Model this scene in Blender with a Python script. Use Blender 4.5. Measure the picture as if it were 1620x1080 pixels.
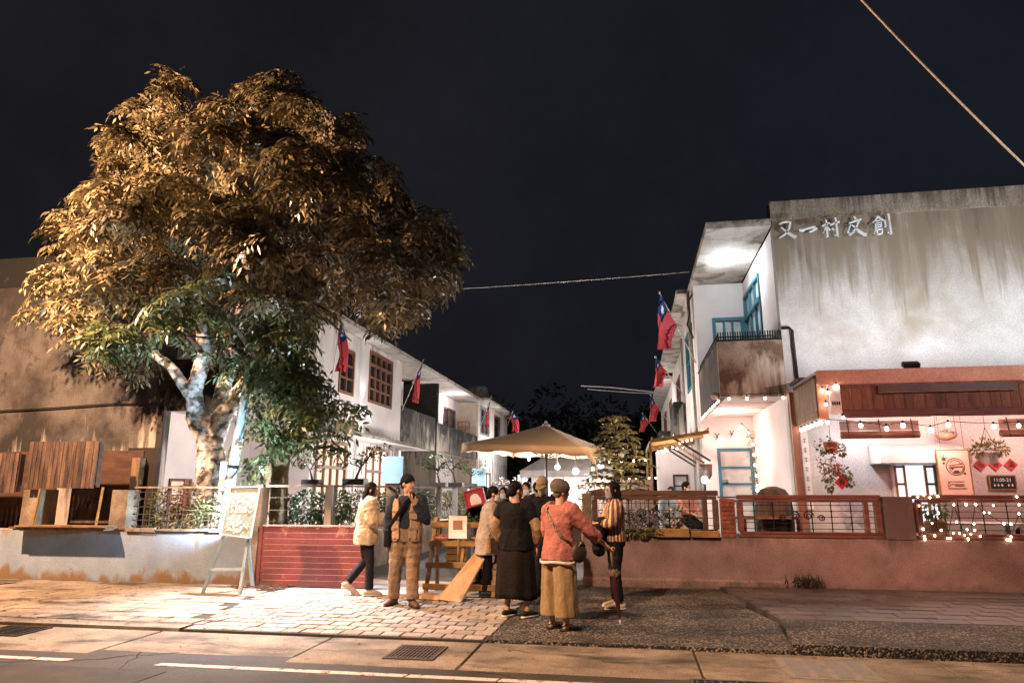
import bpy, bmesh, math, random
import numpy as np
from mathutils import Vector as V, Matrix as MX

for _o in list(bpy.data.objects):
    bpy.data.objects.remove(_o)
SC = bpy.context.scene
COL = SC.collection
R = math.radians
rnd = random.Random(11)
PI = math.pi

# ------------------------------------------------------------------ camera
cam_data = bpy.data.cameras.new('camera')
cam_data.lens = 24.0
cam_data.sensor_width = 36.0
cam_data.clip_start = 0.05
cam_data.clip_end = 600.0
cam = bpy.data.objects.new('camera', cam_data)
cam.location = (0, 0, 1.55)
cam.rotation_euler = (PI / 2 + math.atan(235 / 1080.0), 0, R(9.76))
COL.objects.link(cam)
SC.camera = cam

# ------------------------------------------------------------------ night sky
world = bpy.data.worlds.new('World')
SC.world = world
world.use_nodes = True
nt = world.node_tree
nt.nodes.clear()
wo = nt.nodes.new('ShaderNodeOutputWorld')
bg = nt.nodes.new('ShaderNodeBackground')
tc = nt.nodes.new('ShaderNodeTexCoord')
sep = nt.nodes.new('ShaderNodeSeparateXYZ')
rp = nt.nodes.new('ShaderNodeValToRGB')
mr = nt.nodes.new('ShaderNodeMapRange')
mr.inputs['From Min'].default_value = -1.0
mr.inputs['From Max'].default_value = 1.0
nt.links.new(tc.outputs['Generated'], sep.inputs[0])
nt.links.new(sep.outputs['X'], mr.inputs['Value'])
nt.links.new(mr.outputs[0], rp.inputs[0])
rp.color_ramp.elements[0].color = (0.0082, 0.0074, 0.0086, 1)     # town glow
rp.color_ramp.elements[1].color = (0.0066, 0.0082, 0.0128, 1)
cn = nt.nodes.new('ShaderNodeTexNoise'); cn.inputs['Scale'].default_value = 2.2; cn.inputs['Detail'].default_value = 7; cn.inputs['Roughness'].default_value = 0.7
cr_ = nt.nodes.new('ShaderNodeMapRange'); cr_.inputs['From Min'].default_value = 0.3; cr_.inputs['From Max'].default_value = 0.7
cr_.inputs['To Min'].default_value = 0.72; cr_.inputs['To Max'].default_value = 1.25
cm = nt.nodes.new('ShaderNodeMix'); cm.data_type = 'RGBA'; cm.blend_type = 'MULTIPLY'; cm.inputs['Factor'].default_value = 1.0
nt.links.new(tc.outputs['Generated'], cn.inputs['Vector']); nt.links.new(cn.outputs['Fac'], cr_.inputs['Value'])
nt.links.new(rp.outputs[0], cm.inputs[6]); nt.links.new(cr_.outputs[0], cm.inputs[7])
nt.links.new(cm.outputs[2], bg.inputs['Color'])
bg.inputs['Strength'].default_value = 1.0
nt.links.new(bg.outputs[0], wo.inputs['Surface'])

# ------------------------------------------------------------------ lamps of the place
LIGHTS = {}
def lamp(name, kind, loc, energy, color, radius=0.08, target=None, angle=60, blend=0.5, size=None):
    d = bpy.data.lights.new(name, kind)
    d.energy = energy
    d.color = color
    if kind == 'AREA':
        d.shape = 'RECTANGLE'; d.size = size[0]; d.size_y = size[1]
    else:
        d.shadow_soft_size = radius
    if kind == 'SPOT':
        d.spot_size = R(angle); d.spot_blend = blend
    o = bpy.data.objects.new(name, d)
    o.location = loc
    if target is not None:
        o.rotation_euler = (V(target) - V(loc)).to_track_quat('-Z', 'Y').to_euler()
    COL.objects.link(o)
    LIGHTS[name] = o
    return o

WARM = (1.0, 0.59, 0.34)
COOL = (0.80, 0.92, 1.0)
PINK = (1.0, 0.58, 0.50)
# sodium street lamp on the utility pole just outside the picture
lamp('street_lamp_light', 'POINT', (-11.3, 6.9, 6.7), 7400, WARM, 0.10)
# a second street lamp further along the road, behind the viewer
lamp('road_lamp_light', 'SPOT', (-4.2, -1.5, 11.0), 11500, (1.0, 0.63, 0.40), 0.25, (-0.6, 7.4, 0), 52, 0.6)
# cool lamp in the tree by the leaning pole
lamp('tree_flood_light', 'SPOT', (-5.75, 10.62, 3.4), 2600, (0.95, 0.94, 1.0), 0.06, (-5.25, 9.3, 0), 90, 0.9)
lamp('trunk_flood_light', 'SPOT', (-6.75, 10.95, 1.05), 620, (0.62, 0.84, 1.0), 0.04, (-7.9, 12.2, 2.6), 172, 0.6)
# red light from an unseen source in front of the wall
lamp('red_glow_light', 'SPOT', (4.9, 5.2, 3.4), 420, (1.0, 0.17, 0.19), 0.4, (4.3, 12.0, 2.2), 54, 0.9)
# unseen fill added at the right to even out the gable wall and canopy
lamp('wall_fill_light', 'SPOT', (9.2, 4.6, 4.6), 1500, (1.0, 0.90, 0.84), 0.12, (5.6, 14.0, 5.9), 56, 0.8)
# canopy flood washing the big wall, extra ones added to spread it
for _x in (3.75, 5.6, 7.6):
    lamp('wall_flood_and_added_light', 'SPOT', (_x, 12.36, 3.72), 215, COOL, 0.06, (_x, 14.0, 6.6), 150, 1.0)
# balcony ceiling lamp, porch and patio lamps
lamp('balcony_light', 'POINT', (2.45, 15.9, 6.66), 80, COOL, 0.12)
lamp('porch_light', 'POINT', (2.35, 16.6, 2.75), 52, PINK, 0.10)
lamp('patio_light', 'POINT', (4.15, 13.35, 2.45), 30, (0.86, 0.93, 1.0), 0.06)
lamp('patio_light', 'POINT', (5.3, 13.0, 2.55), 58, PINK, 0.10)
lamp('patio_light', 'POINT', (6.8, 13.0, 2.55), 58, PINK, 0.10)
lamp('pergola_light', 'POINT', (1.0, 17.2, 2.35), 60, (1.0, 0.78, 0.64), 0.08)
lamp('wall_lantern_light', 'POINT', (1.55, 16.2, 1.75), 25, COOL, 0.06)
# houses on the far side of the alley
lamp('facade_uplight', 'SPOT', (-8.62, 21.55, 4.33), 45, COOL, 0.03, (-8.68, 21.55, 6.5), 70, 0.5)
lamp('facade_downlight', 'SPOT', (-8.62, 21.55, 4.03), 45, COOL, 0.03, (-8.68, 21.55, 1.0), 70, 0.5)
lamp('yard_light', 'POINT', (-6.6, 21.0, 2.4), 360, (1.0, 0.94, 0.92), 0.15)
lamp('yard_light', 'POINT', (-6.9, 14.4, 2.5), 330, (1.0, 0.9, 0.85), 0.15)
lamp('yard_light', 'POINT', (-6.4, 30.5, 2.6), 720, (1.0, 0.92, 0.88), 0.15)
lamp('yard_light', 'POINT', (-6.2, 42.0, 3.4), 700, (1.0, 0.94, 0.92), 0.15)
lamp('upper_room_light', 'POINT', (-9.2, 35.5, 5.9), 90, (0.98, 0.93, 0.95), 0.1)
lamp('alley_light', 'POINT', (0.2, 24.0, 3.2), 160, (1.0, 0.88, 0.78), 0.15)
lamp('alley_light', 'POINT', (0.6, 33.0, 4.5), 260, (1.0, 0.92, 0.86), 0.15)
lamp('alley_light', 'POINT', (-0.4, 19.6, 4.2), 260, (1.0, 0.86, 0.78), 0.15)  # unseen lamp, added to brighten the flags
lamp('yard_fill_light', 'POINT', (0.35, 13.2, 2.5), 45, (1.0, 0.82, 0.62), 0.08)  # added without a fixture, to light the young tree from the front
lamp('stall_light', 'POINT', (-1.0, 15.0, 2.02), 120, (0.86, 0.95, 1.0), 0.08)
lamp('stall_light', 'POINT', (-2.6, 15.6, 2.05), 110, (0.95, 0.95, 1.0), 0.08)

# ------------------------------------------------------------------ exposure
SC.view_settings.view_transform = 'Standard'
SC.view_settings.look = 'None'
SC.view_settings.exposure = 0.4
SC.view_settings.gamma = 1.0
SC.view_settings.use_curve_mapping = False
SC.render.engine = 'CYCLES'
SC.cycles.use_denoising = True
SC.cycles.max_bounces = 6
SC.cycles.diffuse_bounces = 3
SC.cycles.sample_clamp_indirect = 4.0
SC.cycles.use_light_tree = True

# ------------------------------------------------------------------ materials
MATS = {}
def mat(name, col, rough=0.8, col2=None, scale=3.0, bump=0.25, bscale=60, stretch=(1, 1, 1), metal=0.0,
        var=0.0, streak=None, emit=None, spec=0.3, contrast=(0.35, 0.65), fine=0.25, low=None, trans=None, detail=6):
    """Procedural surface: two-tone noise, fine mottling, optional vertical stains and a dirty foot."""
    if name in MATS:
        return MATS[name]
    m = bpy.data.materials.new(name)
    m.use_nodes = True
    t = m.node_tree
    N = t.nodes.new; L = t.links.new
    b = t.nodes['Principled BSDF']
    b.inputs['Roughness'].default_value = rough
    b.inputs['Metallic'].default_value = metal
    b.inputs['Specular IOR Level'].default_value = spec
    geo = N('ShaderNodeNewGeometry')
    mp = N('ShaderNodeMapping'); mp.inputs['Scale'].default_value = stretch
    L(geo.outputs['Position'], mp.inputs['Vector'])
    n1 = N('ShaderNodeTexNoise'); n1.inputs['Scale'].default_value = scale; n1.inputs['Detail'].default_value = detail
    n1.inputs['Roughness'].default_value = 0.6
    L(mp.outputs[0], n1.inputs['Vector'])
    cr = N('ShaderNodeValToRGB')
    c2 = col2 if col2 else tuple(c * 0.72 for c in col)
    cr.color_ramp.elements[0].position = contrast[0]; cr.color_ramp.elements[0].color = (*c2, 1)
    cr.color_ramp.elements[1].position = contrast[1]; cr.color_ramp.elements[1].color = (*col, 1)
    L(n1.outputs['Fac'], cr.inputs[0])
    out = cr.outputs[0]
    n2 = N('ShaderNodeTexNoise'); n2.inputs['Scale'].default_value = bscale; n2.inputs['Detail'].default_value = 3
    L(mp.outputs[0], n2.inputs['Vector'])
    def mix(a, bcol, fac, mode='MIX', const=None):
        x = N('ShaderNodeMix'); x.data_type = 'RGBA'; x.blend_type = mode
        if const is not None: x.inputs['Factor'].default_value = const
        else: L(fac, x.inputs['Factor'])
        L(a, x.inputs[6])
        if isinstance(bcol, tuple): x.inputs[7].default_value = (*bcol, 1)
        else: L(bcol, x.inputs[7])
        return x.outputs[2]
    if fine:
        f = N('ShaderNodeMapRange'); f.inputs['From Min'].default_value = 0.3; f.inputs['From Max'].default_value = 0.7
        f.inputs['To Min'].default_value = 1 - fine; f.inputs['To Max'].default_value = 1 + fine * 0.4
        L(n2.outputs['Fac'], f.inputs['Value'])
        out = mix(out, f.outputs[0], None, 'MULTIPLY', 1.0)
    for st in (streak if isinstance(streak, list) else [streak] if streak else []):
        # (colour, lo, hi, scale xyz, z0, z1): stains running down; denser from z0 (none) to z1 (most)
        sc_, lo, hi, ss, z0, z1 = st
        ms = N('ShaderNodeMapping'); ms.inputs['Scale'].default_value = ss
        L(geo.outputs['Position'], ms.inputs['Vector'])
        ns = N('ShaderNodeTexNoise'); ns.inputs['Scale'].default_value = 1.0; ns.inputs['Detail'].default_value = 7
        ns.inputs['Roughness'].default_value = 0.65; ns.inputs['Distortion'].default_value = 0.3
        L(ms.outputs[0], ns.inputs['Vector'])
        sz = N('ShaderNodeSeparateXYZ'); L(geo.outputs['Position'], sz.inputs[0])
        zr = N('ShaderNodeMapRange'); zr.inputs['From Min'].default_value = z0; zr.inputs['From Max'].default_value = z1
        zr.inputs['To Min'].default_value = -0.22; zr.inputs['To Max'].default_value = 0.16
        L(sz.outputs['Z'], zr.inputs['Value'])
        ad = N('ShaderNodeMath'); ad.operation = 'ADD'
        L(ns.outputs['Fac'], ad.inputs[0]); L(zr.outputs[0], ad.inputs[1])
        rr = N('ShaderNodeMapRange'); rr.inputs['From Min'].default_value = lo; rr.inputs['From Max'].default_value = hi
        L(ad.outputs[0], rr.inputs['Value'])
        out = mix(out, sc_, rr.outputs[0])
    if var:
        oi = N('ShaderNodeObjectInfo')
        vr = N('ShaderNodeMapRange'); vr.inputs['To Min'].default_value = 1 - var; vr.inputs['To Max'].default_value = 1 + var * 0.6
        L(oi.outputs['Random'], vr.inputs['Value'])
        out = mix(out, vr.outputs[0], None, 'MULTIPLY', 1.0)
    L(out, b.inputs['Base Color'])
    if bump:
        bp = N('ShaderNodeBump'); bp.inputs['Strength'].default_value = bump; bp.inputs['Distance'].default_value = 0.02
        L(n2.outputs['Fac'], bp.inputs['Height'])
        L(bp.outputs[0], b.inputs['Normal'])
    if emit:
        b.inputs['Emission Color'].default_value = (*emit[0], 1)
        b.inputs['Emission Strength'].default_value = emit[1]
    if trans:
        b.inputs['Transmission Weight'].default_value = trans
    MATS[name] = m
    return m

def leafmat(name, c1, c2, rough=0.45, spec=0.4):
    if name in MATS: return MATS[name]
    m = bpy.data.materials.new(name); m.use_nodes = True
    t = m.node_tree; N = t.nodes.new; L = t.links.new
    b = t.nodes['Principled BSDF']
    b.inputs['Roughness'].default_value = rough; b.inputs['Specular IOR Level'].default_value = spec
    g = N('ShaderNodeNewGeometry'); r = N('ShaderNodeValToRGB')
    r.color_ramp.elements[0].color = (*c1, 1); r.color_ramp.elements[1].color = (*c2, 1)
    L(g.outputs['Random Per Island'], r.inputs[0]); L(r.outputs[0], b.inputs['Base Color'])
    tr = N('ShaderNodeBsdfTranslucent'); L(r.outputs[0], tr.inputs[0])
    ms = N('ShaderNodeMixShader'); ms.inputs[0].default_value = 0.08
    L(b.outputs[0], ms.inputs[1]); L(tr.outputs[0], ms.inputs[2])
    L(ms.outputs[0], t.nodes['Material Output'].inputs['Surface'])
    MATS[name] = m
    return m

def emis(name, col, strength):
    return mat(name, col, emit=(col, strength), bump=0, fine=0)

# ------------------------------------------------------------------ mesh building
def wloc(o):
    p = V((0, 0, 0))
    while o is not None:
        p += o.location; o = o.parent
    return p

class MB:
    def __init__(s):
        s.v = []; s.f = []; s.mi = []; s.cur = 0
    def add(s, vs, fs):
        o = len(s.v)
        s.v += [tuple(p) for p in vs]
        s.f += [tuple(i + o for i in f) for f in fs]
        s.mi += [s.cur] * len(fs)
        return s
    def hexa(s, p):
        return s.add(p, [(0, 3, 2, 1), (4, 5, 6, 7), (0, 1, 5, 4), (1, 2, 6, 5), (2, 3, 7, 6), (3, 0, 4, 7)])
    def box(s, x0, x1, y0, y1, z0, z1):
        return s.hexa([(x0, y0, z0), (x1, y0, z0), (x1, y1, z0), (x0, y1, z0), (x0, y0, z1), (x1, y0, z1), (x1, y1, z1), (x0, y1, z1)])
    def obox(s, c, a, b, h):
        c, a, b, h = V(c), V(a), V(b), V(h)
        return s.hexa([c - a - b - h, c + a - b - h, c + a + b - h, c - a + b - h, c - a - b + h, c + a - b + h, c + a + b + h, c - a + b + h])
    def bar(s, p, q, w, h=None, up=(0, 0, 1)):
        p, q = V(p), V(q); d = q - p; h = h or w
        u = V(up)
        if abs(d.normalized().dot(u)) > 0.98: u = V((0, 1, 0))
        a = d.cross(u).normalized() * (w / 2); b = a.cross(d).normalized() * (h / 2)
        return s.obox((p + q) / 2, a, d / 2, b)
    def tube(s, pts, rad, n=8, ref=None, cap=True, fold=None):
        """loft of rings; rad: number, or list of numbers / (a, b) pairs; ref: direction of the a axis"""
        pts = [V(p) for p in pts]; k = len(pts)
        if not isinstance(rad, (list, tuple)): rad = [rad] * k
        rings = []
        prev = None
        for i, p in enumerate(pts):
            t = (pts[min(i + 1, k - 1)] - pts[max(i - 1, 0)]).normalized()
            if ref is not None: a = V(ref)
            elif prev is not None: a = prev
            else: a = V((1, 0, 0)) if abs(t.x) < 0.8 else V((0, 1, 0))
            a = (a - t * a.dot(t))
            if a.length < 1e-5: a = t.orthogonal()
            a.normalize(); b = t.cross(a); prev = a
            r = rad[i]; ra, rb = r if isinstance(r, (tuple, list)) else (r, r)
            if fold:
                fa, fc, ft = fold; fr_ = [1 + fa * (math.sin(fc * 2 * PI * j / n + ft * i) + .5 * math.sin((fc + 3) * 2 * PI * j / n - ft * 1.7 * i + 1)) for j in range(n)]
            else: fr_ = [1] * n
            rings.append([p + a * (fr_[j] * ra * math.cos(2 * PI * j / n)) + b * (fr_[j] * rb * math.sin(2 * PI * j / n)) for j in range(n)])
        vs = [p for r_ in rings for p in r_]
        fs = [(i * n + j, i * n + (j + 1) % n, (i + 1) * n + (j + 1) % n, (i + 1) * n + j) for i in range(k - 1) for j in range(n)]
        if cap:
            fs.append(tuple(reversed(range(n)))); fs.append(tuple((k - 1) * n + j for j in range(n)))
        return s.add(vs, fs)
    def lathe(s, c, prof, n=16, cap=True):
        return s.tube([(c[0], c[1], c[2] + z) for r, z in prof], [r for r, z in prof], n, (1, 0, 0), cap)
    def ell(s, c, r, n=12, m=8, rot=None):
        c = V(c); vs = []; fs = []
        for i in range(1, m):
            th = PI * i / m
            for j in range(n):
                ph = 2 * PI * j / n
                vs.append(V((r[0] * math.sin(th) * math.cos(ph), r[1] * math.sin(th) * math.sin(ph), r[2] * math.cos(th))))
        vs.append(V((0, 0, r[2]))); vs.append(V((0, 0, -r[2])))
        for i in range(m - 2):
            for j in range(n):
                fs.append((i * n + j, (i + 1) * n + j, (i + 1) * n + (j + 1) % n, i * n + (j + 1) % n))
        a, b = len(vs) - 2, len(vs) - 1
        for j in range(n):
            fs.append((a, j, (j + 1) % n)); fs.append((b, (m - 2) * n + (j + 1) % n, (m - 2) * n + j))
        if rot is not None: vs = [rot @ v for v in vs]
        return s.add([c + v for v in vs], fs)
    def prism(s, poly, d):
        d = V(d); p = [V(q) for q in poly]; n = len(p)
        fs = [tuple(range(n)), tuple(reversed(range(n, 2 * n)))]
        fs += [(i, i + n, (i + 1) % n + n, (i + 1) % n) for i in range(n)]
        return s.add(p + [q + d for q in p], fs)
    def quad(s, *p):
        return s.add(p, [tuple(range(len(p)))])
    def ribbon(s, o, u, w, nrm, pts, wid, depth):
        """a brush stroke: polyline in the (u, w) plane, widths, extruded along nrm"""
        o, u, w, nrm = V(o), V(u), V(w), V(nrm)
        P = [o + u * a + w * b for a, b in pts]; k = len(P)
        Lp, Rp = [], []
        for i in range(k):
            t = (P[min(i + 1, k - 1)] - P[max(i - 1, 0)]).normalized(); sd = nrm.cross(t).normalized()
            Lp.append(P[i] + sd * wid[i] / 2); Rp.append(P[i] - sd * wid[i] / 2)
        for i in range(k - 1):
            q = [Lp[i], Rp[i], Rp[i + 1], Lp[i + 1]]
            s.hexa([*q, *[x + nrm * depth for x in q]])
        return s
    def build(s, name, m, parent=None, smooth=False, bevel=0, kind=None):
        me = bpy.data.meshes.new(name)
        off = wloc(parent) if parent is not None else V((0, 0, 0))
        me.from_pydata([tuple(V(p) - off) for p in s.v] if off.length else s.v, [], s.f)
        for x in (m if isinstance(m, (list, tuple)) else [m]): me.materials.append(x)
        if any(s.mi): me.polygons.foreach_set('material_index', s.mi)
        if smooth: me.polygons.foreach_set('use_smooth', [True] * len(me.polygons))
        bm = bmesh.new(); bm.from_mesh(me); bmesh.ops.recalc_face_normals(bm, faces=bm.faces); bm.to_mesh(me); bm.free()
        o = bpy.data.objects.new(name, me); COL.objects.link(o)
        if parent is not None: o.parent = parent
        if bevel:
            bv = o.modifiers.new('bevel', 'BEVEL'); bv.width = bevel; bv.segments = 1; bv.limit_method = 'ANGLE'
        if kind: o['kind'] = kind
        return o

def dens(pts, rad, k=4, jit=.06):
    """more rings along a limb, each a little thicker or thinner: creases of a sleeve or trouser leg"""
    P, Q = [], []
    for i in range(len(pts) - 1):
        for j in range(k):
            q = j / k; a, b = rad[i], rad[i + 1]; f = 1 + (jit * (1 if (i * k + j) % 2 else -1) * rnd.uniform(.2, 1))
            P.append(V(pts[i]).lerp(V(pts[i + 1]), q))
            if isinstance(a, (tuple, list)): Q.append(tuple((u + (v - u) * q) * f for u, v in zip(a, b)))
            else: Q.append((a + (b - a) * q) * f)
    P.append(V(pts[-1])); Q.append(rad[-1])
    return P, Q
def tag(o, label, cat, group=None):
    o['label'] = label; o['category'] = cat
    if group: o['group'] = group
    return o
def thing(name, label, cat, loc=(0, 0, 0), group=None):
    o = bpy.data.objects.new(name, None); COL.objects.link(o)
    o.location = loc; o.empty_display_size = 0.1
    return tag(o, label, cat, group)
def share(src, name, loc=(0, 0, 0), rot=(0, 0, 0), parent=None, scale=(1, 1, 1)):
    o = src.copy(); o.name = name; COL.objects.link(o); o.parent = parent
    o.location = loc; o.rotation_euler = rot; o.scale = scale
    return o
def copy_tree(o, parent=None):
    c = o.copy(); COL.objects.link(c)
    if parent is not None: c.parent = parent
    for ch in list(o.children): copy_tree(ch, c)
    return c
def bake(o):
    """apply the modifiers of a freshly built mesh"""
    dg = bpy.context.evaluated_depsgraph_get(); dg.update()
    me = bpy.data.meshes.new_from_object(o.evaluated_get(dg))
    old = o.data; o.modifiers.clear(); o.data = me
    if old.users == 0: bpy.data.meshes.remove(old)
    return o
NOISE = {}
def wrinkle_tex(scale):
    if scale not in NOISE:
        t = bpy.data.textures.new('wrinkle', 'CLOUDS'); t.noise_scale = scale; t.noise_depth = 2; NOISE[scale] = t
    return NOISE[scale]
def organic(o, voxel=0.012, smooth=3, wr=0.0, wscale=0.06):
    m = o.modifiers.new('r', 'REMESH'); m.mode = 'VOXEL'; m.voxel_size = voxel; m.use_smooth_shade = True
    if smooth:
        m = o.modifiers.new('s', 'SMOOTH'); m.iterations = smooth; m.factor = 0.5
    if wr:
        m = o.modifiers.new('d', 'DISPLACE'); m.texture = wrinkle_tex(wscale); m.strength = wr; m.mid_level = 0.5; m.texture_coords = 'GLOBAL'
    bake(o)
    o.data.polygons.foreach_set('use_smooth', [True] * len(o.data.polygons))
    return o
def text(name, s, size, o, u, w, m, parent=None, extrude=0.003, align='CENTER', kind=None, dy=0.0):
    """lettering from the built-in font laid out at o along u (reading direction) and w (up)"""
    cu = bpy.data.curves.new(name, 'FONT'); cu.body = s; cu.size = size; cu.extrude = extrude
    cu.align_x = align; cu.align_y = 'CENTER'; cu.resolution_u = 2
    t = bpy.data.objects.new(name, cu); COL.objects.link(t)
    dg = bpy.context.evaluated_depsgraph_get(); dg.update()
    me = bpy.data.meshes.new_from_object(t.evaluated_get(dg))
    bpy.data.objects.remove(t)
    u = V(u).normalized(); w = V(w).normalized(); n = u.cross(w)
    off = wloc(parent) if parent is not None else V((0, 0, 0))
    mx = MX(((u.x, w.x, n.x, 0), (u.y, w.y, n.y, 0), (u.z, w.z, n.z, 0), (0, 0, 0, 1)))
    me.transform(MX.Translation(V(o) - off) @ mx)
    me.materials.clear(); me.materials.append(m)
    ob = bpy.data.objects.new(name, me); COL.objects.link(ob)
    if parent is not None: ob.parent = parent
    if kind: ob['kind'] = kind
    return ob
def walls(mb, ax, p0, p1, a0, a1, z0, z1, holes):
    """wall slab lying between p0 and p1 on axis ax, from a0..a1 along the other axis; holes = (a0, a1, z0, z1)"""
    us = sorted({a0, a1, *[h[0] for h in holes], *[h[1] for h in holes]}); zs = sorted({z0, z1, *[h[2] for h in holes], *[h[3] for h in holes]})
    for i in range(len(us) - 1):
        run = None
        for j in range(len(zs) - 1):
            cu, cz = (us[i] + us[i + 1]) / 2, (zs[j] + zs[j + 1]) / 2
            solid = a0 <= cu <= a1 and z0 <= cz <= z1 and not any(h[0] < cu < h[1] and h[2] < cz < h[3] for h in holes)
            if solid and run is None: run = zs[j]
            if run is not None and (not solid or j == len(zs) - 2):
                top = zs[j + 1] if solid else zs[j]
                if ax == 'x': mb.box(p0, p1, us[i], us[i + 1], run, top)
                else: mb.box(us[i], us[i + 1], p0, p1, run, top)
                run = None
    return mb
def leaves(name, C, D, UP, ln, wd, m, parent=None, kind=None, fold=0.25):
    """many pointed leaves in one mesh: C base points, D directions, UP normals (numpy n x 3)"""
    C = np.asarray(C, float); D = np.asarray(D, float); UP = np.asarray(UP, float)
    n = len(C); ln = np.broadcast_to(ln, n)[:, None]; wd = np.broadcast_to(wd, n)[:, None]
    D = D / (np.linalg.norm(D, axis=1, keepdims=True) + 1e-9)
    S = np.cross(D, UP); S /= (np.linalg.norm(S, axis=1, keepdims=True) + 1e-9)
    Nn = np.cross(S, D)
    p0 = C; p1 = C + D * ln * 0.45 + S * wd * 0.5 - Nn * wd * fold * 0.3; p2 = C + D * ln - Nn * ln * 0.12; p3 = C + D * ln * 0.45 - S * wd * 0.5 - Nn * wd * fold * 0.3
    P = np.stack([p0, p1, p2, p3], 1).reshape(-1, 3)
    if parent is not None: P = P - np.array(wloc(parent))
    me = bpy.data.meshes.new(name)
    me.vertices.add(4 * n); me.vertices.foreach_set('co', P.astype(np.float32).ravel())
    me.loops.add(4 * n); me.loops.foreach_set('vertex_index', np.arange(4 * n, dtype=np.int32))
    me.polygons.add(n); me.polygons.foreach_set('loop_start', np.arange(0, 4 * n, 4, dtype=np.int32)); me.polygons.foreach_set('loop_total', np.full(n, 4, dtype=np.int32))
    me.materials.append(m); me.update(calc_edges=True); me.validate()
    o = bpy.data.objects.new(name, me); COL.objects.link(o)
    if parent is not None: o.parent = parent
    if kind: o['kind'] = kind
    return o
NPR = np.random.RandomState(5)
def blob_leaves(name, blobs, per, ln, wd, m, parent=None, kind=None, droop=0.2, jitter=0.5):
    """loose bush: leaves all through a few ellipsoids (x, y, z, rx, ry, rz)"""
    C, D, U = [], [], []
    for b in blobs:
        n = per
        d = NPR.normal(size=(n, 3)); d /= np.linalg.norm(d, axis=1, keepdims=True)
        r = NPR.uniform(0.35, 1.0, (n, 1)) ** 0.6
        C.append(np.array(b[:3]) + d * r * np.array(b[3:6]))
        dd = d + NPR.normal(size=(n, 3)) * jitter; dd[:, 2] -= droop
        D.append(dd); U.append(np.tile([0, 0, 1.0], (n, 1)) + NPR.normal(size=(n, 3)) * 0.4)
    C = np.concatenate(C); 
    return leaves(name, C, np.concatenate(D), np.concatenate(U), NPR.uniform(0.7, 1.25, len(C)) * ln, NPR.uniform(0.7, 1.2, len(C)) * wd, m, parent, kind)

# ------------------------------------------------------------------ palette
GR = (0.10, 0.085, 0.065)
M_asphalt = mat('asphalt', (0.062, 0.05, 0.043), 0.75, (0.034, 0.028, 0.025), 1.3, 0.6, 110, fine=0.6, streak=[((0.03, 0.026, 0.024), 0.52, 0.64, (0.5, 1.2, 1), -1, 1), ((0.16, 0.13, 0.11), 0.60, 0.68, (0.7, 2.5, 1), -1, 1)])
M_concrete = mat('gutter_concrete', (0.29, 0.23, 0.17), 0.85, (0.135, 0.105, 0.078), 1.7, 0.5, 70, fine=0.5, streak=[((0.045, 0.036, 0.03), 0.46, 0.62, (0.9, 2.2, 1), -1, 1), ((0.10, 0.08, 0.065), 0.58, 0.62, (7, 7, 7), -1, 1)])
M_joint = mat('joint_dirt', (0.05, 0.042, 0.034), 0.95, bump=0.5)
M_brick = mat('paver', (0.42, 0.35, 0.30), 0.8, (0.26, 0.21, 0.175), 2.5, 0.5, 80, var=0.26, fine=0.45, streak=[((0.10, 0.08, 0.07), 0.54, 0.66, (1.2, 1.8, 1), -1, 1), ((0.12, 0.1, 0.08), 0.58, 0.62, (9, 9, 9), -1, 1)])
M_slab = mat('pavement_slab', (0.36, 0.30, 0.24), 0.85, (0.21, 0.165, 0.125), 1.6, 0.5, 80, var=0.2, fine=0.5, streak=[((0.05, 0.04, 0.032), 0.52, 0.62, (0.8, 1.6, 1), -1, 1), ((0.09, 0.07, 0.055), 0.58, 0.61, (6, 6, 6), -1, 1)])
M_rslab = mat('pavement_tile', (0.105, 0.078, 0.07), 0.5, (0.06, 0.045, 0.04), 2.0, 0.4, 80, var=0.28, fine=0.4, spec=0.4)
M_alley = mat('alley_asphalt', (0.105, 0.10, 0.098), 0.8, (0.06, 0.056, 0.054), 2.0, 0.5, 90, fine=0.4)
M_white_line = mat('road_paint', (0.56, 0.45, 0.39), 0.75, (0.10, 0.08, 0.07), 11, 0.4, 70, contrast=(0.36, 0.46), fine=.35)
M_iron = mat('cast_iron', (0.06, 0.052, 0.047), 0.55, metal=0.6, bump=0.3)
M_rust = mat('rusty_iron', (0.10, 0.06, 0.04), 0.7, metal=0.3)
M_wlow_l = mat('blue_white_paint', (0.29, 0.36, 0.45), 0.85, (0.21, 0.26, 0.33), 1.4, 0.3, 45, fine=0.2,
               streak=[((0.20, 0.13, 0.075), 0.50, 0.62, (2.2, 2.2, 1.1), 0.42, 0.02), ((0.24, 0.20, 0.17), 0.56, 0.70, (5, 5, 0.7), 0.3, 0.9)])
M_wlow_r = mat('rose_plaster', (0.275, 0.18, 0.172), 0.88, (0.165, 0.105, 0.10), 1.6, 0.6, 55, fine=0.4,
               streak=[((0.10, 0.075, 0.065), 0.53, 0.68, (1.6, 1.6, 1.6), 0.30, 0.0), ((0.10, 0.07, 0.065), 0.54, 0.70, (2.2, 2.2, 0.5), 0.3, 0.9), ((0.16, .11, .10), .56, .66, (4, 4, 1.5), -2, 3)])
M_pillar = mat('stained_concrete', (0.33, 0.25, 0.175), 0.9, (0.12, 0.085, 0.06), 2.2, 0.5, 60, fine=0.35)
M_white = mat('white_plaster', (0.68, 0.63, 0.60), 0.85, (0.56, 0.51, 0.48), 0.9, 0.25, 45, fine=0.15,
              streak=[((0.22, 0.18, 0.14), 0.55, 0.78, (2.2, 2.2, 0.22), 3.2, 6.9), ((0.10, 0.085, 0.07), 0.62, 0.74, (5.0, 5.0, 0.5), 4.6, 3.2)])
M_inner = mat('clean_plaster', (0.74, 0.67, 0.65), 0.8, (0.66, 0.59, 0.57), 1.2, 0.15, 40, fine=0.1)
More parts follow.
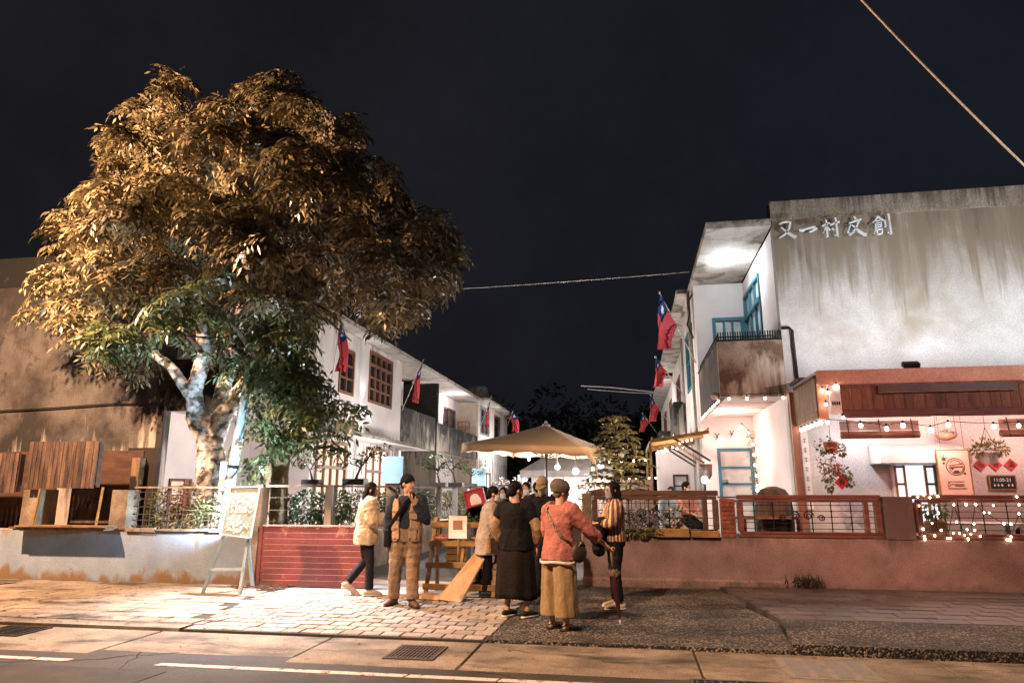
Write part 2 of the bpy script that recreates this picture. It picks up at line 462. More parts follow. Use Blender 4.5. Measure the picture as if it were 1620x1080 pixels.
M_moss = mat('mossy_concrete', (0.20, 0.18, 0.15), 0.95, (0.075, 0.068, 0.056), 1.3, 0.5, 30, fine=0.4, stretch=(1.6, 1.6, 0.7),
             streak=[((0.018, 0.017, 0.016), 0.44, 0.60, (1.3, 1.3, 0.9), 2.0, 5.0), ((0.16, .14, .11), .60, .66, (3, 3, .6), 6, 3)])
M_bigwall = mat('bare_wall_render', (0.56, 0.52, 0.505), 0.9, (0.42, 0.38, 0.35), 0.9, 0.35, 35, fine=0.25,
                streak=[((0.27, 0.215, 0.165), 0.36, 0.66, (0.8, 0.8, 0.55), 3.7, 6.6), ((0.11, 0.09, 0.07), 0.52, 0.72, (1.6, 1.6, 0.32), 4.0, 7.4),
                        ((0.22, 0.17, 0.125), 0.56, 0.70, (4.0, 4.0, 0.25), 3.4, 6.4)])
M_parapet = mat('parapet_concrete', (0.33, 0.28, 0.22), 0.95, (0.20, 0.165, 0.125), 3, 0.5, 50, stretch=(1, 1, 0.4), fine=0.4,
                streak=((0.10, 0.08, 0.06), 0.56, 0.7, (6, 6, 0.3), 6.4, 7.5))
M_brownwall = mat('rust_stained_render', (0.40, 0.28, 0.20), 0.9, (0.15, 0.088, 0.055), 2.0, 0.4, 40, fine=0.4, contrast=(.42, .6),
                  streak=[((0.52, 0.42, 0.33), 0.58, 0.70, (2.4, 2.4, 0.6), 5.2, 3.6), ((0.085, 0.05, 0.035), 0.55, 0.7, (3, 3, 0.4), 4.8, 3.3)])
M_leftwall = mat('old_render', (0.175, 0.155, 0.145), 0.92, (0.05, 0.045, 0.043), 0.75, 0.6, 40, fine=0.45, contrast=(.40, .60),
                 streak=[((0.05, 0.042, 0.038), 0.44, 0.66, (1.1, 1.1, 0.35), 3.0, 7.2), ((0.07, 0.056, 0.05), 0.50, 0.60, (2.6, 2.6, 1.8), -4, 12), ((0.50, 0.43, 0.38), 0.60, 0.72, (2.5, 2.5, 0.3), 5.0, 2.2)])
M_eave = mat('eave_concrete', (0.50, 0.46, 0.42), 0.9, (0.33, 0.29, 0.25), 1.6, 0.35, 40, fine=0.3,
             streak=((0.11, 0.09, 0.07), 0.55, 0.7, (1.4, 1.4, 1.4), 6.0, 7.2))
M_balcony = mat('balcony_side_shade', (0.075, 0.055, 0.042), 0.95, (0.035, 0.027, 0.022), 1.6, .4, 40, streak=((0.16, 0.11, 0.08), .55, .68, (2, 2, .5), 3.3, 4.6))  # side face darkened in its colour for the shade it lies in
M_teal = mat('teal_paint', (0.035, 0.155, 0.205), 0.5, (0.025, 0.11, 0.15), 3)
M_skyblue = mat('sky_blue_paint', (0.26, 0.52, 0.62), 0.55, (0.2, 0.42, 0.52), 3)
M_brownframe = mat('window_brown', (0.21, 0.095, 0.045), 0.6, (0.13, 0.055, 0.028), 5)
M_glassdark = mat('dark_glass', (0.012, 0.016, 0.022), 0.08, bump=0, fine=0, spec=0.6)
M_frost = mat('frosted_pane', (0.62, 0.60, 0.58), 0.25, bump=0, fine=0.05)
M_lit = mat('lit_pane', (0.6, 0.5, 0.42), 0.4, (0.35, 0.24, 0.17), 1.4, emit=((1.0, 0.66, 0.45), 0.55), bump=0)
M_litcool = mat('lit_pane_cool', (0.6, 0.62, 0.65), 0.4, emit=((0.85, 0.93, 1.0), 0.8), bump=0)
M_plank = mat('red_plank', (0.25, 0.105, 0.06), 0.65, (0.115, 0.045, 0.027), 2.0, 0.3, 30, stretch=(5, 5, 0.7), var=0.3, fine=0.3)
M_oldplank = mat('weathered_plank', (0.175, 0.105, 0.07), 0.8, (0.04, 0.026, 0.025), 2.0, 0.5, 30, stretch=(5, 5, 0.9), var=0.45, fine=0.45)
M_ltplank = mat('pale_plank', (0.27, 0.165, 0.092), 0.7, (0.13, 0.075, 0.042), 2.2, 0.3, 30, stretch=(4, 4, 0.8), var=0.2)
M_darkwood = mat('dark_timber', (0.10, 0.048, 0.030), 0.6, (0.05, 0.024, 0.016), 3, 0.3, 30, stretch=(1, 5, 5))
M_redwood = mat('red_timber', (0.17, 0.062, 0.045), 0.55, (0.085, 0.032, 0.024), 3, 0.3, 30, stretch=(1, 5, 5))
M_tanwood = mat('tan_timber', (0.33, 0.185, 0.05), 0.6, (0.19, 0.10, 0.042), 2.5, 0.25, 30, stretch=(2, 4, 4), var=0.15)
M_redbrick = mat('red_brick', (0.27, 0.075, 0.045), 0.8, (0.16, 0.045, 0.03), 6, 0.4, 60, var=0.3)
M_mortar = mat('mortar', (0.24, 0.17, 0.13), 0.9)
M_fascia = mat('red_fascia', (0.60, 0.31, 0.20), 0.55, (0.44, 0.20, 0.12), 1.2, 0.1, 40)
M_blackmetal = mat('black_iron', (0.018, 0.016, 0.015), 0.5, metal=0.4, bump=0.1)
M_steel = mat('grey_steel', (0.42, 0.43, 0.45), 0.45, metal=0.5, bump=0.1)
M_bluepole = mat('pale_blue_metal', (0.42, 0.55, 0.63), 0.5, (0.33, 0.43, 0.5), 4, 0.2)
M_paper = mat('paper', (0.78, 0.74, 0.72), 0.8, bump=0, fine=0.05)
M_ink = mat('ink', (0.015, 0.014, 0.013), 0.7, bump=0, fine=0)
M_chalk = mat('chalk', (0.86, 0.84, 0.82), 0.9, bump=0, fine=0.1)
M_terra = mat('terracotta', (0.36, 0.15, 0.08), 0.75, (0.26, 0.10, 0.055), 4)
M_potblack = mat('glazed_pot', (0.05, 0.035, 0.03), 0.35)
M_soil = mat('soil', (0.05, 0.035, 0.025), 0.95)
M_leaf_lamplit = leafmat('tree_leaf_lamplit', (0.05, 0.042, 0.021), (0.31, 0.25, 0.14), 0.36, 0.5)  # green shifted to tan: the warm lamp's tint is in the colour
M_leaf_green = leafmat('shrub_leaf', (0.025, 0.055, 0.015), (0.085, 0.14, 0.04), 0.45)
M_leaf_pale = leafmat('pale_leaf', (0.16, 0.17, 0.07), (0.40, 0.38, 0.20), 0.5)
M_leaf_olive = leafmat('olive_leaf', (0.07, 0.075, 0.022), (0.17, 0.155, 0.05), 0.45)
M_petal = leafmat('white_petal', (0.60, 0.50, 0.48), (0.78, 0.72, 0.68), 0.6)
M_stem = mat('stem', (0.09, 0.06, 0.04), 0.85)
M_bulb = emis('warm_bulb', (1.0, 0.80, 0.62), 22)
M_fairy = emis('fairy_bulb', (1.0, 0.78, 0.50), 26)
M_bulbcool = emis('cool_globe', (0.60, 0.86, 1.0), 1.5)
M_cord = mat('cord', (0.02, 0.018, 0.017), 0.6, bump=0, fine=0)

# ------------------------------------------------------------------ ground, road, pavements
MB().box(-250, 250, -250, 250, -0.5, -0.16).build('ground', mat('earth', (0.06, 0.05, 0.04), 0.95), kind='structure')
mb = MB()
edge = []                                                    # uneven edge of the asphalt against the gutter
x = -60.0
while x < 60:
    y = 6.64 + 0.03 * math.sin(x * 1.7) + rnd.uniform(-0.012, 0.012)
    if -0.75 < x < 0.6: y -= 0.10 * min(1, (x + 0.75) / 0.5)
    elif x >= 0.6: y -= 0.08
    edge.append((x, y)); x += 0.25 if -8 < x < 6 else 2.0
edge.append((60, 6.56))
mb.prism([(-60, -40, -0.03)] + [(60, -40, -0.03)] + [(a, b, -0.03) for a, b in reversed(edge)], (0, 0, -0.1))
mb.build('road', M_asphalt, kind='structure')
# gutter: cast concrete lengths with open joints
gut = MB().box(-60, 60, 6.3, 7.60, -0.16, -0.045).build('gutter', M_joint, kind='structure')
cuts = [-16, -13.2, -10.9, -8.35, -5.38, -3.3, -1.62, 0.55, 2.75, 5.2, 8.0, 11]
for i in range(len(cuts) - 1):
    MB().box(cuts[i] + 0.012, cuts[i + 1] - 0.012, 6.45, 7.585 - rnd.uniform(0, .02), -0.10, -0.032 + rnd.uniform(0, .006)).build('concrete_slab', M_concrete, gut, bevel=0.008)
# painted edge line of the road
pl = MB()
for a, b in ((-4.42, -2.02), (-2.0, -1.2), (-1.185, 0.3), (-9.3, -5.75), (-5.72, -5.35)):
    t0 = -0.0260
    pl.hexa([(a, 6.135, t0 - .003), (b, 6.135, t0 - .003), (b + .02, 6.225, t0 - .003), (a + .03, 6.225, t0 - .003), (a, 6.135, t0), (b, 6.135, t0), (b + .02, 6.225, t0), (a + .03, 6.225, t0)])
pl.build('road_marking', M_white_line, kind='structure')

def paved(name, x0, x1, y0, y1, bx, by, gap, m, z, skew=lambda y: 0, h=0.03, tilt=0.002, mask=None, gy=1.0):
    base = MB()
    base.hexa([(x0 + skew(y0), y0, z - .4), (x1, y0, z - .4), (x1, y1, z - .4), (x0 + skew(y1), y1, z - .4),
               (x0 + skew(y0), y0, z - 0.012), (x1, y0, z - 0.012), (x1, y1, z - 0.012), (x0 + skew(y1), y1, z - 0.012)])
    root = base.build(name, M_joint if name == 'driveway' else M_rslab if name == 'right_pavement' else M_joint, kind='structure')
    src = None; row = 0; y = y0 + gap / 2
    me = []
    for k in range(5):
        b = MB().box(-bx / 2 + gap / 2, bx / 2 - gap / 2, -by / 2 + gap * gy / 2, by / 2 - gap * gy / 2, -h, 0)
        o = b.build('paver', m, bevel=0.006); bake(o)
        for vv in o.data.vertices: vv.co += V((rnd.uniform(-1, 1), rnd.uniform(-1, 1), 0)) * 0.004
        me.append(o.data); bpy.data.objects.remove(o)
    while y + by <= y1 + 0.02:
        xs = x0 + skew(y) + (bx / 2 if row % 2 else 0) + rnd.uniform(-.01, .01)
        if row % 2:
            o = bpy.data.objects.new('paver', rnd.choice(me)); COL.objects.link(o); o.parent = root
            o.location = (xs - bx / 4 - 0.003, y + by / 2, z + rnd.uniform(-.003, .003)); o.scale = (0.5, 1, 1)
        while xs < x1 - 0.02:
            w = min(bx, x1 - xs)
            if w > 0.05 and (mask is None or mask(xs + w / 2, y + by / 2)):
                o = bpy.data.objects.new('paver', rnd.choice(me)); COL.objects.link(o); o.parent = root
                o.location = (xs + w / 2, y + by / 2, z + rnd.uniform(-.003, .003))
                o.rotation_euler = (rnd.gauss(0, tilt), rnd.gauss(0, tilt), rnd.gauss(0, .004)); o.scale = (w / bx, 1, 1)
            xs += bx
        y += by; row += 1
    return root
paved('driveway', -5.15, -1.58, 7.615, 10.5, 0.235, 0.235, 0.016, M_brick, 0.0, lambda y: -(y - 7.6) * 0.19, tilt=0.008, gy=2.6)
paved('left_pavement', -12.6, -5.20, 7.90, 11.18, 0.46, 0.29, 0.012, M_slab, 0.004, tilt=0.006, gy=2.0, mask=lambda x, y: x < -5.20 - (y - 7.6) * 0.19)
kb = MB().box(-12.6, -5.2, 7.615, 7.89, -0.4, 0.0).box(-60, -12.62, 7.615, 11.2, -0.4, 0.0)
kb.build('left_kerb', M_concrete, kind='structure')
# pebbled apron
def pebble(name, c1, c2, sc):
    m = bpy.data.materials.new(name); m.use_nodes = True; t = m.node_tree; N = t.nodes.new; L = t.links.new
    b = t.nodes['Principled BSDF']; b.inputs['Roughness'].default_value = 0.75
    g = N('ShaderNodeNewGeometry'); vo = N('ShaderNodeTexVoronoi'); vo.inputs['Scale'].default_value = sc
    L(g.outputs['Position'], vo.inputs['Vector'])
    s = N('ShaderNodeSeparateColor'); L(vo.outputs['Color'], s.inputs[0])
    r = N('ShaderNodeValToRGB'); r.color_ramp.elements[0].color = (*c1, 1); r.color_ramp.elements[1].color = (*c2, 1)
    r.color_ramp.elements[0].position = 0.58; r.color_ramp.elements[1].position = 1.0
    L(s.outputs[0], r.inputs[0])
    no = N('ShaderNodeTexNoise'); no.inputs['Scale'].default_value = 1.5; no.inputs['Detail'].default_value = 5
    L(g.outputs['Position'], no.inputs['Vector'])
    mr = N('ShaderNodeMapRange'); mr.inputs['From Min'].default_value = .3; mr.inputs['From Max'].default_value = .7
    mr.inputs['To Min'].default_value = .3; mr.inputs['To Max'].default_value = 1.25; L(no.outputs['Fac'], mr.inputs['Value'])
    x = N('ShaderNodeMix'); x.data_type = 'RGBA'; x.blend_type = 'MULTIPLY'; x.inputs['Factor'].default_value = 1
    L(r.outputs[0], x.inputs[6]); L(mr.outputs[0], x.inputs[7]); L(x.outputs[2], b.inputs['Base Color'])
    bp = N('ShaderNodeBump'); bp.invert = True; bp.inputs['Strength'].default_value = 0.9; bp.inputs['Distance'].default_value = 0.012
    L(vo.outputs['Distance'], bp.inputs['Height']); L(bp.outputs[0], b.inputs['Normal'])
    return m
M_pebble = pebble('exposed_pebble', (0.007, 0.006, 0.006), (0.33, 0.255, 0.18), 58)
MB().prism([(-1.565, 7.615, 0), (1.52, 7.615, 0), (1.66, 9.1, 0), (1.45, 10.2, 0), (1.3, 12.1, 0), (-0.9, 12.1, 0), (-1.565, 10.5, 0)], (0, 0, -0.4)).build('apron', M_pebble, kind='structure')
MB().prism([(1.52, 7.66, 0.05), (13, 7.66, 0.05), (13, 9.08, 0.05), (1.70, 9.08, 0.05)], (0, 0, -0.5)).build('right_kerb', M_pebble, kind='structure')
paved('right_pavement', 1.70, 7.2, 9.09, 12.0, 0.42, 0.30, 0.012, M_rslab, 0.053, lambda y: -max(0, y - 9.1) * 0.13, tilt=0.010, gy=2.4)
MB().box(7.2, 13, 9.09, 12.0, -0.3, 0.05).build('far_pavement', M_rslab, kind='structure')
# alley behind the gate opening
MB().box(-9.3, 1.85, 10.56, 70, -0.4, -0.010).build('alley', M_alley, kind='structure')
MB().prism([(-5.6, 10.52, -0.004), (-1.6, 10.52, -0.004), (-1.2, 12.0, -0.004), (-5.35, 12.3, -0.004)], (0, 0, -0.05)).build('alley_threshold', mat('pale_cement', (0.52, 0.46, 0.43), 0.8, (0.38, 0.33, 0.31), 2, 0.3), kind='structure')
MB().box(-60, -9.3, 11.2, 60, -0.4, -0.012).build('left_yard', M_joint, kind='structure')
MB().box(1.86, 30, 12.0, 60, -0.4, -0.012).build('right_yard', mat('patio_floor', (0.30, 0.23, 0.2), 0.8, (0.2, 0.15, 0.13), 2), kind='structure')

# litter of leaves and grit along the kerb
def scatter(name, n, x0, x1, y0, y1, z, s, m):
    b = MB()
    for i in range(n):
        x, y = rnd.uniform(x0, x1), rnd.uniform(y0, y1); a = rnd.uniform(0, 6.28); r = s * rnd.uniform(.5, 1.4)
        c, d = math.cos(a) * r, math.sin(a) * r; h = z + .004
        b.add([(x - c, y - d, h), (x - d * .4, y + c * .4, h + r * .3), (x + c, y + d, h + r * .2), (x + d * .4, y - c * .4, h + .002)], [(0, 1, 2, 3)])
    return b.build(name, m, kind='stuff')
M_dry = leafmat('dry_leaf', (0.05, 0.03, 0.018), (0.22, 0.14, 0.07), 0.7)
scatter('leaf_litter', 130, -12, -5.4, 7.63, 8.3, 0.004, 0.03, M_dry)
scatter('leaf_litter', 60, -12, -5.6, 8.3, 11.1, 0.006, 0.03, M_dry)
scatter('kerb_debris', 90, -1.6, 7, 7.46, 7.6, -0.028, 0.022, M_dry)
scatter('kerb_debris', 60, -5, 5, 6.7, 7.5, -0.027, 0.022, M_dry)

# drain gratings in the gutter and a manhole grating in the road
def grating(name, label, x0, x1, y0, y1, z, nx, ny, m=None):
    t = thing(name, label, 'drain cover', ((x0 + x1) / 2, (y0 + y1) / 2, z)); m = m or M_iron
    f = MB(); w = 0.03
    f.box(x0, x1, y0, y0 + w, z - .03, z + .012).box(x0, x1, y1 - w, y1, z - .03, z + .012).box(x0, x0 + w, y0 + w, y1 - w, z - .03, z + .012).box(x1 - w, x1, y0 + w, y1 - w, z - .03, z + .012)
    f.build('frame', m, t)
    MB().box(x0 + w, x1 - w, y0 + w, y1 - w, z - .03, z + .001).build('pit', mat('pit_dark', (0.006, 0.006, 0.006), 1, bump=0), t)
    for i in range(nx):
        xx = x0 + w + (x1 - x0 - 2 * w) * (i + .5) / nx
        MB().box(xx - .008, xx + .008, y0 + w, y1 - w, z + .002, z + .010).build('bar', m, t)
    for j in range(ny):
        yy = y0 + w + (y1 - y0 - 2 * w) * (j + .5) / ny
        MB().box(x0 + w, x1 - w, yy - .006, yy + .006, z + .003, z + .0085).build('cross_bar', m, t)
    return t
grating('drain_grating', 'square iron drain grating in the gutter below the brick driveway', -2.42, -1.92, 6.72, 7.30, -0.026, 12, 5, M_rust)
grating('drain_grating', 'dark slotted drain grating in the gutter before the pale pavement', -7.35, -6.75, 7.0, 7.5, -0.026, 3, 9)
grating('manhole_grating', 'heavy black grating set in the asphalt by the kerb', 0.42, 1.5, 5.85, 6.45, -0.024, 16, 8)
t = thing('drain_cover', 'pale concrete drain cover with three long strips in the gutter', 'drain cover', (1.7, 6.95, -0.03))
MB().box(1.28, 2.06, 6.66, 7.40, -0.08, -0.022).build('cover', mat('drain_cement', (0.25, 0.21, 0.18), 0.85, (0.16, 0.13, 0.11), 3), t)
for i in range(4): MB().box(1.34 + i * .18, 1.46 + i * .18, 6.72, 7.34, -0.06, -0.017).build('strip', mat('strip_steel', (0.2, 0.18, 0.165), 0.6, stretch=(1, 8, 1), scale=9), t, bevel=.003)

# cracks and repair patches of the asphalt
mb = MB()
def crack(pts, w, z):
    for i in range(len(pts) - 1):
        a, b = V((*pts[i], z)), V((*pts[i + 1], z)); d = (b - a).normalized(); n_ = V((-d.y, d.x, 0)) * w * rnd.uniform(.5, 1.3) / 2
        mb.add([a - n_, b - n_, b + n_, a + n_], [(0, 1, 2, 3)])
def walk(x, y, dx, dy, n, st):
    P = [(x, y)]
    for k in range(n): P.append((P[-1][0] + dx * st + rnd.gauss(0, st * .35), P[-1][1] + dy * st + rnd.gauss(0, st * .35)))
    return P
crack(walk(-6.6, 5.6, 1, .55, 16, .13), .014, -.0265); crack(walk(-3.6, 5.7, 1, .1, 22, .12), .010, -.0265); crack(walk(-1.5, 6.4, 1, -.2, 14, .12), .010, -.0265); crack(walk(-4.9, 6.6, .6, -.9, 9, .12), .012, -.0265); crack(walk(2.0, 6.2, 1, .2, 18, .14), .012, -.0265)
mb.build('road_crack', mat('crack_dark', (.012, .010, .009), .95, bump=0), kind='structure')
mb = MB()
crack(walk(-4.9, 7.0, 1, .1, 14, .12), .008, -.020); crack(walk(-1.3, 7.3, 1, -.25, 20, .11), .008, -.020); crack(walk(-7.9, 7.2, .8, .2, 10, .1), .008, -.020); crack(walk(3.0, 7.2, 1, -.1, 20, .12), .008, -.020)
mb.build('gutter_crack', MATS['crack_dark'], kind='structure')
mb = MB()
for P in ([(-5.9, 5.2), (-4.2, 5.25), (-4.15, 5.95), (-5.8, 6.0)], [(-1.9, 5.3), (-.6, 5.25), (-.5, 5.9), (-1.85, 5.98)]):
    mb.prism([(a, b, -.0262) for a, b in P], (0, 0, -.02))
mb.build('road_patch', mat('asphalt_patch', (.05, .043, .04), .8, (.03, .026, .024), 3, .6, 120, fine=.6), kind='structure')

# ------------------------------------------------------------------ windows and doors
def window(parent, ax, p, a0, a1, z0, z1, cols, rows, mf, mp, out=1, bw=0.07, name='window', transom=None, glaze=True):
    """framed window in a wall plane: ax 'x' -> plane x=p running along y; out = side the room outside lies on"""
    f = MB()
    def bb(u0, u1, w0, w1, d0, d1):
        if ax == 'x': f.box(min(p + out * d0, p + out * d1), max(p + out * d0, p + out * d1), u0, u1, w0, w1)
        else: f.box(u0, u1, min(p + out * d0, p + out * d1), max(p + out * d0, p + out * d1), w0, w1)
    d0, d1 = -0.06, 0.035
    bb(a0, a0 + bw, z0, z1, d0, d1); bb(a1 - bw, a1, z0, z1, d0, d1)
    bb(a0 + bw, a1 - bw, z0, z0 + bw, d0, d1); bb(a0 + bw, a1 - bw, z1 - bw, z1, d0, d1)
    zt = z1 - bw
    if transom:
        zt = z0 + (z1 - z0) * transom; bb(a0 + bw, a1 - bw, zt, zt + bw, d0, d1 + .01)
    for i in range(1, cols):
        u = a0 + bw + (a1 - a0 - 2 * bw) * i / cols; bb(u - bw * .35, u + bw * .35, z0 + bw, zt, d0 + .01, d1 - .012)
        if transom: bb(u - bw * .35, u + bw * .35, zt + bw, z1 - bw, d0 + .01, d1 - .012)
    for j in range(1, rows):
        w = z0 + bw + (zt - z0 - bw) * j / rows; bb(a0 + bw, a1 - bw, w - bw * .3, w + bw * .3, d0 + .015, d1 - .017)
    o = f.build(name, mf, parent)
    if glaze:
        g = MB(); fm = f; f = g
        q = MB()
        if ax == 'x': q.box(min(p - out * .05, p - out * .04), max(p - out * .05, p - out * .04), a0 + bw * .5, a1 - bw * .5, z0 + bw * .5, z1 - bw * .5)
        else: q.box(a0 + bw * .5, a1 - bw * .5, min(p - out * .05, p - out * .04), max(p - out * .05, p - out * .04), z0 + bw * .5, z1 - bw * .5)
        q.build('pane', mp, o)
    return o

# ------------------------------------------------------------------ corner house with the painted gable wall (right of the alley)
H1 = thing('corner_house', 'weathered two storey corner house with white lettering on its blank wall and a lit balcony', 'house', (3.05, 14, 0))
MB().box(3.05, 13, 14.0, 14.24, 0, 7.0).build('wall', M_bigwall, H1)
walls(MB(), 'x', 3.05, 3.27, 14.24, 22.5, 0, 6.86, [(15.75, 17.9, 4.40, 6.45)]).build('side_wall', M_inner, H1)
MB().box(3.02, 13.02, 13.965, 14.27, 7.0, 7.40).build('parapet', M_parapet, H1)
MB().box(3.3, 13, 14.28, 22.5, 6.86, 6.98).build('roof', M_eave, H1)
MB().box(1.72, 3.018, 13.93, 22.5, 6.87, 7.02).build('balcony_roof', M_eave, H1)
# balcony
mb = MB().box(1.80, 3.045, 14.0, 14.12, 3.36, 4.48)
mb.build('balcony_front', M_brownwall, H1)
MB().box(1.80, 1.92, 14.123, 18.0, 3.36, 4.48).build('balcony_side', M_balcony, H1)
MB().box(1.78, 3.045, 13.98, 14.14, 4.482, 4.52).box(1.78, 1.94, 14.143, 18.0, 4.482, 4.52).build('balcony_coping', M_moss, H1)
M_soffit = mat('peeling_soffit', (0.70, 0.62, 0.58), 0.85, (0.22, 0.13, 0.085), 1.3, 0.3, 40, stretch=(0.7, 2.2, 1), contrast=(0.34, 0.43), fine=0.15)
MB().box(1.925, 3.045, 14.125, 17.99, 3.36, 3.46).build('balcony_floor', M_soffit, H1)
r = MB()
n = 26
for i in range(n):
    x = 1.83 + (3.03 - 1.83) * i / (n - 1); r.box(x - .011, x + .011, 14.02, 14.04, 4.52, 4.68)
for i in range(40):
    y = 14.1 + 3.8 * i / 39; r.box(1.83, 1.85, y - .011, y + .011, 4.52, 4.68)
r.box(1.82, 3.04, 14.015, 14.045, 4.56, 4.585).box(1.825, 1.855, 14.05, 17.95, 4.56, 4.585)
r.build('railing', M_blackmetal, H1)
walls(MB(), 'y', 18.0, 18.2, 1.80, 3.047, 0, 6.866, [(2.14, 3.0, -1, 2.58), (2.22, 3.02, 4.0, 5.95)]).build('back_wall', M_inner, H1)
walls(MB(), 'x', 1.80, 1.98, 18.203, 22.5, 0, 6.866, [(19.0, 21.2, 4.4, 6.1)]).build('street_wall', M_white, H1)
window(H1, 'x', 1.80, 19.0, 21.2, 4.4, 6.1, 2, 2, M_teal, M_glassdark, -1)
window(H1, 'y', 18.0, 2.22, 3.02, 4.0, 5.95, 3, 1, M_teal, M_frost, -1, 0.085, 'balcony_door')
window(H1, 'x', 3.05, 15.75, 17.9, 4.40, 6.45, 3, 2, M_teal, M_frost, -1, 0.085, 'balcony_window', 0.68)
d = window(H1, 'y', 18.0, 2.14, 3.0, 0.02, 2.58, 1, 6, M_teal, M_frost, -1, 0.075, 'porch_door')
MB().box(2.22, 2.36, 17.945, 17.955, 1.72, 1.80).build('door_sign', mat('green_sign', (0.01, 0.09, 0.04), 0.5), d)
text('door_lettering', 'OPEN', 0.05, (2.29, 17.943, 1.76), (1, 0, 0), (0, 0, 1), M_chalk, d, 0.001)
# thin trim of the recess and the lamp under the balcony ceiling
MB().lathe((2.45, 15.9, 6.76), [(0.03, 0.10), (0.17, 0.095), (0.19, 0.06), (0.14, 0.02), (0.02, 0.0)], 20).build('ceiling_lamp', emis('ceiling_lamp_glow', (0.82, 0.93, 1.0), 9), H1, True)
MB().tube([(3.045, 13.94, 4.70), (3.19, 13.94, 4.70), (3.24, 13.94, 4.64), (3.26, 13.94, 3.62)], 0.028, 8).build('downpipe', M_blackmetal, H1, True)
MB().tube([(1.70, 18.6, 6.9), (1.70, 18.6, 5.0), (1.72, 18.6, 3.2), (1.72, 18.6, 0)], 0.045, 8).build('downpipe', M_eave, H1, True)
MB().ell((1.74, 14.35, 3.42), (.09, .09, .075), 12, 8).build('camera_dome', mat('pink_plastic', (0.5, 0.33, 0.28), 0.4), H1, True)
MB().tube([(1.78, 18.3, 6.7), (1.66, 18.35, 6.5), (1.70, 18.3, 6.2), (1.62, 18.4, 5.9), (1.75, 18.3, 5.5)], 0.022, 6).build('cable_loop', M_cord, H1)
# lettering on the blank wall: brush strokes standing off the wall on pins
STROKES = [
 [([(.08, .82), (.45, .92), (.74, .88), (.64, .52), (.38, .22), (.02, .02)], [.09, .09, .12, .11, .09, .04]), ([(.16, .62), (.48, .34), (.80, .10), (1.0, .0)], [.05, .11, .15, .17])],
 [([(.0, .50), (.12, .44), (.5, .54), (.9, .60), (1.0, .52), (.78, .40), (.55, .33)], [.10, .13, .09, .12, .14, .09, .04])],
 [([(.0, .62), (.24, .72), (.46, .78)], [.08, .08, .06]), ([(.25, .96), (.25, .5), (.24, .02)], [.08, .09, .10]), ([(.24, .66), (.14, .42), (.0, .24)], [.07, .06, .03]), ([(.28, .58), (.44, .36)], [.06, .09]),
  ([(.46, .66), (.78, .76), (1.02, .82)], [.07, .08, .09]), ([(.80, 1.06), (.82, .5), (.82, .0), (.64, .10)], [.10, .10, .12, .04]), ([(.56, .48), (.66, .36)], [.06, .10])],
 [([(.44, 1.06), (.56, .90)], [.06, .12]), ([(.16, .70), (.5, .80), (.86, .88)], [.07, .08, .09]), ([(.74, .82), (.56, .5), (.34, .22), (.06, .04)], [.10, .09, .08, .05]), ([(.22, .62), (.02, .2), (.16, .06), (.4, .2)], [.06, .07, .09, .05]), ([(.30, .60), (.58, .30), (.86, .06), (1.06, .0)], [.05, .10, .14, .16])],
 [([(.34, 1.04), (.18, .82), (.0, .70)], [.09, .07, .03]), ([(.34, 1.02), (.46, .88), (.60, .78)], [.06, .08, .10]), ([(.20, .76), (.42, .78)], [.06, .06]), ([(.14, .62), (.48, .68), (.44, .44), (.16, .40)], [.06, .07, .07, .05]), ([(.14, .62), (.12, .3), (.0, .06)], [.06, .06, .03]),
  ([(.16, .52), (.44, .55)], [.05, .05]), ([(.18, .28), (.48, .31), (.44, .06), (.18, .02)], [.06, .07, .08, .06]), ([(.18, .28), (.18, .02)], [.05, .06]), ([(.68, .80), (.68, .40)], [.07, .08]), ([(.92, 1.12), (.94, .6), (.94, .0), (.78, .12)], [.10, .09, .12, .04])],
]
M_letter = mat('white_letter', (0.80, 0.80, 0.82), 0.5, bump=0, fine=0.05)
for i, (cx, cz) in enumerate(((3.30, 6.745), (3.70, 6.715), (4.145, 6.715), (4.61, 6.715), (5.10, 6.70))):
    mb = MB(); w, h = 0.33, 0.38
    for pts, wid in STROKES[i]:
        mb.ribbon((cx - w / 2, 13.86, cz - h / 2), (1, 0, 0), (0, 0, 1), (0, 1, 0), [(a * w, b * h) for a, b in pts], [x * 0.36 for x in wid], 0.035)
    mb.build('letter', M_letter, H1)
    MB().box(cx - .012, cx + .012, 13.896, 14.0, cz - .01, cz + .01).build('letter_pin', M_blackmetal, H1)

# ------------------------------------------------------------------ second and third house behind it
H2 = thing('row_house', 'white two storey row house with teal shutters behind the first pair of flags', 'house', (2.1, 22.6, 0))
walls(MB(), 'x', 2.1, 2.3, 22.55, 33, 0, 6.95, [(23.2, 25.0, 4.4, 6.2), (28.5, 30.5, 4.4, 6.2)]).build('wall', M_white, H2)
MB().box(2.303, 8, 22.55, 22.75, 0, 6.95).build('end_wall', M_white, H2)
MB().box(1.45, 8, 19.3, 33, 7.025, 7.15).build('roof', M_eave, H2)
window(H2, 'x', 2.1, 23.2, 25.0, 4.4, 6.2, 2, 2, M_teal, M_glassdark, -1)
window(H2, 'x', 2.1, 28.5, 30.5, 4.4, 6.2, 2, 2, M_brownframe, M_glassdark, -1)
MB().box(1.6, 2.095, 25.5, 28.2, 3.3, 4.7).build('balcony', M_moss, H2)
MB().box(1.72, 2.095, 22.6, 24.9, 3.3, 4.3).build('balcony', M_moss, H2)
MB().tube([(1.9, 22.6, 7.0), (1.95, 22.6, 3.0), (1.95, 22.6, 0)], 0.05, 8).build('downpipe', M_eave, H2, True)
MB().tube([(1.98, 25.3, 7.0), (2.0, 25.3, 3.0), (2.0, 25.3, 0)], 0.05, 8).build('downpipe', M_eave, H2, True)
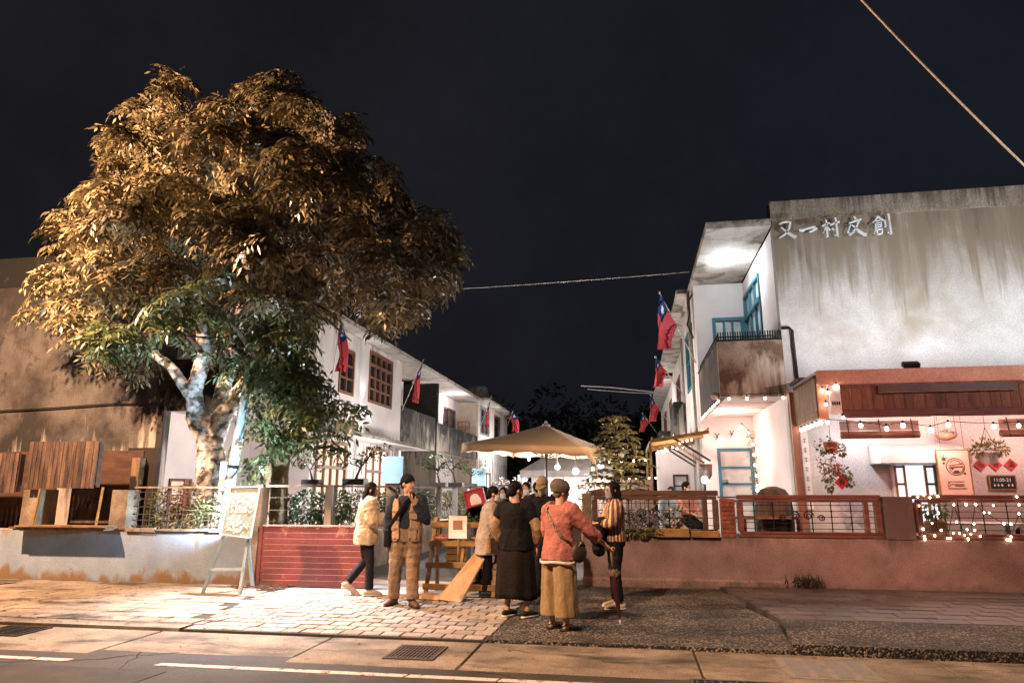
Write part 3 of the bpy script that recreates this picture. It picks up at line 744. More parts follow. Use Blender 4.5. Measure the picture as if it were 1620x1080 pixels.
H3 = thing('row_house', 'pale two storey row house at the far end of the right hand row', 'house', (2.1, 33.2, 0))
walls(MB(), 'x', 2.1, 2.3, 33.1, 47, 0, 6.7, [(34.5, 36.5, 4.4, 6.0), (40, 43, 4.3, 6.0)]).build('wall', M_white, H3)
MB().box(1.4, 8, 33.1, 47, 6.75, 6.9).build('roof', M_eave, H3)
MB().box(1.5, 2.095, 37, 39.6, 3.3, 4.6).build('balcony', M_moss, H3)
window(H3, 'x', 2.1, 34.5, 36.5, 4.4, 6.0, 2, 2, M_brownframe, M_glassdark, -1)
window(H3, 'x', 2.1, 40, 43, 4.3, 6.0, 3, 2, M_brownframe, M_glassdark, -1)

# ------------------------------------------------------------------ left corner house: blank wall beside the shop counters
L0 = thing('corner_house', 'old blank stained house wall rising behind the tree and shop counters', 'house', (-10.62, 14.2, 0))
MB().box(-26, -10.62, 14.2, 14.45, 0, 6.55).build('wall', M_leftwall, L0)
MB().box(-26, -10.59, 14.17, 14.47, 6.55, 7.32).build('parapet', M_moss, L0)
walls(MB(), 'x', -10.85, -10.623, 14.453, 18.0, 0, 6.5, [(14.62, 15.45, 0.9, 1.82)]).build('side_wall', M_inner, L0)
MB().box(-26, -10.86, 14.46, 25, 6.4, 6.54).build('roof', M_eave, L0)
MB().box(-10.70, -10.56, 14.12, 14.196, 0, 3.45).build('corner_post', mat('dark_post', (0.06, 0.05, 0.045), 0.8), L0)
walls(MB(), 'y', 18.0, 18.2, -10.62, -8.8, 0, 6.5, [(-10.2, -9.4, 0.9, 2.3)]).build('back_wall', M_inner, L0)
window(L0, 'y', 18.0, -10.2, -9.4, 0.9, 2.3, 2, 2, M_brownframe, M_lit, -1)
MB().box(-10.62, -8.8, 14.2, 14.35, 3.35, 4.55).box(-8.92, -8.8, 14.353, 17.99, 3.35, 4.55).build('balcony', M_moss, L0)
MB().box(-10.615, -8.925, 14.355, 17.99, 3.35, 3.45).build('balcony_floor', M_inner, L0)
MB().box(-10.85, -8.7, 14.15, 18.2, 6.552, 6.7).build('balcony_roof', M_eave, L0)
w = window(L0, 'x', -10.62, 14.62, 15.45, 0.9, 1.82, 1, 1, M_brownframe, M_lit, 1, 0.06)
for k in range(4): MB().box(-10.60, -10.585, 14.7, 15.38, 1.02 + k * .2, 1.05 + k * .2).build('bar', M_brownframe, w)
MB().box(-10.58, -10.56, 15.12, 15.24, 0.92, 1.8).build('sash', mat('red_sash', (0.4, 0.05, 0.05), 0.5), w)

# ------------------------------------------------------------------ left row: three houses along the alley
A = thing('row_house', 'white two storey row house with a large brown grid window and wall lamp', 'house', (-8.8, 18.2, 0))
walls(MB(), 'x', -9.02, -8.8, 18.203, 25.5, 0, 6.5, [(19.6, 20.75, 4.5, 5.95), (22.05, 24.4, 4.5, 6.3), (18.35, 20.5, -1, 3.0), (22.1, 24.3, 0.3, 3.0)]).build('wall', M_white, A)
window(A, 'x', -8.8, 22.05, 24.4, 4.5, 6.3, 4, 3, M_brownframe, M_glassdark, 1, 0.09, transom=0.72)
window(A, 'x', -8.8, 19.6, 20.75, 4.5, 5.95, 2, 3, M_brownframe, M_glassdark, 1, 0.09)
window(A, 'x', -8.8, 18.35, 20.5, 0.02, 3.0, 4, 2, M_brownframe, M_lit, 1, 0.10, 'shop_door', 0.72)
window(A, 'x', -8.8, 22.1, 24.3, 0.3, 3.0, 3, 1, M_brownframe, M_lit, 1, 0.10, transom=0.68)
MB().box(-9.0, -8.05, 18.0, 25.9, 3.14, 3.25).build('canopy_slab', M_moss, A)
MB().box(-9.0, -8.06, 18.02, 25.88, 3.10, 3.137).build('canopy_soffit', M_inner, A)
MB().box(-13, -8.32, 18.2, 29.6, 6.52, 6.66).build('roof', M_eave, A)
MB().box(-13, -8.6, 18.25, 26.5, 6.662, 7.0).build('roof_parapet', M_moss, A)
MB().box(-8.95, -8.8, 25.503, 30.4, 3.3, 4.78).build('balcony', M_moss, A)
MB().box(-10.4, -8.955, 25.503, 30.4, 3.3, 3.42).build('balcony_floor', M_inner, A)
MB().box(-10.5, -10.4, 25.5, 30.4, 0, 6.515).build('recess_wall', M_inner, A)
MB().box(-10.39, -9.025, 25.3, 25.498, 0, 6.515).build('return_wall', M_white, A)
l = MB().box(-8.78, -8.62, 21.47, 21.63, 4.06, 4.30).build('wall_lamp', M_blackmetal, A)
MB().box(-8.76, -8.64, 21.49, 21.61, 4.301, 4.304).box(-8.76, -8.64, 21.49, 21.61, 4.055, 4.058).build('lamp_lens', emis('lens_glow', (0.85, 0.94, 1), 12), l)
B = thing('row_house', 'dark mossy row house with an open upper balcony in the middle of the row', 'house', (-8.8, 30.5, 0))
MB().box(-10.4, -8.75, 30.5, 30.72, 0, 6.42).build('party_wall', M_moss, B)
walls(MB(), 'x', -10.1, -9.9, 30.725, 39.2, 0, 6.6, [(35.6, 38.2, 3.5, 6.0), (33.4, 34.6, -1, 2.5)]).build('wall', M_inner, B)
MB().box(-8.95, -8.8, 30.725, 39.2, 3.3, 4.62).build('balcony', M_moss, B)
MB().box(-9.897, -8.955, 30.725, 39.2, 3.3, 3.42).build('balcony_floor', M_inner, B)
MB().box(-9.897, -8.8, 39.0, 39.2, 0, 6.6).build('return_wall', mat('tan_plaster', (0.5, 0.40, 0.32), 0.85, (0.38, 0.29, 0.22), 1.5), B)
MB().box(-13, -8.5, 30.3, 39.3, 6.62, 6.78).build('roof', M_eave, B)
window(B, 'x', -9.9, 35.6, 38.2, 3.5, 6.0, 2, 1, M_oldplank, M_glassdark, 1, 0.12, 'balcony_door')
window(B, 'y', 38.0, -9.7, -8.96, 3.6, 5.4, 3, 4, M_brownframe, M_frost, -1, 0.08, 'shutter', glaze=False)
window(B, 'x', -9.9, 33.4, 34.6, 0.0, 2.5, 1, 3, M_brownframe, M_lit, 1, 0.10, 'door')
C_ = thing('row_house', 'end house of the row with white upper bay and dark windows', 'house', (-8.8, 39.4, 0))
walls(MB(), 'x', -9.0, -8.8, 39.4, 49, 0, 6.75, [(40.0, 42.6, 4.8, 6.5), (44.2, 46.2, 4.4, 6.4), (41, 43, 0.8, 2.6)]).build('wall', M_white, C_)
MB().box(-13, -9.003, 39.4, 39.6, 0, 6.75).build('end_wall', M_moss, C_)
MB().box(-13, -8.2, 39.35, 50.5, 6.76, 6.9).build('roof', M_eave, C_)
MB().box(-13, -8.75, 39.4, 47.5, 6.903, 7.5).build('roof_parapet', M_parapet, C_)
window(C_, 'x', -8.8, 40.0, 42.6, 4.8, 6.5, 2, 1, M_steel, M_glassdark, 1, 0.12)
window(C_, 'x', -8.8, 44.2, 46.2, 4.4, 6.4, 1, 1, M_oldplank, M_glassdark, 1, 0.12)
window(C_, 'x', -8.8, 41, 43, 0.8, 2.6, 2, 2, M_brownframe, M_litcool, 1, 0.12)
t = thing('water_tank', 'small pale blue box tank on the flat roof of the end house', 'water tank', (-9.7, 43.5, 7.5))
MB().box(-10.2, -9.2, 43, 44, 7.5, 8.1).build('tank', M_skyblue, t, bevel=.03); MB().box(-10.25, -9.15, 42.95, 44.05, 8.102, 8.15).build('lid', M_steel, t)

# ------------------------------------------------------------------ wooded hill closing the view
hv = []; hf = []; nx, ny = 60, 8
for j in range(ny):
    for i in range(nx):
        x = -70 + 140 * i / (nx - 1); y = 62 + j * 7
        z = -0.5 + (9.5 + 2.5 * math.sin(x * .11) + 1.5 * math.sin(x * .37 + 1)) * min(1, j / 4) + rnd.uniform(-.4, .4)
        hv.append((x, y, z))
for j in range(ny - 1):
    for i in range(nx - 1): hf.append((j * nx + i, j * nx + i + 1, (j + 1) * nx + i + 1, (j + 1) * nx + i))
mb = MB(); mb.add(hv, hf); mb.build('hill', mat('hill_ground', (0.03, 0.032, 0.02), 0.95), smooth=True, kind='structure')
blobs = []
for i in range(90):
    x = rnd.uniform(-32, 24); y = rnd.uniform(63, 84)
    blobs.append((x, y, 2.5 + (y - 62) * .33 + rnd.uniform(-1, 2.5), rnd.uniform(1.6, 3.2), rnd.uniform(1.6, 3), rnd.uniform(1.5, 3)))
blob_leaves('hillside_wood', blobs, 170, 0.75, 0.4, leafmat('night_leaf', (0.02, 0.03, 0.012), (0.06, 0.07, 0.03), 0.6), kind='stuff')

# ------------------------------------------------------------------ front wall, right of the opening
FW = thing('front_wall', 'long rose plastered street wall below the patio railings', 'wall', (-0.85, 12, 0))
mb = MB().box(-0.85, 9.5, 12.0, 12.25, -0.1, 0.79)
mb.build('wall', M_wlow_r, FW, bevel=.008)
MB().prism([(-0.86, 11.955, 0), (-0.86, 11.999, 0), (-0.86, 11.999, 0.145), (-0.86, 11.98, 0.145), (-0.86, 11.955, 0.11)], (3.2, 0, 0)).build('plinth', M_wlow_r, FW)
MB().box(3.93, 4.36, 11.985, 12.25, 0.791, 1.45).build('pilaster', M_wlow_r, FW, bevel=.006)
MB().box(-0.85, -0.70, 12.0, 12.2, 0.791, 1.5).build('end_post', M_pillar, FW)
bp = thing('brick_pier', 'small red brick pier standing on the rose wall between two railings', 'pier', (1.54, 12.1, 0.79))
MB().box(1.435, 1.645, 12.0, 12.22, 0.792, 1.41).build('core', M_mortar, bp)
for r_ in range(9):
    off = 0.0 if r_ % 2 else 0.035
    xs = [1.425, 1.495 + off, 1.57 + off, 1.655]
    for k in range(3):
        MB().box(xs[k] + .004, xs[k + 1] - .004, 11.985, 12.05, 0.797 + r_ * .069, 0.797 + r_ * .069 + .060).build('brick', M_redbrick, bp, bevel=.004)
MB().box(1.41, 1.67, 11.975, 12.235, 1.421, 1.45).build('cap', M_wlow_r, bp)

def scroll(mb, cx, cz, y, s, flip=1, r=0.008):
    pts = []
    for k in range(22):
        a = k / 21 * 3.6 * PI; q = s * (1 - k / 24)
        pts.append((cx + flip * (q * math.cos(a)), y, cz + q * math.sin(a) * 0.9))
    mb.tube(pts, r, 5)
def railing(name, label, x0, x1, z0, z1, m, thick, ys=12.06, nv=5, nh=5, extra=True):
    t = thing(name, label, 'railing', ((x0 + x1) / 2, ys, z0))
    MB().box(x0, x1, ys - .06, ys + .08, z1 - thick, z1).build('top_rail', m, t, bevel=.008)
    MB().box(x0 + .03, x1 - .03, ys - .045, ys + .06, z1 - thick * 1.75, z1 - thick - .004).build('rail', m, t, bevel=.006)
    MB().box(x0, x1, ys - .06, ys + .08, z0, z0 + thick * .8).build('bottom_rail', m, t, bevel=.008)
    MB().box(x0 + .03, x1 - .03, ys - .04, ys + .06, z0 + thick * .8 + .004, z0 + thick * 1.4).build('rail', m, t, bevel=.006)
    a, b = z0 + thick * 1.4 + .002, z1 - thick * 1.75 - .002
    for px in (x0 + .05, x1 - .05): MB().box(px - .045, px + .045, ys - .05, ys + .07, a, b).build('post', m, t, bevel=.006)
    if extra: MB().box(x1 - .26, x1 - .19, ys - .04, ys + .05, a, b).build('post', m, t, bevel=.006)
    for i in range(nv):
        xx = x0 + .12 + (x1 - x0 - .42) * (i + .5) / nv
        mb = MB().tube([(xx, ys, a), (xx, ys, b)], 0.009, 6)
        for j in range(nh): mb.ell((xx, ys, a + (b - a) * (j + .5) / nh), (.02, .02, .014), 6, 4)
        mb.build('grille_bar', M_blackmetal, t)
    for j in range(nh):
        zz = a + (b - a) * (j + .5) / nh
        MB().bar((x0 + .1, ys + .016, zz), (x1 - .1, ys + .016, zz), .010).build('grille_wire', M_blackmetal, t)
    cx, cz = (x0 + x1) / 2 - .1, (a + b) / 2
    for f in (1, -1):
        for args in ((cx + f * .10, cz + .02, ys - .012, .085, f), (cx + f * .30, cz - .02, ys - .012, .06, -f)):
            mb = MB(); scroll(mb, *args, r=.010); mb.build('scroll', M_blackmetal, t)
    return t
railing('patio_railing', 'brown timber railing with wire grid beside the brick pier, flower troughs at its foot', -0.69, 1.40, 0.80, 1.545, M_darkwood, .085, nv=5, nh=4)
railing('patio_railing', 'dark red railing with iron scroll grille between brick pier and plaster pilaster', 1.69, 3.90, 0.80, 1.475, M_redwood, .065, nv=6, nh=5)
railing('patio_railing', 'red brown railing wrapped with twinkling fairy lights', 4.40, 8.6, 0.80, 1.475, M_redwood, .065, nv=11, nh=5, extra=False)

def trough(label, x0, x1, y0, y1, z0, z1, m=M_tanwood):
    t = thing('planter', label, 'planter', ((x0 + x1) / 2, (y0 + y1) / 2, z0)); q = .02
    mb = MB().box(x0, x1, y0, y0 + q, z0, z1).box(x0, x1, y1 - q, y1, z0, z1).box(x0, x0 + q, y0 + q, y1 - q, z0, z1).box(x1 - q, x1, y0 + q, y1 - q, z0, z1).box(x0 + q, x1 - q, y0 + q, y1 - q, z0, z0 + q)
    mb.build('trough', m, t, bevel=.004)
    MB().box(x0 + q, x1 - q, y0 + q, y1 - q, z0 + q, z1 - .03).build('soil', M_soil, t)
    return t
trough('empty tan timber trough sitting on the rose wall by the brick pier', 0.93, 1.38, 11.93, 12.0, 0.795, 0.90)
trough('tan trough overgrown with low plants on the rose wall', 0.36, 0.90, 11.93, 12.0, 0.795, 0.93)

# ------------------------------------------------------------------ timber canopy over the patio
CN = thing('timber_canopy', 'timber patio canopy with red fascia and vertical knotty planks', 'canopy', (3.17, 12.2, 0))
MB().box(3.16, 9.5, 12.16, 12.20, 3.29, 3.535).build('fascia', M_fascia, CN, bevel=.006)
MB().box(3.36, 9.5, 12.175, 12.205, 3.235, 3.287).build('top_rail', M_plank, CN)
x = 3.52; src = None
while x < 9.4:
    w = rnd.uniform(.135, .18)
    MB().box(x, x + w - .006, 12.185 + rnd.uniform(-.004, .004), 12.21, 2.862, 3.233).build('plank', M_plank, CN, bevel=.003)
    x += w
MB().box(3.5, 9.5, 12.165, 12.21, 2.73, 2.86).build('bottom_rail', M_redwood, CN, bevel=.005)
MB().box(3.16, 3.30, 12.205, 12.26, 2.72, 3.285).build('corner_post', M_fascia, CN)
MB().box(3.16, 9.5, 12.205, 13.93, 3.48, 3.53).build('roof', M_eave, CN)
MB().box(3.12, 9.5, 13.3, 13.99, 3.537, 3.60).build('roof_edge', M_moss, CN)
MB().box(3.32, 9.5, 12.265, 13.96, 3.40, 3.475).build('ceiling', M_inner, CN)
y = 12.28
for k in range(7):
    MB().box(3.14, 3.165, y, y + .215, 2.86, 3.43).build('side_plank', M_ltplank, CN, bevel=.003); y += .222
MB().box(3.13, 3.17, 12.265, 13.84, 2.74, 2.855).build('side_rail', M_ltplank, CN)
MB().box(3.13, 3.17, 12.265, 13.84, 3.435, 3.47).build('side_rail', M_darkwood, CN)
MB().box(3.06, 3.19, 13.845, 13.955, 0.0, 3.40).build('post', mat('red_brown_post', (0.30, 0.13, 0.085), 0.6, (0.19, 0.08, 0.05), 2, stretch=(4, 4, .6)), CN)
t = thing('notice_board', 'white upright notice with black characters on the canopy corner', 'notice', (3.41, 12.16, 2.8))
MB().box(3.32, 3.50, 12.14, 12.158, 2.79, 3.27).build('board', M_paper, t)
for k in range(4):
    mb = MB().box(3.355 + k * .034, 3.376 + k * .034, 12.134, 12.139, 2.94, 3.0).box(3.352 + k * .034, 3.380 + k * .034, 12.134, 12.139, 2.965, 2.975)
    mb.build('character', M_ink, t)
t = thing('sign_board', 'blank dark sign board tilted on the canopy planks', 'sign', (5.1, 12.14, 3.2))
MB().obox((5.13, 12.145, 3.195), (1.04, 0, 0), (0, .018, 0), (0, 0, .062)).build('board', mat('dark_sign', (0.085, 0.05, 0.045), 0.5, (0.05, 0.03, 0.028), 3), t)
MB().bar((4.09, 12.12, 3.128), (6.17, 12.12, 3.134), .012).build('edge_strip', M_tanwood, t)
t = thing('flood_lamp', 'small dark flood lamp lying on the canopy roof edge', 'flood lamp', (4.72, 12.3, 3.53))
MB().obox((4.72, 12.34, 3.62), (.13, 0, 0), (0, .05, .03), (0, -.02, .035)).build('housing', M_blackmetal, t, bevel=.005)
MB().box(4.70, 4.74, 12.32, 12.36, 3.53, 3.60).build('bracket', M_blackmetal, t)
t = thing('couplet_strip', 'narrow white paper strip with a column of grey characters beside the brown post', 'paper strip', (3.3, 13.97, 1.5))
MB().box(3.23, 3.36, 13.975, 13.985, 1.2, 2.72).build('paper', M_paper, t)
for k in range(7):
    z = 2.5 - k * .18; mb = MB()
    mb.box(3.27, 3.325, 13.97, 13.974, z, z + .012).box(3.27, 3.325, 13.97, 13.974, z - .05, z - .038).box(3.288, 3.30, 13.9695, 13.9735, z - .07, z + .03)
    mb.build('character', mat('grey_ink', (0.25, 0.22, 0.2), 0.8, bump=0), t)

# window with concrete hood on the patio wall
t = thing('hooded_window', 'open brown window under a thick white concrete hood on the patio wall', 'window', (5.1, 13.98, 1))
MB().prism([(4.42, 13.42, 2.02), (4.42, 13.42, 2.19), (4.42, 13.98, 2.40), (4.42, 13.98, 2.02)], (1.52, 0, 0)).build('hood', M_inner, t, bevel=.01)
MB().box(4.76, 4.80, 13.90, 13.99, 0.95, 2.0).box(5.52, 5.56, 13.90, 13.99, 0.95, 2.0).box(4.805, 5.515, 13.90, 13.99, 0.95, 0.99).build('frame', M_inner, t)
MB().box(4.805, 5.515, 13.965, 13.985, 0.995, 2.0).build('pane', emis('lit_room', (0.86, 0.92, 1.0), 0.75), t)
for x in (4.805, 5.32):
    f = MB(); f.box(x, x + .035, 13.90, 13.94, 1.0, 2.0).box(x + .16, x + .19, 13.90, 13.94, 1.0, 2.0)
    for z in (1.0, 1.32, 1.64, 1.955): f.box(x + .037, x + .158, 13.905, 13.935, z, z + .04)
    f.build('casement', M_tanwood, t)
# poster
t = thing('poster', 'salmon poster with a round bowl emblem and lines of print', 'poster', (5.83, 13.97, 1.58))
M_salmon = mat('salmon_paper', (0.68, 0.45, 0.36), 0.7, (0.60, 0.38, 0.30), 2, bump=0, fine=.05)
MB().box(5.58, 6.08, 13.955, 13.985, 1.52, 2.28).build('board', M_salmon, t)
MB().box(5.56, 5.578, 13.95, 13.99, 1.5, 2.30).box(6.082, 6.10, 13.95, 13.99, 1.5, 2.30).box(5.58, 6.08, 13.95, 13.99, 2.282, 2.30).box(5.58, 6.08, 13.95, 13.99, 1.5, 1.518).build('frame', M_tanwood, t)
M_print = mat('brown_print', (0.10, 0.045, 0.03), 0.8, bump=0, fine=0)
mb = MB()
def ring(mb, cx, cz, r, y, w, a0=0, a1=2 * PI, sx=1.0, n=28):
    mb.tube([(cx + sx * r * math.cos(a0 + (a1 - a0) * k / n), y, cz + r * math.sin(a0 + (a1 - a0) * k / n)) for k in range(n + 1)], w, 5)
ring(mb, 5.85, 2.00, .145, 13.952, .007); ring(mb, 5.86, 2.0, .115, 13.952, .005, PI, 2 * PI); ring(mb, 5.85, 2.02, .09, 13.952, .006, .2, 2.6)
mb.bar((5.75, 13.952, 2.02), (5.97, 13.952, 2.05), .008, .014).bar((5.76, 13.952, 1.985), (5.97, 13.952, 2.0), .008, .02)
mb.ell((5.80, 13.952, 1.97), (.022, .004, .022)).ell((5.86, 13.952, 1.91), (.05, .004, .028)); mb.ell((5.68, 13.952, 2.13), (.03, .004, .035)).ell((5.67, 13.952, 2.06), (.022, .004, .02))
for k in range(5): mb.bar((5.67, 13.952, 2.15), (5.67 + .06 * math.cos(k * 1.3), 13.952, 2.15 + .06 * math.sin(k * 1.3)), .006, .010)
mb.ell((5.99, 13.952, 1.88), (.02, .004, .02))
for z, a, b in ((1.735, 5.70, 5.97), (1.69, 5.76, 5.95), (1.665, 5.80, 5.96), (1.62, 5.69, 5.99)): mb.box(a, b, 13.949, 13.954, z, z + .012)
ring(mb, 5.715, 1.69, .025, 13.952, .005)
mb.build('print', M_print, t, kind='stuff')
for _o in [t] : t.location = V(t.location) + V((-.23, -.6, -.045))
MB().bar((5.42, 13.36, 2.25), (5.42, 13.36, 3.4), .005).bar((5.80, 13.36, 2.25), (5.80, 13.36, 3.4), .005).build('cord', M_cord, t)
# three red diamonds joined by a cord
M_red = mat('red_paper', (0.52, 0.05, 0.045), 0.7, bump=0, fine=.05)
for i, (cx, ch, lab) in enumerate(((6.31, '福', 'red paper diamond half hidden under the white hanging pot'), (6.56, '春', 'middle red paper diamond of the three strung on the patio wall'), (6.81, '滿', 'red paper diamond above the chalkboard reader, last of the three'))):
    t = thing('paper_diamond', lab, 'wall ornament', (cx, 13.98, 2.0), 'red diamonds on the patio wall')
    s = .115
    MB().prism([(cx - s, 13.972, 2.0), (cx, 13.972, 2.0 + s), (cx + s, 13.972, 2.0), (cx, 13.972, 2.0 - s)], (0, .01, 0)).build('paper', M_red, t)
    text('character', ch, 0.12, (cx, 13.968, 2.0), (1, 0, 0), (0, 0, 1), M_ink, t, .001)
t = thing('chalkboard', 'small black chalkboard with white opening hours on the patio wall', 'chalkboard', (6.62, 13.97, 1.58))
MB().box(6.42, 6.83, 13.955, 13.985, 1.575, 1.80).build('board', mat('slate', (0.014, 0.022, 0.022), 0.7), t)
MB().box(6.40, 6.85, 13.95, 13.988, 1.802, 1.82).box(6.40, 6.85, 13.95, 13.988, 1.555, 1.573).box(6.40, 6.418, 13.95, 13.988, 1.573, 1.802).box(6.832, 6.85, 13.95, 13.988, 1.573, 1.802).build('frame', M_tanwood, t)
text('hours', '11:00-21', 0.085, (6.62, 13.951, 1.73), (1, 0, 0), (0, 0, 1), M_chalk, t, .001)
mb = MB()
for k, xx in enumerate((6.47, 6.53, 6.59, 6.70, 6.76)): mb.box(xx, xx + .035, 13.9515, 13.9545, 1.63, 1.642).box(xx + .01, xx + .02, 13.951, 13.954, 1.615, 1.665)
mb.build('chalk_marks', M_chalk, t, kind='stuff')

# rolled bamboo blinds
def blind(label, x0, x1, y, z0, z1):
    t = thing('bamboo_blind', label, 'blind', ((x0 + x1) / 2, y, z0))
    M_bam = mat('bamboo', (0.34, 0.13, 0.075), 0.6, (0.17, 0.06, 0.035), 3, stretch=(.6, 6, 9), var=.25)
    n = int((z1 - z0 - .11) / .018)
    for k in range(n): MB().bar((x0, y, z1 - k * .018), (x1, y, z1 - k * .018), .008, .015).build('slat', M_bam, t)
    mb = MB()
    for k in range(16):
        a = k / 16 * 2 * PI; mb.bar((x0 + .01, y + .055 * math.cos(a), z0 + .055 + .055 * math.sin(a)), (x1 - .01, y + .055 * math.cos(a), z0 + .055 + .055 * math.sin(a)), .017, .017)
    mb.build('roll', M_bam, t)
    for xx in (x0 + .12, (x0 + x1) / 2, x1 - .12): MB().bar((xx, y - .065, z0 - .005), (xx, y - .01, 2.74), .012).build('cord', M_cord, t)
blind('long rolled bamboo blind hanging over the ivy and hooded window', 3.57, 4.83, 12.62, 2.42, 2.70)
blind('bamboo blind hanging at the picture edge above the paper diamonds', 6.06, 7.3, 12.62, 2.42, 2.70)

# hanging and climbing plants of the patio
def hang_pot(label, x, y, z, m_pot, m_leaf, cords=True, s=.16, n=170, ztop=3.4):
    t = thing('hanging_plant', label, 'hanging plant', (x, y, z))
    MB().lathe((x, y, z), [(.06, -.02), (s * .75, 0), (s, .17), (s * 1.06, .17), (s * 1.06, .20), (s * .9, .20), (s * .85, .15)], 16).build('pot', m_pot, t, True)
    if cords:
        mb = MB()
        for k in range(3): mb.bar((x + s * math.cos(k * 2.1), y + s * math.sin(k * 2.1), z + .19), (x, y, min(z + .62, ztop)), .006)
        mb.bar((x, y, min(z + .62, ztop) - .01), (x, y, ztop), .006); mb.build('cord', M_cord, t)
    blob_leaves('foliage', [(x, y, z + .27, s * 1.6, s * 1.5, .14), (x + .1, y - .05, z + .24, s * 1.3, s, .12), (x - .12, y, z + .22, s, s, .10)], n, .09, .03, m_leaf, t)
    return t
hang_pot('white hanging pot with bushy olive plant above the red diamonds', 6.20, 13.4, 2.02, mat('white_pot', (0.72, 0.6, 0.54), 0.5), M_leaf_olive)
t = thing('wall_basket', 'shallow brown shell basket hung high on the patio wall', 'basket', (5.6, 13.5, 2.42))
MB().lathe((5.6, 13.5, 2.42), [(.03, 0), (.14, .04), (.19, .11), (.175, .11), (.12, .05)], 16).build('bowl', M_terra, t, True)
MB().bar((5.43, 13.5, 2.5), (5.46, 13.5, 3.4), .006).bar((5.77, 13.5, 2.5), (5.74, 13.5, 3.4), .006).build('cord', M_cord, t)
blob_leaves('dried_flowers', [(5.6, 13.48, 2.55, .12, .1, .05)], 60, .06, .03, leafmat('dark_dry', (0.03, .02, .015), (.12, .07, .04)), t)
t = thing('hanging_ivy', 'trailing ivy cascading from a hanging clay pot in the patio corner', 'hanging plant', (3.55, 13.0, 2.0))
MB().lathe((3.5, 13.0, 2.2), [(.07, 0), (.11, .05), (.13, .18), (.12, .18)], 14).build('pot', M_terra, t, True)
MB().bar((3.5, 13, 2.36), (3.5, 13, 3.4), .007).build('cord', M_cord, t)
blob_leaves('foliage', [(3.42, 13, 2.32, .2, .15, .15), (3.38, 13, 2.1, .16, .13, .2), (3.45, 13, 1.95, .2, .13, .15), (3.40, 13, 1.8, .12, .1, .12), (3.66, 13, 2.25, .10, .08, .12), (3.6, 13, 1.9, .14, .1, .1), (3.7, 13, 1.82, .12, .08, .05), (3.42, 13, 1.62, .06, .06, .12), (3.72, 13, 1.68, .1, .06, .06)], 70, .055, .045, M_leaf_olive, t, droop=.6)
blob_leaves('flowers', [(3.52, 12.9, 1.9, .11, .06, .09), (3.5, 12.9, 2.3, .1, .06, .08)], 90, .05, .045, leafmat('coral_petal', (.4, .12, .08), (.6, .25, .18)), t)
t = thing('paper_diamond', 'red paper diamond with a black character below the hanging ivy', 'wall ornament', (3.6, 13.0, 1.68), 'red diamonds on the patio wall')
MB().prism([(3.48, 12.93, 1.68), (3.6, 12.93, 1.80), (3.72, 12.93, 1.68), (3.6, 12.93, 1.56)], (0, .01, 0)).build('paper', M_red, t)
text('character', '春', 0.12, (3.6, 12.926, 1.68), (1, 0, 0), (0, 0, 1), M_ink, t, .001)
MB().bar((3.6, 12.935, 1.79), (3.52, 13.0, 2.2), .005).build('cord', M_cord, t)

# string lights
BULB = {}
def string(label, pts, bulbs, m=M_bulb, r=.028, sag=0.0, cable=True, name='string_light', group='festoon strings', cap=True, dz=.05):
    t = thing(name, label, 'string lights', pts[0], group)
    if cable:
        P = []
        for i in range(len(pts) - 1):
            a, b = V(pts[i]), V(pts[i + 1])
            for k in range(6):
                q = k / 6; P.append(a.lerp(b, q) - V((0, 0, sag * 4 * q * (1 - q))))
        P.append(V(pts[-1])); MB().tube(P, .006, 4).build('cable', M_cord, t)
    key = (m.name, r)
    for b in bulbs:
        b = V(b)
        if key not in BULB:
            o = MB().ell((0, 0, 0), (r, r, r * 1.15), 8, 6).build('bulb', m, None, True); o.parent = t; BULB[key] = o.data
        else:
            o = bpy.data.objects.new('bulb', BULB[key]); COL.objects.link(o); o.parent = t
        o.location = b - V(pts[0]) - V((0, 0, dz)); q_ = rnd.uniform(.72, 1.15); o.scale = (q_, q_, q_)
        if cap:
            k2 = ('cap', r)
            if k2 not in BULB:
                c = MB().lathe((0, 0, 0), [(r * .5, 0), (r * .55, r * 1.6), (r * .2, r * 1.9)], 7).build('socket', M_cord); c.parent = t; BULB[k2] = c.data
            else:
                c = bpy.data.objects.new('socket', BULB[k2]); COL.objects.link(c); c.parent = t
            c.location = b - V(pts[0]) - V((0, 0, dz - r * .8))
    return t
row = [(3.34, 2.70), (3.86, 2.64), (4.26, 2.58), (4.52, 2.63), (4.94, 2.55), (5.22, 2.63), (5.58, 2.60), (5.90, 2.59), (6.27, 2.60), (6.7, 2.62), (7.2, 2.6)]
string('zigzag festoon of warm bulbs across the patio in front of the blinds', [(x, 12.45, z + .04) for x, z in row], [(x, 12.45, z + .03) for x, z in row if x not in (5.58,)], r=.032)
string('short run of bulbs along the underside of the canopy side panel', [(3.15, 12.3, 2.74), (3.2, 13.8, 2.74)], [(3.2, 12.35 + k * .28, 2.72) for k in range(6)])
string('festoon bulbs along the front edge under the balcony', [(1.85, 13.95, 3.40), (3.0, 13.95, 3.40)], [(1.95 + k * .34, 13.95, 3.36) for k in range(4)])
string('dense row of bulbs along the alley side edge under the balcony', [(1.79, 14.1, 3.36), (1.79, 17.9, 3.36)], [(1.78, 14.2 + k * .36, 3.35) for k in range(11)], r=.02)
string('bulbs on the corner of the red canopy fascia', [(3.18, 12.13, 3.25), (3.5, 12.13, 3.31)], [(3.22, 12.13, 3.24), (3.3, 12.13, 3.2), (3.25, 12.12, 3.0), (3.44, 12.13, 3.30), (3.5, 12.12, 2.78)], cable=False)
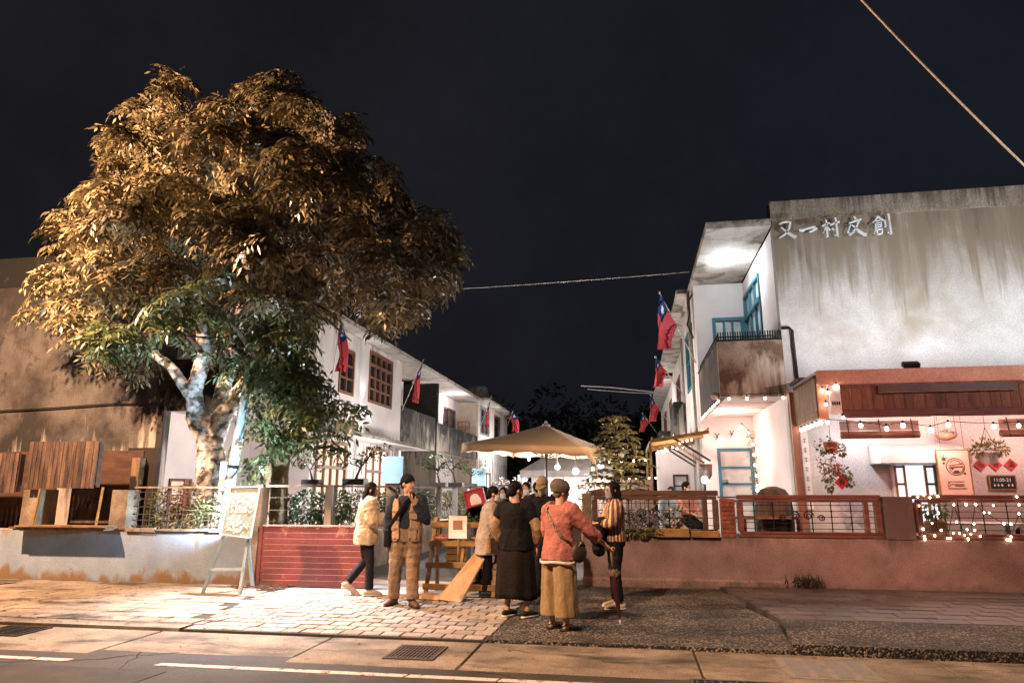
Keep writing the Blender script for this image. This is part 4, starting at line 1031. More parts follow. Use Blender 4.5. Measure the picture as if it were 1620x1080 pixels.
g = string('garland of bulbs and dried flowers hanging down the porch corner', [(2.75, 17.85, 3.2), (2.98, 17.8, 2.9), (2.97, 17.7, 2.3), (3.0, 17.6, 1.5)],
       [(2.75, 17.85, 3.15), (2.9, 17.8, 3.0), (2.97, 17.75, 2.7), (2.98, 17.72, 2.45), (2.98, 17.7, 2.2), (3.0, 17.66, 1.95), (3.0, 17.62, 1.7), (2.97, 17.6, 1.6)])
blob_leaves('dried_flowers', [(2.95, 17.75, 2.9 - k * .26, .10, .08, .1) for k in range(6)], 36, .07, .035, leafmat('dry_bouquet', (.12, .06, .03), (.35, .2, .1)), g)
for lab, x in (('small dark star ornament with a glowing bulb, nearer the alley on the porch wall', 2.16), ('small dark star ornament with a glowing bulb above the middle of the porch door', 2.52)):
    z = 2.86 if x < 2.3 else 2.93
    t = thing('star_lamp', lab, 'wall lamp', (x, 17.98, z))
    mb = MB()
    for k in range(6): mb.bar((x, 17.96, z), (x + .1 * math.cos(k * 1.05), 17.93, z + .1 * math.sin(k * 1.05)), .02, .012)
    mb.build('star', M_rust, t); MB().ell((x + .06, 17.90, z - .07), (.035, .035, .035), 8, 6).build('bulb', M_bulb, t, True)
# fairy lights on the railing
fp = []
for k in range(72):
    x = 4.42 + rnd.random() * 2.6
    zz = rnd.choice([.80, .82, .86, .90, .95, 1.05, 1.2, 1.32, 1.44, 1.47]) + rnd.uniform(-.01, .02)
    fp.append((x, 11.985, zz))
fp.sort()
string('fairy lights wound round the red brown railing', [(4.42, 11.985, .9)] + [p for p in fp[::3]] + [(7.1, 11.985, 1.0)], fp, M_fairy, .014, name='fairy_light', group='fairy lights', cap=False, dz=0)

# ------------------------------------------------------------------ pergola, annex and yard behind the right hand railing
PG = thing('pergola', 'timber lattice pergola hung with bulbs over the alley tables', 'pergola', (1.1, 18.2, 0))
for y in (16.3, 17.6, 18.9, 20.2):
    MB().bar((0.45, y, 2.66), (1.79, y, 2.86), .05, .08).build('rafter', M_tanwood, PG)
    MB().bar((1.0, y, 2.72), (1.78, y, 2.2), .035, .05).build('brace', M_darkwood, PG)
for k in range(6): MB().bar((0.5 + k * .25, 16.1, 2.735 + k * .037), (0.5 + k * .25, 20.4, 2.735 + k * .037), .035, .03).build('batten', M_tanwood, PG)
MB().bar((0.45, 16.1, 2.62), (0.45, 20.4, 2.62), .05, .08).build('fascia', M_tanwood, PG)
for y in (16.25, 20.3): MB().box(0.42, 0.48, y - .03, y + .03, -.01, 2.58).build('post', M_tanwood, PG)
bl = [(x_, rnd.uniform(16.3, 20.2), 2.60 + .15 * (x_ - .45)) for x_ in [rnd.uniform(.5, 1.6) for _k in range(15)]]
string('warm bulbs scattered under the lattice pergola', [(0.5, 16.3, 2.66), (1.7, 20, 2.8)], bl, r=.02, cable=False)
string('far row of bulbs behind the young tree', [(-0.4, 24, 2.0), (0.9, 24, 2.0)], [(-.3 + k * .22, 24, 2.0) for k in range(6)], r=.03)
AN = thing('annex', 'narrow white annex with a slatted brown screen door below the pergola', 'annex', (1.3, 21.3, 0))
walls(MB(), 'y', 20.8, 20.95, 0.78, 1.79, 0, 2.72, [(1.18, 1.62, -1, 2.0)]).box(0.78, 0.93, 20.953, 22.4, 0, 2.72).build('wall', M_inner, AN)
window(AN, 'y', 20.8, 1.18, 1.62, 0.0, 2.0, 1, 7, M_darkwood, M_frost, -1, .06, 'screen_door')
t = thing('wall_basket', 'brown woven basket fixed on the pale wall under the pergola', 'basket', (1.72, 16.6, 1.85))
MB().lathe((1.70, 16.6, 1.80), [(.08, 0), (.13, .08), (.15, .34), (.14, .34)], 14).build('basket', M_oldplank, t, True)
t = thing('wall_lantern', 'bright cool lantern at the foot of the pale wall by the railing', 'lantern', (1.6, 16.2, 1.5))
MB().ell((1.62, 16.2, 1.78), (.07, .07, .08), 12, 8).build('globe', emis('lantern_glow', (.85, .93, 1), 14), t, True)
MB().box(1.60, 1.64, 16.18, 16.22, 0, 1.70).build('stand', M_blackmetal, t)
BF = thing('board_fence', 'pinkish vertical board fence behind the young tree', 'fence', (-0.4, 15.4, 0))
M_pinkboard = mat('pink_board', (0.52, 0.30, 0.24), 0.7, (0.36, 0.19, 0.15), 2, stretch=(4, 4, .6), var=.15)
for k in range(13): MB().box(-0.78 + k * .095, -0.70 + k * .095, 15.4, 15.42, .45, 1.78).build('board', M_pinkboard, BF)
for z in (.6, 1.55): MB().box(-0.8, 0.47, 15.423, 15.45, z, z + .06).build('rail', M_tanwood, BF)
for x in (-.75, .42): MB().box(x - .03, x + .03, 15.453, 15.51, -.01, 1.75).build('post', M_tanwood, BF)
for i, (x, y, lab, fl) in enumerate(((-0.35, 12.75, 'low flowering border plant nearest the gap in the street wall', 1), (0.15, 12.7, 'pale flowering plant in the middle of the patio border', 1), (0.62, 12.7, 'white flowering bush beside the wooden stool', 1))):
    t = thing('border_plant', lab, 'plant', (x, y, 0), 'flowering plants behind the street wall')
    MB().lathe((x, y, -0.01), [(.10, 0), (.15, .3), (.16, .3), (.14, .25)], 12).build('pot', M_terra, t, True)
    for k in range(5):
        MB().tube([(x, y, .25), (x + rnd.uniform(-.1, .1), y + rnd.uniform(-.05, .05), .7), (x + rnd.uniform(-.22, .22), y + rnd.uniform(-.1, .1), 1.05)], [.012, .009, .005], 5).build('stem', M_stem, t)
    blob_leaves('foliage', [(x, y, .85, .3, .2, .3), (x + .1, y, 1.1, .22, .18, .16), (x - .12, y, .7, .22, .18, .2)], 130, .09, .04, M_leaf_olive, t)
    blob_leaves('flowers', [(x, y - .08, 1.08, .28, .12, .14)], 110, .05, .05, M_petal, t, 'stuff')
t = thing('trailing_plant', 'dark trailing plant over the rose wall between timber post and trough', 'plant', (0.0, 11.97, .8))
blob_leaves('foliage', [(-.55 + .18 * k, 11.95, .86 + .02 * (k % 2), .12, .06, .07) for k in range(6)], 110, .05, .03, M_leaf_olive, t)
MB().tube([(-.6, 11.96, .81), (0, 11.95, .84), (.42, 11.96, .81)], .012, 5).build('stem', M_stem, t)
# young layered tree in the yard
M_leaf_young = leafmat('young_leaf', (.14, .13, .05), (.40, .34, .16), .45)
YT = thing('young_tree', 'young tree with tiered drooping branches beside the parasol', 'tree', (-0.27, 14.2, 0))
tp = [(-0.30, 14.2, 0), (-0.28, 14.2, 1.2), (-0.27, 14.2, 2.2), (-0.26, 14.2, 3.08)]
MB().tube(tp, [.035, .03, .02, .006], 7).build('trunk', M_stem, YT)
br = MB(); Cs, Ds, Us = [], [], []
for k in range(13):
    z = 1.35 + k * .132; rad = .20 + .58 * (1 - ((z - 1.35) / 1.75)) ** .9; nb = 6 if k < 9 else 4
    for j in range(nb):
        a = j * 2 * PI / nb + k * .9 + rnd.uniform(-.3, .3); rr = rad * rnd.uniform(.75, 1.15)
        p0 = V((-.27, 14.2, z)); p1 = p0 + V((math.cos(a) * rr * .6, math.sin(a) * rr * .6, .10)); p2 = p0 + V((math.cos(a) * rr, math.sin(a) * rr, .03))
        br.tube([p0, p1, p2], [.009, .007, .003], 4)
        for q in range(int(22 + rr * 56)):
            s = rnd.uniform(.2, 1.05); c = p0.lerp(p2, s) + V((0, 0, .3 * s * (1 - s)))
            Cs.append(c); Ds.append((math.cos(a) * .6 + rnd.gauss(0, .8), math.sin(a) * .6 + rnd.gauss(0, .8), rnd.uniform(-.45, .1))); Us.append((rnd.gauss(0, .25), rnd.gauss(0, .25), 1))
br.build('branches', M_stem, YT)
leaves('crown', Cs, Ds, Us, NPR.uniform(.09, .17, len(Cs)), NPR.uniform(.04, .065, len(Cs)), M_leaf_young, YT)
st = thing('stool', 'square wooden stool under the seated child in the pink top', 'stool', (0.93, 13.6, 0))
MB().box(.70, 1.16, 13.42, 13.80, .95, 1.0).build('seat', mat('pale_wood', (0.62, 0.42, 0.30), 0.6, (0.5, 0.32, 0.22), 2, stretch=(1, 5, 5)), st, bevel=.006)
for a in (.73, 1.10):
    for b in (13.45, 13.74): MB().box(a, a + .045, b, b + .045, -.01, .948).build('leg', MATS['pale_wood'], st)
MB().box(.75, 1.12, 13.46, 13.49, .45, .50).build('stretcher', MATS['pale_wood'], st)
# patio furniture glimpsed through the grilles
def table(label, x, y, z, w, d, m):
    t = thing('patio_table', label, 'table', (x, y, 0))
    MB().box(x - w, x + w, y - d, y + d, z - .04, z).build('top', m, t, bevel=.005)
    for a in (-1, 1):
        for b in (-1, 1): MB().box(x + a * (w - .06) - .025, x + a * (w - .06) + .025, y + b * (d - .06) - .025, y + b * (d - .06) + .025, -.01, z - .042).build('leg', m, t)
table('pale patio table seen through the fairy lit railing', 5.6, 13.1, 1.02, .75, .3, M_frost)
table('red brown slatted bench table behind the scroll railing', 2.35, 13.0, 1.10, .5, .28, M_plank)
t = thing('barrel', 'round topped brown basket dome behind the scroll railing', 'basket', (2.55, 13.5, 0))
MB().lathe((2.55, 13.5, 0), [(.28, 0), (.32, .5), (.34, 1.15), (.31, 1.42), (.22, 1.56), (.08, 1.615), (.01, 1.62)], 18).build('dome', M_oldplank, t, True)
t = thing('potted_plant', 'leafy plant in a square brown pot behind the fairy lights', 'plant', (4.95, 12.75, 0))
MB().box(4.82, 5.08, 12.62, 12.88, -.01, 1.05).build('pot', M_ltplank, t, bevel=.01)
blob_leaves('foliage', [(4.95, 12.75, 1.25, .2, .18, .16)], 130, .13, .05, M_leaf_green, t)
ch = thing('chair', 'dark chair of the woman sitting by the chalkboard', 'chair', (6.75, 12.9, 0))
MB().box(6.5, 7.0, 12.75, 13.2, .42, .47).build('seat', M_blackmetal, ch)
MB().box(6.5, 7.0, 12.72, 12.745, .6, 1.15).build('backrest', M_blackmetal, ch)
for a in (6.52, 6.95):
    for b in (12.76, 13.16): MB().box(a, a + .03, b, b + .03, -.01, .418).build('leg', M_blackmetal, ch)

# ------------------------------------------------------------------ front wall, left of the gate
LW = thing('front_wall', 'low blue white street wall with ochre stained foot left of the red gate', 'wall', (-9, 11.2, 0))
MB().box(-14, -6.46, 11.2, 11.45, -.1, .86).build('wall', M_wlow_l, LW, bevel=.01)
MB().box(-9.22, -8.88, 11.17, 11.47, .861, 1.555).build('pilaster', M_pillar, LW, bevel=.008)
mb = MB(); x = -8.86
while x < -6.6:
    w = rnd.uniform(.12, .3); mb.obox((x + w / 2, 11.18, .87), (w / 2, 0, 0), (0, .03, 0), (0, 0, rnd.uniform(.012, .04))); x += w + .01
mb.build('crumbled_edge', M_pillar, LW)
PX = thing('gate_pillar', 'leaning stained concrete pillar at the hinge of the red gate', 'pillar', (-6.33, 11.1, 0))
MB().hexa([(-6.46, 11.02, -.1), (-6.24, 11.02, -.1), (-6.24, 11.25, -.1), (-6.46, 11.25, -.1), (-6.42, 11.02, 1.6), (-6.20, 11.02, 1.6), (-6.20, 11.25, 1.6), (-6.42, 11.25, 1.6)]).build('shaft', M_pillar, PX, bevel=.008)
GT = thing('red_gate', 'low red sheet metal gate with thin pale lines, closing half the opening', 'gate', (-5.3, 10.98, 0))
M_gate = mat('red_gate_paint', (0.20, 0.044, 0.038), 0.6, (0.125, 0.028, 0.026), 2.2, .4, 40, fine=.35, streak=[((0.10, .04, .025), .54, .66, (3, 3, .6), 0.8, -.2), ((.30, .12, .09), .60, .64, (5, 5, 4), -1, 2)])
M_gline = mat('gate_line', (0.50, 0.32, 0.27), 0.5, bump=0)
gx0, gx1 = -6.18, -4.20; gz = [0.0, .95]
n = 10
for k in range(n):
    z0 = .02 + k * .094
    MB().box(gx0 + .06, gx1 - .06, 10.97, 10.995, z0, z0 + .086).build('slat', M_gate, GT, bevel=.004)
    if k: MB().box(gx0 + .10, gx1 - .10, 10.972, 10.99, z0 - .0085, z0 - .0015).build('pale_strip', M_gline, GT)
MB().box(gx0, gx0 + .058, 10.96, 11.0, -.0, .98).build('stile', M_gate, GT); MB().box(gx1 - .058, gx1, 10.96, 11.0, 0, .98).build('stile', M_gate, GT)
MB().box(gx0 + .06, gx1 - .06, 10.96, 11.0, .962, .985).build('top_rail', mat('pale_rail', (0.5, 0.32, 0.28), 0.5), GT)
MB().box(-6.23, -6.17, 11.0, 11.03, .86, .94).build('hinge', M_blackmetal, GT)

# shop counters built into the wall
def counter(label, x0, x1, zp0, zp1, shelf=True, pan=None):
    t = thing('shop_counter', label, 'shop counter', ((x0 + x1) / 2, 11.2, .86))
    MB().box(x0 - .34, x0, 11.17, 11.62, .861, 1.56).build('pillar', M_pillar, t, bevel=.008)
    p0, p1 = pan
    k = int((p1 - p0) / .085); w = (p1 - p0) / k
    for i in range(k):
        MB().box(p0 + i * w + .004, p0 + (i + 1) * w - .004, 11.035 + rnd.uniform(-.004, .004), 11.06, zp0, zp1 + rnd.uniform(-.006, .006)).build('plank', M_oldplank, t)
    MB().box(p0 + .02, p1 + .01, 11.065, 11.17, zp0 + .02, zp0 + .10).box(p0 + .02, p1 + .01, 11.065, 11.17, zp1 - .10, zp1 - .02).box(p1 - .06, p1 + .012, 11.065, 11.17, zp0 + .102, zp1 - .102).build('shutter_frame', M_darkwood, t)
    if shelf:
        MB().box(x0 - .25, x1 + .22, 10.88, 11.2, .885, .915).build('shelf', M_ltplank, t)
        MB().box(x0 - .1, x1 + .20, 10.84, 11.15, .917, .942).build('shelf_board', M_ltplank, t)
        MB().box(x0 - .2, x1 + .15, 10.92, 11.19, .858, .883).build('shelf_board', M_ltplank, t)
        for xx in (x0 + .12, x1 - .08): MB().bar((xx, 11.0, .94), (xx, 11.06, 1.6), .03).build('prop', M_tanwood, t)
        MB().hexa([(x0 + .42, 11.50, .96), (x1 - .22, 11.50, .96), (x1 - .22, 11.53, .96), (x0 + .42, 11.53, .96), (x0 + .52, 11.6, 1.36), (x1 - .2, 11.6, 1.36), (x1 - .2, 11.63, 1.36), (x0 + .52, 11.63, 1.36)]).build('leaning_board', M_oldplank, t)
    MB().box(x0 + .01, x1, 11.9, 11.95, .2, 2.3).build('back_panel', M_darkwood, t)
    MB().box(x0 + .01, x1, 11.46, 11.895, .80, .84).build('counter_top', M_ltplank, t)
    return t
counter('street counter with propped up plank shutter and board stack, beside the stained pilaster', -10.72, -9.24, 1.585, 2.42, pan=(-10.93, -9.50))
counter('street counter cut by the picture edge with a lower plank shutter', -12.7, -11.08, 1.50, 2.22, shelf=False, pan=(-12.4, -11.13))
t = thing('side_post', 'brown wooden box post behind the pilaster and shutter', 'post', (-9.0, 11.9, 0))
MB().box(-9.35, -9.18, 11.75, 11.9, 0, 2.15).build('post', M_ltplank, t); MB().box(-9.6, -8.95, 11.92, 12.0, .8, 2.35).build('shadow_back_board', mat('shadow_board', (.03, .018, .012), .8), t)  # near-black board colour stands in for the shadow behind the shutter

# wire fence on the wall
t = thing('wire_fence', 'rusty wire fence on the blue white wall in front of shrubs', 'fence', (-7.7, 11.32, .86))
for z in (.93, 1.03, 1.13, 1.26, 1.40, 1.52): MB().bar((-8.88, 11.32, z), (-6.46, 11.32, z), .010).build('wire', M_rust, t)
MB().bar((-8.88, 11.32, 1.6), (-6.46, 11.32, 1.6), .03).build('top_rail', M_ltplank, t)
for k in range(19): MB().bar((-8.8 + k * .13, 11.335, .865), (-8.8 + k * .13, 11.335, 1.585), .008).build('upright', M_rust, t)
for x in (-8.2, -7.3): MB().bar((x, 11.36, .86), (x, 11.36, 1.62), .035).build('post', M_rust, t)
# shrubs behind
def shrub(label, x, y, blobs, m, ln=.10, wd=.04, per=330, flowers=None, h=.6, name='shrub', group=None):
    t = thing(name, label, 'shrub', (x, y, 0), group)
    for k in range(4): MB().tube([(x + rnd.uniform(-.05, .05), y, -.01), (x + rnd.uniform(-.15, .15), y, h * .6), (x + rnd.uniform(-.25, .25), y + rnd.uniform(-.1, .1), h)], [.016, .012, .006], 5).build('stem', M_stem, t)
    blob_leaves('foliage', blobs, per, ln, wd, m, t)
    if flowers: blob_leaves('flowers', flowers, 90, .05, .05, M_petal, t, 'stuff')
    return t
shrub('dark leafy shrub behind the wire fence next to the pilaster', -8.6, 11.75, [(-8.65, 11.75, 1.2, .25, .2, .35), (-8.5, 11.75, 1.0, .3, .2, .25)], M_leaf_olive, h=1.1)
shrub('bronze shrub behind the wire fence below the barred window', -7.95, 11.7, [(-8.05, 11.7, 1.35, .32, .25, .32), (-7.8, 11.65, 1.1, .3, .2, .25), (-8.2, 11.7, 1.05, .25, .2, .2)], leafmat('bronze_leaf', (.09, .055, .02), (.24, .15, .06)), h=1.2)
sp = thing('spiky_plant', 'pale spiky variegated plant arching over the wall by the easel', 'plant', (-7.25, 11.6, .8))
Cs, Ds, Us = [], [], []
for k in range(260):
    a = rnd.uniform(0, 6.28); e = rnd.uniform(-.1, 1.2)
    Cs.append((-7.3 + rnd.uniform(-.42, .42), 11.5 + rnd.uniform(-.12, .12), .98 + rnd.uniform(0, .3))); Ds.append((math.cos(a) * math.cos(e), math.sin(a) * math.cos(e) - .25, math.sin(e))); Us.append((0, 0, 1))
leaves('blades', Cs, Ds, Us, NPR.uniform(.22, .42, 260), .05, M_leaf_pale, sp)
MB().tube([(-7.25, 11.55, .3), (-7.25, 11.55, 1.0)], .04, 6).build('stem', M_stem, sp)

# easel sign in front of the wall
ES = thing('easel_sign', 'green chalk menu board on a pale blue A-frame easel by the gate', 'sign', (-6.2, 10.2, 0))
yb0, yb1 = 10.0, 10.28
def esl(a, z): return (a, yb0 + (yb1 - yb0) * (z - .0) / 1.65, z)
MB().bar((-6.56, 10.10, 0), (-6.24, 10.22, 1.25), .045).build('leg', M_bluepole, ES)
MB().bar((-5.93, 10.08, 0), (-5.89, 10.22, 1.25), .045).build('leg', M_bluepole, ES)
MB().bar((-6.10, 10.75, 0), (-6.12, 10.34, 1.3), .045).build('leg', M_bluepole, ES)
MB().bar((-6.47, 10.13, .35), (-5.91, 10.11, .37), .04).build('crossbar', M_bluepole, ES)
p = [(-6.33, 10.07, .88), (-5.81, 10.07, .83), (-5.87, 10.32, 1.60), (-6.37, 10.32, 1.59)]
nrm = V((0, -1, .29)).normalized()
bd = MB(); bd.prism([V(q) for q in p], tuple(-nrm * .03)); bd.build('board', mat('green_board', (0.25, 0.29, 0.25), 0.6, (0.18, 0.215, 0.175), 3), ES)
mb = MB(); q = [V(a) + nrm * .004 for a in p]
for i in range(4): mb.bar(q[i], q[(i + 1) % 4], .022, .02, nrm)
mb.build('frame', M_bluepole, ES)
ux = (V(p[1]) - V(p[0])).normalized(); uy = (V(p[3]) - V(p[0])).normalized()
def pt(a, b): return V(p[0]).lerp(V(p[1]), a).lerp(V(p[3]).lerp(V(p[2]), a), b) + nrm * .006
mb = MB()
for c in range(5):
    for r_ in range(5):
        a, b = .17 + c * .155, .84 - r_ * .085
        P0 = pt(a, b)
        for k in range(5):
            o = ux * rnd.uniform(-.028, .02) + uy * rnd.uniform(-.03, .03); d = (ux * rnd.choice([1, .2, .7]) + uy * rnd.choice([.1, 1, -.6])) * .036
            mb.bar(P0 + o, P0 + o + d, .011, .004, nrm)
mb.build('chalk_writing', M_chalk, ES, kind='stuff')
mb = MB()
for r_, (na, nb) in enumerate(((0, 4), (0, 7), (0, 5))):
    for c in range(na, nb):
        P0 = pt(.16 + c * .105, .34 - r_ * .105)
        for k in range(6):
            o = ux * rnd.uniform(-.03, .02) + uy * rnd.uniform(-.035, .03); d = (ux * rnd.choice([1, .3, .8]) + uy * rnd.choice([0, 1, -.7])) * .04
            mb.bar(P0 + o, P0 + o + d, .012, .004, nrm)
mb.build('chalk_writing', mat('pink_chalk', (.86, .74, .68), .9, bump=0), ES, kind='stuff')
# leaning pole in the tree
t = thing('leaning_pole', 'pale blue painted steel pole leaning up into the tree', 'pole', (-7.13, 11.52, 0))
MB().tube([(-7.26, 11.52, 0), (-7.13, 11.52, 1.65), (-6.99, 11.52, 3.15), (-6.93, 11.52, 3.8)], [.095, .09, .085, .08], 14).build('shaft', M_bluepole, t, True)
MB().tube([(-7.11, 11.52, 1.93), (-7.105, 11.52, 1.99)], .10, 14).build('band', M_blackmetal, t)
MB().box(-7.28, -7.18, 11.40, 11.44, 1.2, 2.05).build('plate', M_paper, t)
# wire along the old wall
t = thing('wall_cable', 'black cable sagging across the old stained wall', 'cable', (-13, 14.14, 3.5))
MB().tube([(-16.5, 14.14, 3.52), (-15, 14.13, 3.42), (-13.5, 14.13, 3.46), (-11.9, 14.13, 3.53), (-10.7, 14.13, 3.5)], .018, 6).build('cable', M_cord, t)
# utility pole with the street lamp (its shadow lies on the wall)
t = thing('street_lamp', 'concrete lamp pole standing on the kerb before the shop counters', 'street lamp', (-12.6, 7.8, 0))
MB().tube([(-12.6, 7.8, 0), (-12.6, 7.8, 7.4)], [.15, .10], 14).build('pole', M_parapet, t, True)
MB().tube([(-12.6, 7.8, 6.8), (-12.2, 7.6, 7.1), (-11.5, 7.0, 7.02)], .035, 8).build('arm', M_steel, t)
MB().ell((-11.3, 6.9, 6.96), (.36, .14, .09), 12, 8).build('lamp_head', M_steel, t, True)
t = thing('sign_post', 'slim steel post on the pavement before the shop counters', 'post', (-10.82, 9.2, 0))
MB().tube([(-10.82, 9.2, 0), (-10.82, 9.2, 2.6)], .05, 10).build('post', M_steel, t, True)
# twigs by the gate foot
mb = MB()
for k in range(26):
    x, y = -6.25 + rnd.uniform(-.25, .55), 10.72 + rnd.uniform(-.2, .15); a = rnd.uniform(-.5, .9); l = rnd.uniform(.1, .4)
    mb.bar((x, y, .012 + rnd.random() * .05), (x + l * math.cos(a), y + l * math.sin(a) * .5, .012 + rnd.random() * .06), .014)
mb.build('twig_litter', M_oldplank, kind='stuff')

# ------------------------------------------------------------------ garden fence of the left row, pots and screens
GF = thing('garden_fence', 'rail fence with white concrete posts round the garden left of the alley', 'fence', (-5.4, 12, 0))
for x, y, m in ((-6.62, 11.7, M_pillar), (-5.42, 12.0, M_white), (-5.4, 19.2, M_white), (-5.4, 21.0, M_white), (-5.4, 23.0, M_white), (-5.4, 27, M_white), (-5.4, 30.5, M_white)):
    MB().box(x - .07, x + .07, y - .07, y + .07, -.01, 1.64).build('post', m, GF)
MB().bar((-6.62, 11.7, 1.625), (-5.42, 12.0, 1.625), .05, .04).build('rail', M_ltplank, GF)
MB().bar((-5.41, 12.0, 1.625), (-5.4, 30.5, 1.625), .05, .04).build('rail', M_ltplank, GF)
for z in (.75, 1.0, 1.2, 1.42):
    MB().bar((-6.62, 11.7, z), (-5.42, 12.0, z), .010).build('wire', M_rust, GF); MB().bar((-5.41, 12.0, z), (-5.4, 30.5, z), .010).build('wire', M_rust, GF)
mb = MB()
for k in range(16): mb.bar((-6.6 + k * .078, 11.705 + k * .0195, .6), (-6.6 + k * .078, 11.705 + k * .0195, 1.0), .007)
mb.build('mesh', M_rust, GF)
MB().box(-5.47, -5.33, 12.1, 30.5, -.01, .72).build('base_wall', M_pillar, GF)
for i, (y, lab) in enumerate(((15.0, 'tallest pale blue screen on a pillar above the woman in the cream jacket'), (24.0, 'pale blue screen on a pillar above the red bag'), (34.0, 'smallest pale blue screen beyond the bonsai shelf under the parasol'))):
    t = thing('screen_pillar', lab, 'sign', (-5.3, y, 0), 'pale blue screens along the alley')
    MB().box(-5.46, -5.14, y + .03, y + .35, -.01, 1.70).build('pillar', M_pillar, t)
    MB().box(-5.56, -5.08, y - .02, y + .026, 1.70, 2.30).build('panel', mat('screen_face', (0.34, 0.55, 0.66), 0.6, (.31, .51, .62), 1.5, bump=0, fine=0, emit=((0.50, 0.78, 0.92), 0.32)), t, bevel=.004)
    if i == 0: 
        MB().box(-5.22, -5.15, y + .01, y + .028, 1.40, 1.62).build('number_plate', M_ink, t)
        mb = MB(); ring(mb, -5.185, 1.545, .018, y + .006, .005); mb.bar((-5.205, y + .006, 1.50), (-5.165, y + .006, 1.50), .01).bar((-5.19, y + .006, 1.52), (-5.205, y + .006, 1.455), .01).bar((-5.18, y + .006, 1.52), (-5.165, y + .006, 1.455), .01)
        mb.build('plate_mark', M_chalk, t)
def bonsai(label, x, y, z, s, seed, leaf=True, m=M_leaf_green):
    r_ = random.Random(seed); t = thing('bonsai', label, 'bonsai', (x, y, z), 'bonsai trees on the garden fence')
    MB().box(x - .17 * s, x + .17 * s, y - .11 * s, y + .11 * s, z, z + .09 * s).build('pot', M_potblack, t, bevel=.008)
    mb = MB(); tips = []
    base = V((x, y, z + .08 * s)); p1 = base + V((r_.uniform(-.08, .08), 0, .18)) * s; p2 = p1 + V((r_.uniform(-.15, .15), 0, .16)) * s
    mb.tube([base, p1, p2], [.022 * s, .016 * s, .010 * s], 6)
    for k in range(9):
        a = r_.choice([p1, p2, p1.lerp(p2, .5)]); b = a + V((r_.uniform(-.34, .34), r_.uniform(-.15, .15), r_.uniform(.02, .26))) * s
        mb.tube([a, a.lerp(b, .5) + V((0, 0, .03)) * s, b], [.008 * s, .006 * s, .003 * s], 4); tips.append(b)
    mb.build('trunk', M_stem, t)
    if leaf: blob_leaves('foliage', [(b.x, b.y, b.z, .09 * s, .08 * s, .05 * s) for b in tips], 24, .06 * s, .03 * s, m, t)
    return t
bonsai('bare branched bonsai at the start of the fence rail near the grid window', -5.75, 11.92, 1.65, 1.0, 1)
bonsai('bonsai with wide twisted crown left of the tallest blue screen', -5.2, 12.6, 1.65, 1.25, 2)
bonsai('nearly leafless bonsai on the rail behind the man in the vest', -5.4, 19.2, 1.645, 1.3, 3)
bonsai('tall bonsai on the second white post of the alley fence', -5.4, 21.0, 1.645, 1.5, 4)
bonsai('dense round bonsai next to the second blue screen', -5.4, 23.0, 1.645, 1.35, 5)
for i, (x, y, r_, lab) in enumerate(((-6.3, 12.5, .45, 'flowering shrub behind the first garden fence bay above the gate'), (-5.75, 12.8, .4, 'dark rose bush behind the gate near the white post'), (-5.9, 14.0, .5, 'tall loose shrub left of the first blue screen'), (-6.0, 16.5, .6, 'garden shrub behind the first blue screen'), (-6.1, 19.5, .7, 'yellowish garden shrub below the bare bonsai'), (-6.0, 22.5, .7, 'garden shrub below the dense bonsai'), (-6.0, 26.0, .8, 'white flowering shrub past the second blue screen'))):
    shrub(lab, x, y, [(x, y, .95, r_, r_ * .7, .45), (x + .2, y - .1, 1.25, r_ * .6, r_ * .5, .3), (x - .2, y, 1.2, r_ * .6, r_ * .5, .28)], (M_leaf_green, M_leaf_green, M_leaf_olive)[i % 3], .09, .045, 380, [(x, y - .1, 1.2, r_ * .8, .2, .35)] if i in (0, 1, 3, 5, 6) else None, 1.1, group='garden shrubs')
trough('long pale planter box behind the gate in the garden', -6.45, -5.5, 12.1, 12.35, .55, .82, mat('pale_planter', (.45, .36, .29), .8))
t = thing('wall_ornament', 'round pink and red ornament on the white wall behind the tree', 'wall ornament', (-9.0, 17.97, 2.2))
mb = MB(); ring(mb, -9.0, 2.25, .10, 17.965, .03); mb.build('ring', mat('pink_ring', (.5, .2, .2), .6), t); MB().ell((-8.97, 17.94, 2.2), (.07, .03, .09), 10, 6).build('knot', mat('dark_ring', (.15, .03, .04), .6), t)

# ------------------------------------------------------------------ the big tree
BT = thing('tree', 'big broad leaved tree with forked pale trunk and huge dark crown', 'tree', (-8.15, 12.4, 0))
M_bark = mat('pale_bark', (0.66, 0.68, 0.69), 0.85, (0.09, 0.08, 0.065), 5.5, .6, 30, contrast=(.40, .56), stretch=(1, 1, 1.3), fine=.3)
mb = MB()
mb.tube([(-8.13, 12.4, -.1), (-8.13, 12.4, .7), (-8.12, 12.4, 1.6), (-8.17, 12.4, 2.3), (-8.25, 12.4, 2.8)], [.33, .26, .24, .26, .23], 14)
mb.tube([(-8.22, 12.4, 2.5), (-8.52, 12.35, 2.95), (-8.58, 12.3, 3.5), (-8.40, 12.25, 4.2), (-8.6, 12.3, 5.2), (-9.2, 12.3, 6.6)], [.2, .2, .16, .15, .12, .05], 10)
mb.tube([(-8.15, 12.4, 2.4), (-7.95, 12.35, 2.95), (-7.55, 12.3, 3.5), (-7.2, 12.3, 4.0), (-6.5, 12.4, 5.0), (-5.4, 12.5, 6.0)], [.22, .2, .15, .13, .1, .05], 10)
mb.tube([(-8.25, 12.45, 2.7), (-8.15, 12.6, 3.4), (-8.1, 12.7, 4.4), (-7.8, 12.8, 6.2), (-7.6, 12.7, 8.0)], [.2, .17, .15, .11, .05], 10)
mb.tube([(-8.55, 12.3, 3.3), (-9.1, 12.2, 4.0), (-10.2, 12.2, 4.7), (-11.2, 12.2, 5.2)], [.13, .10, .08, .03], 8)
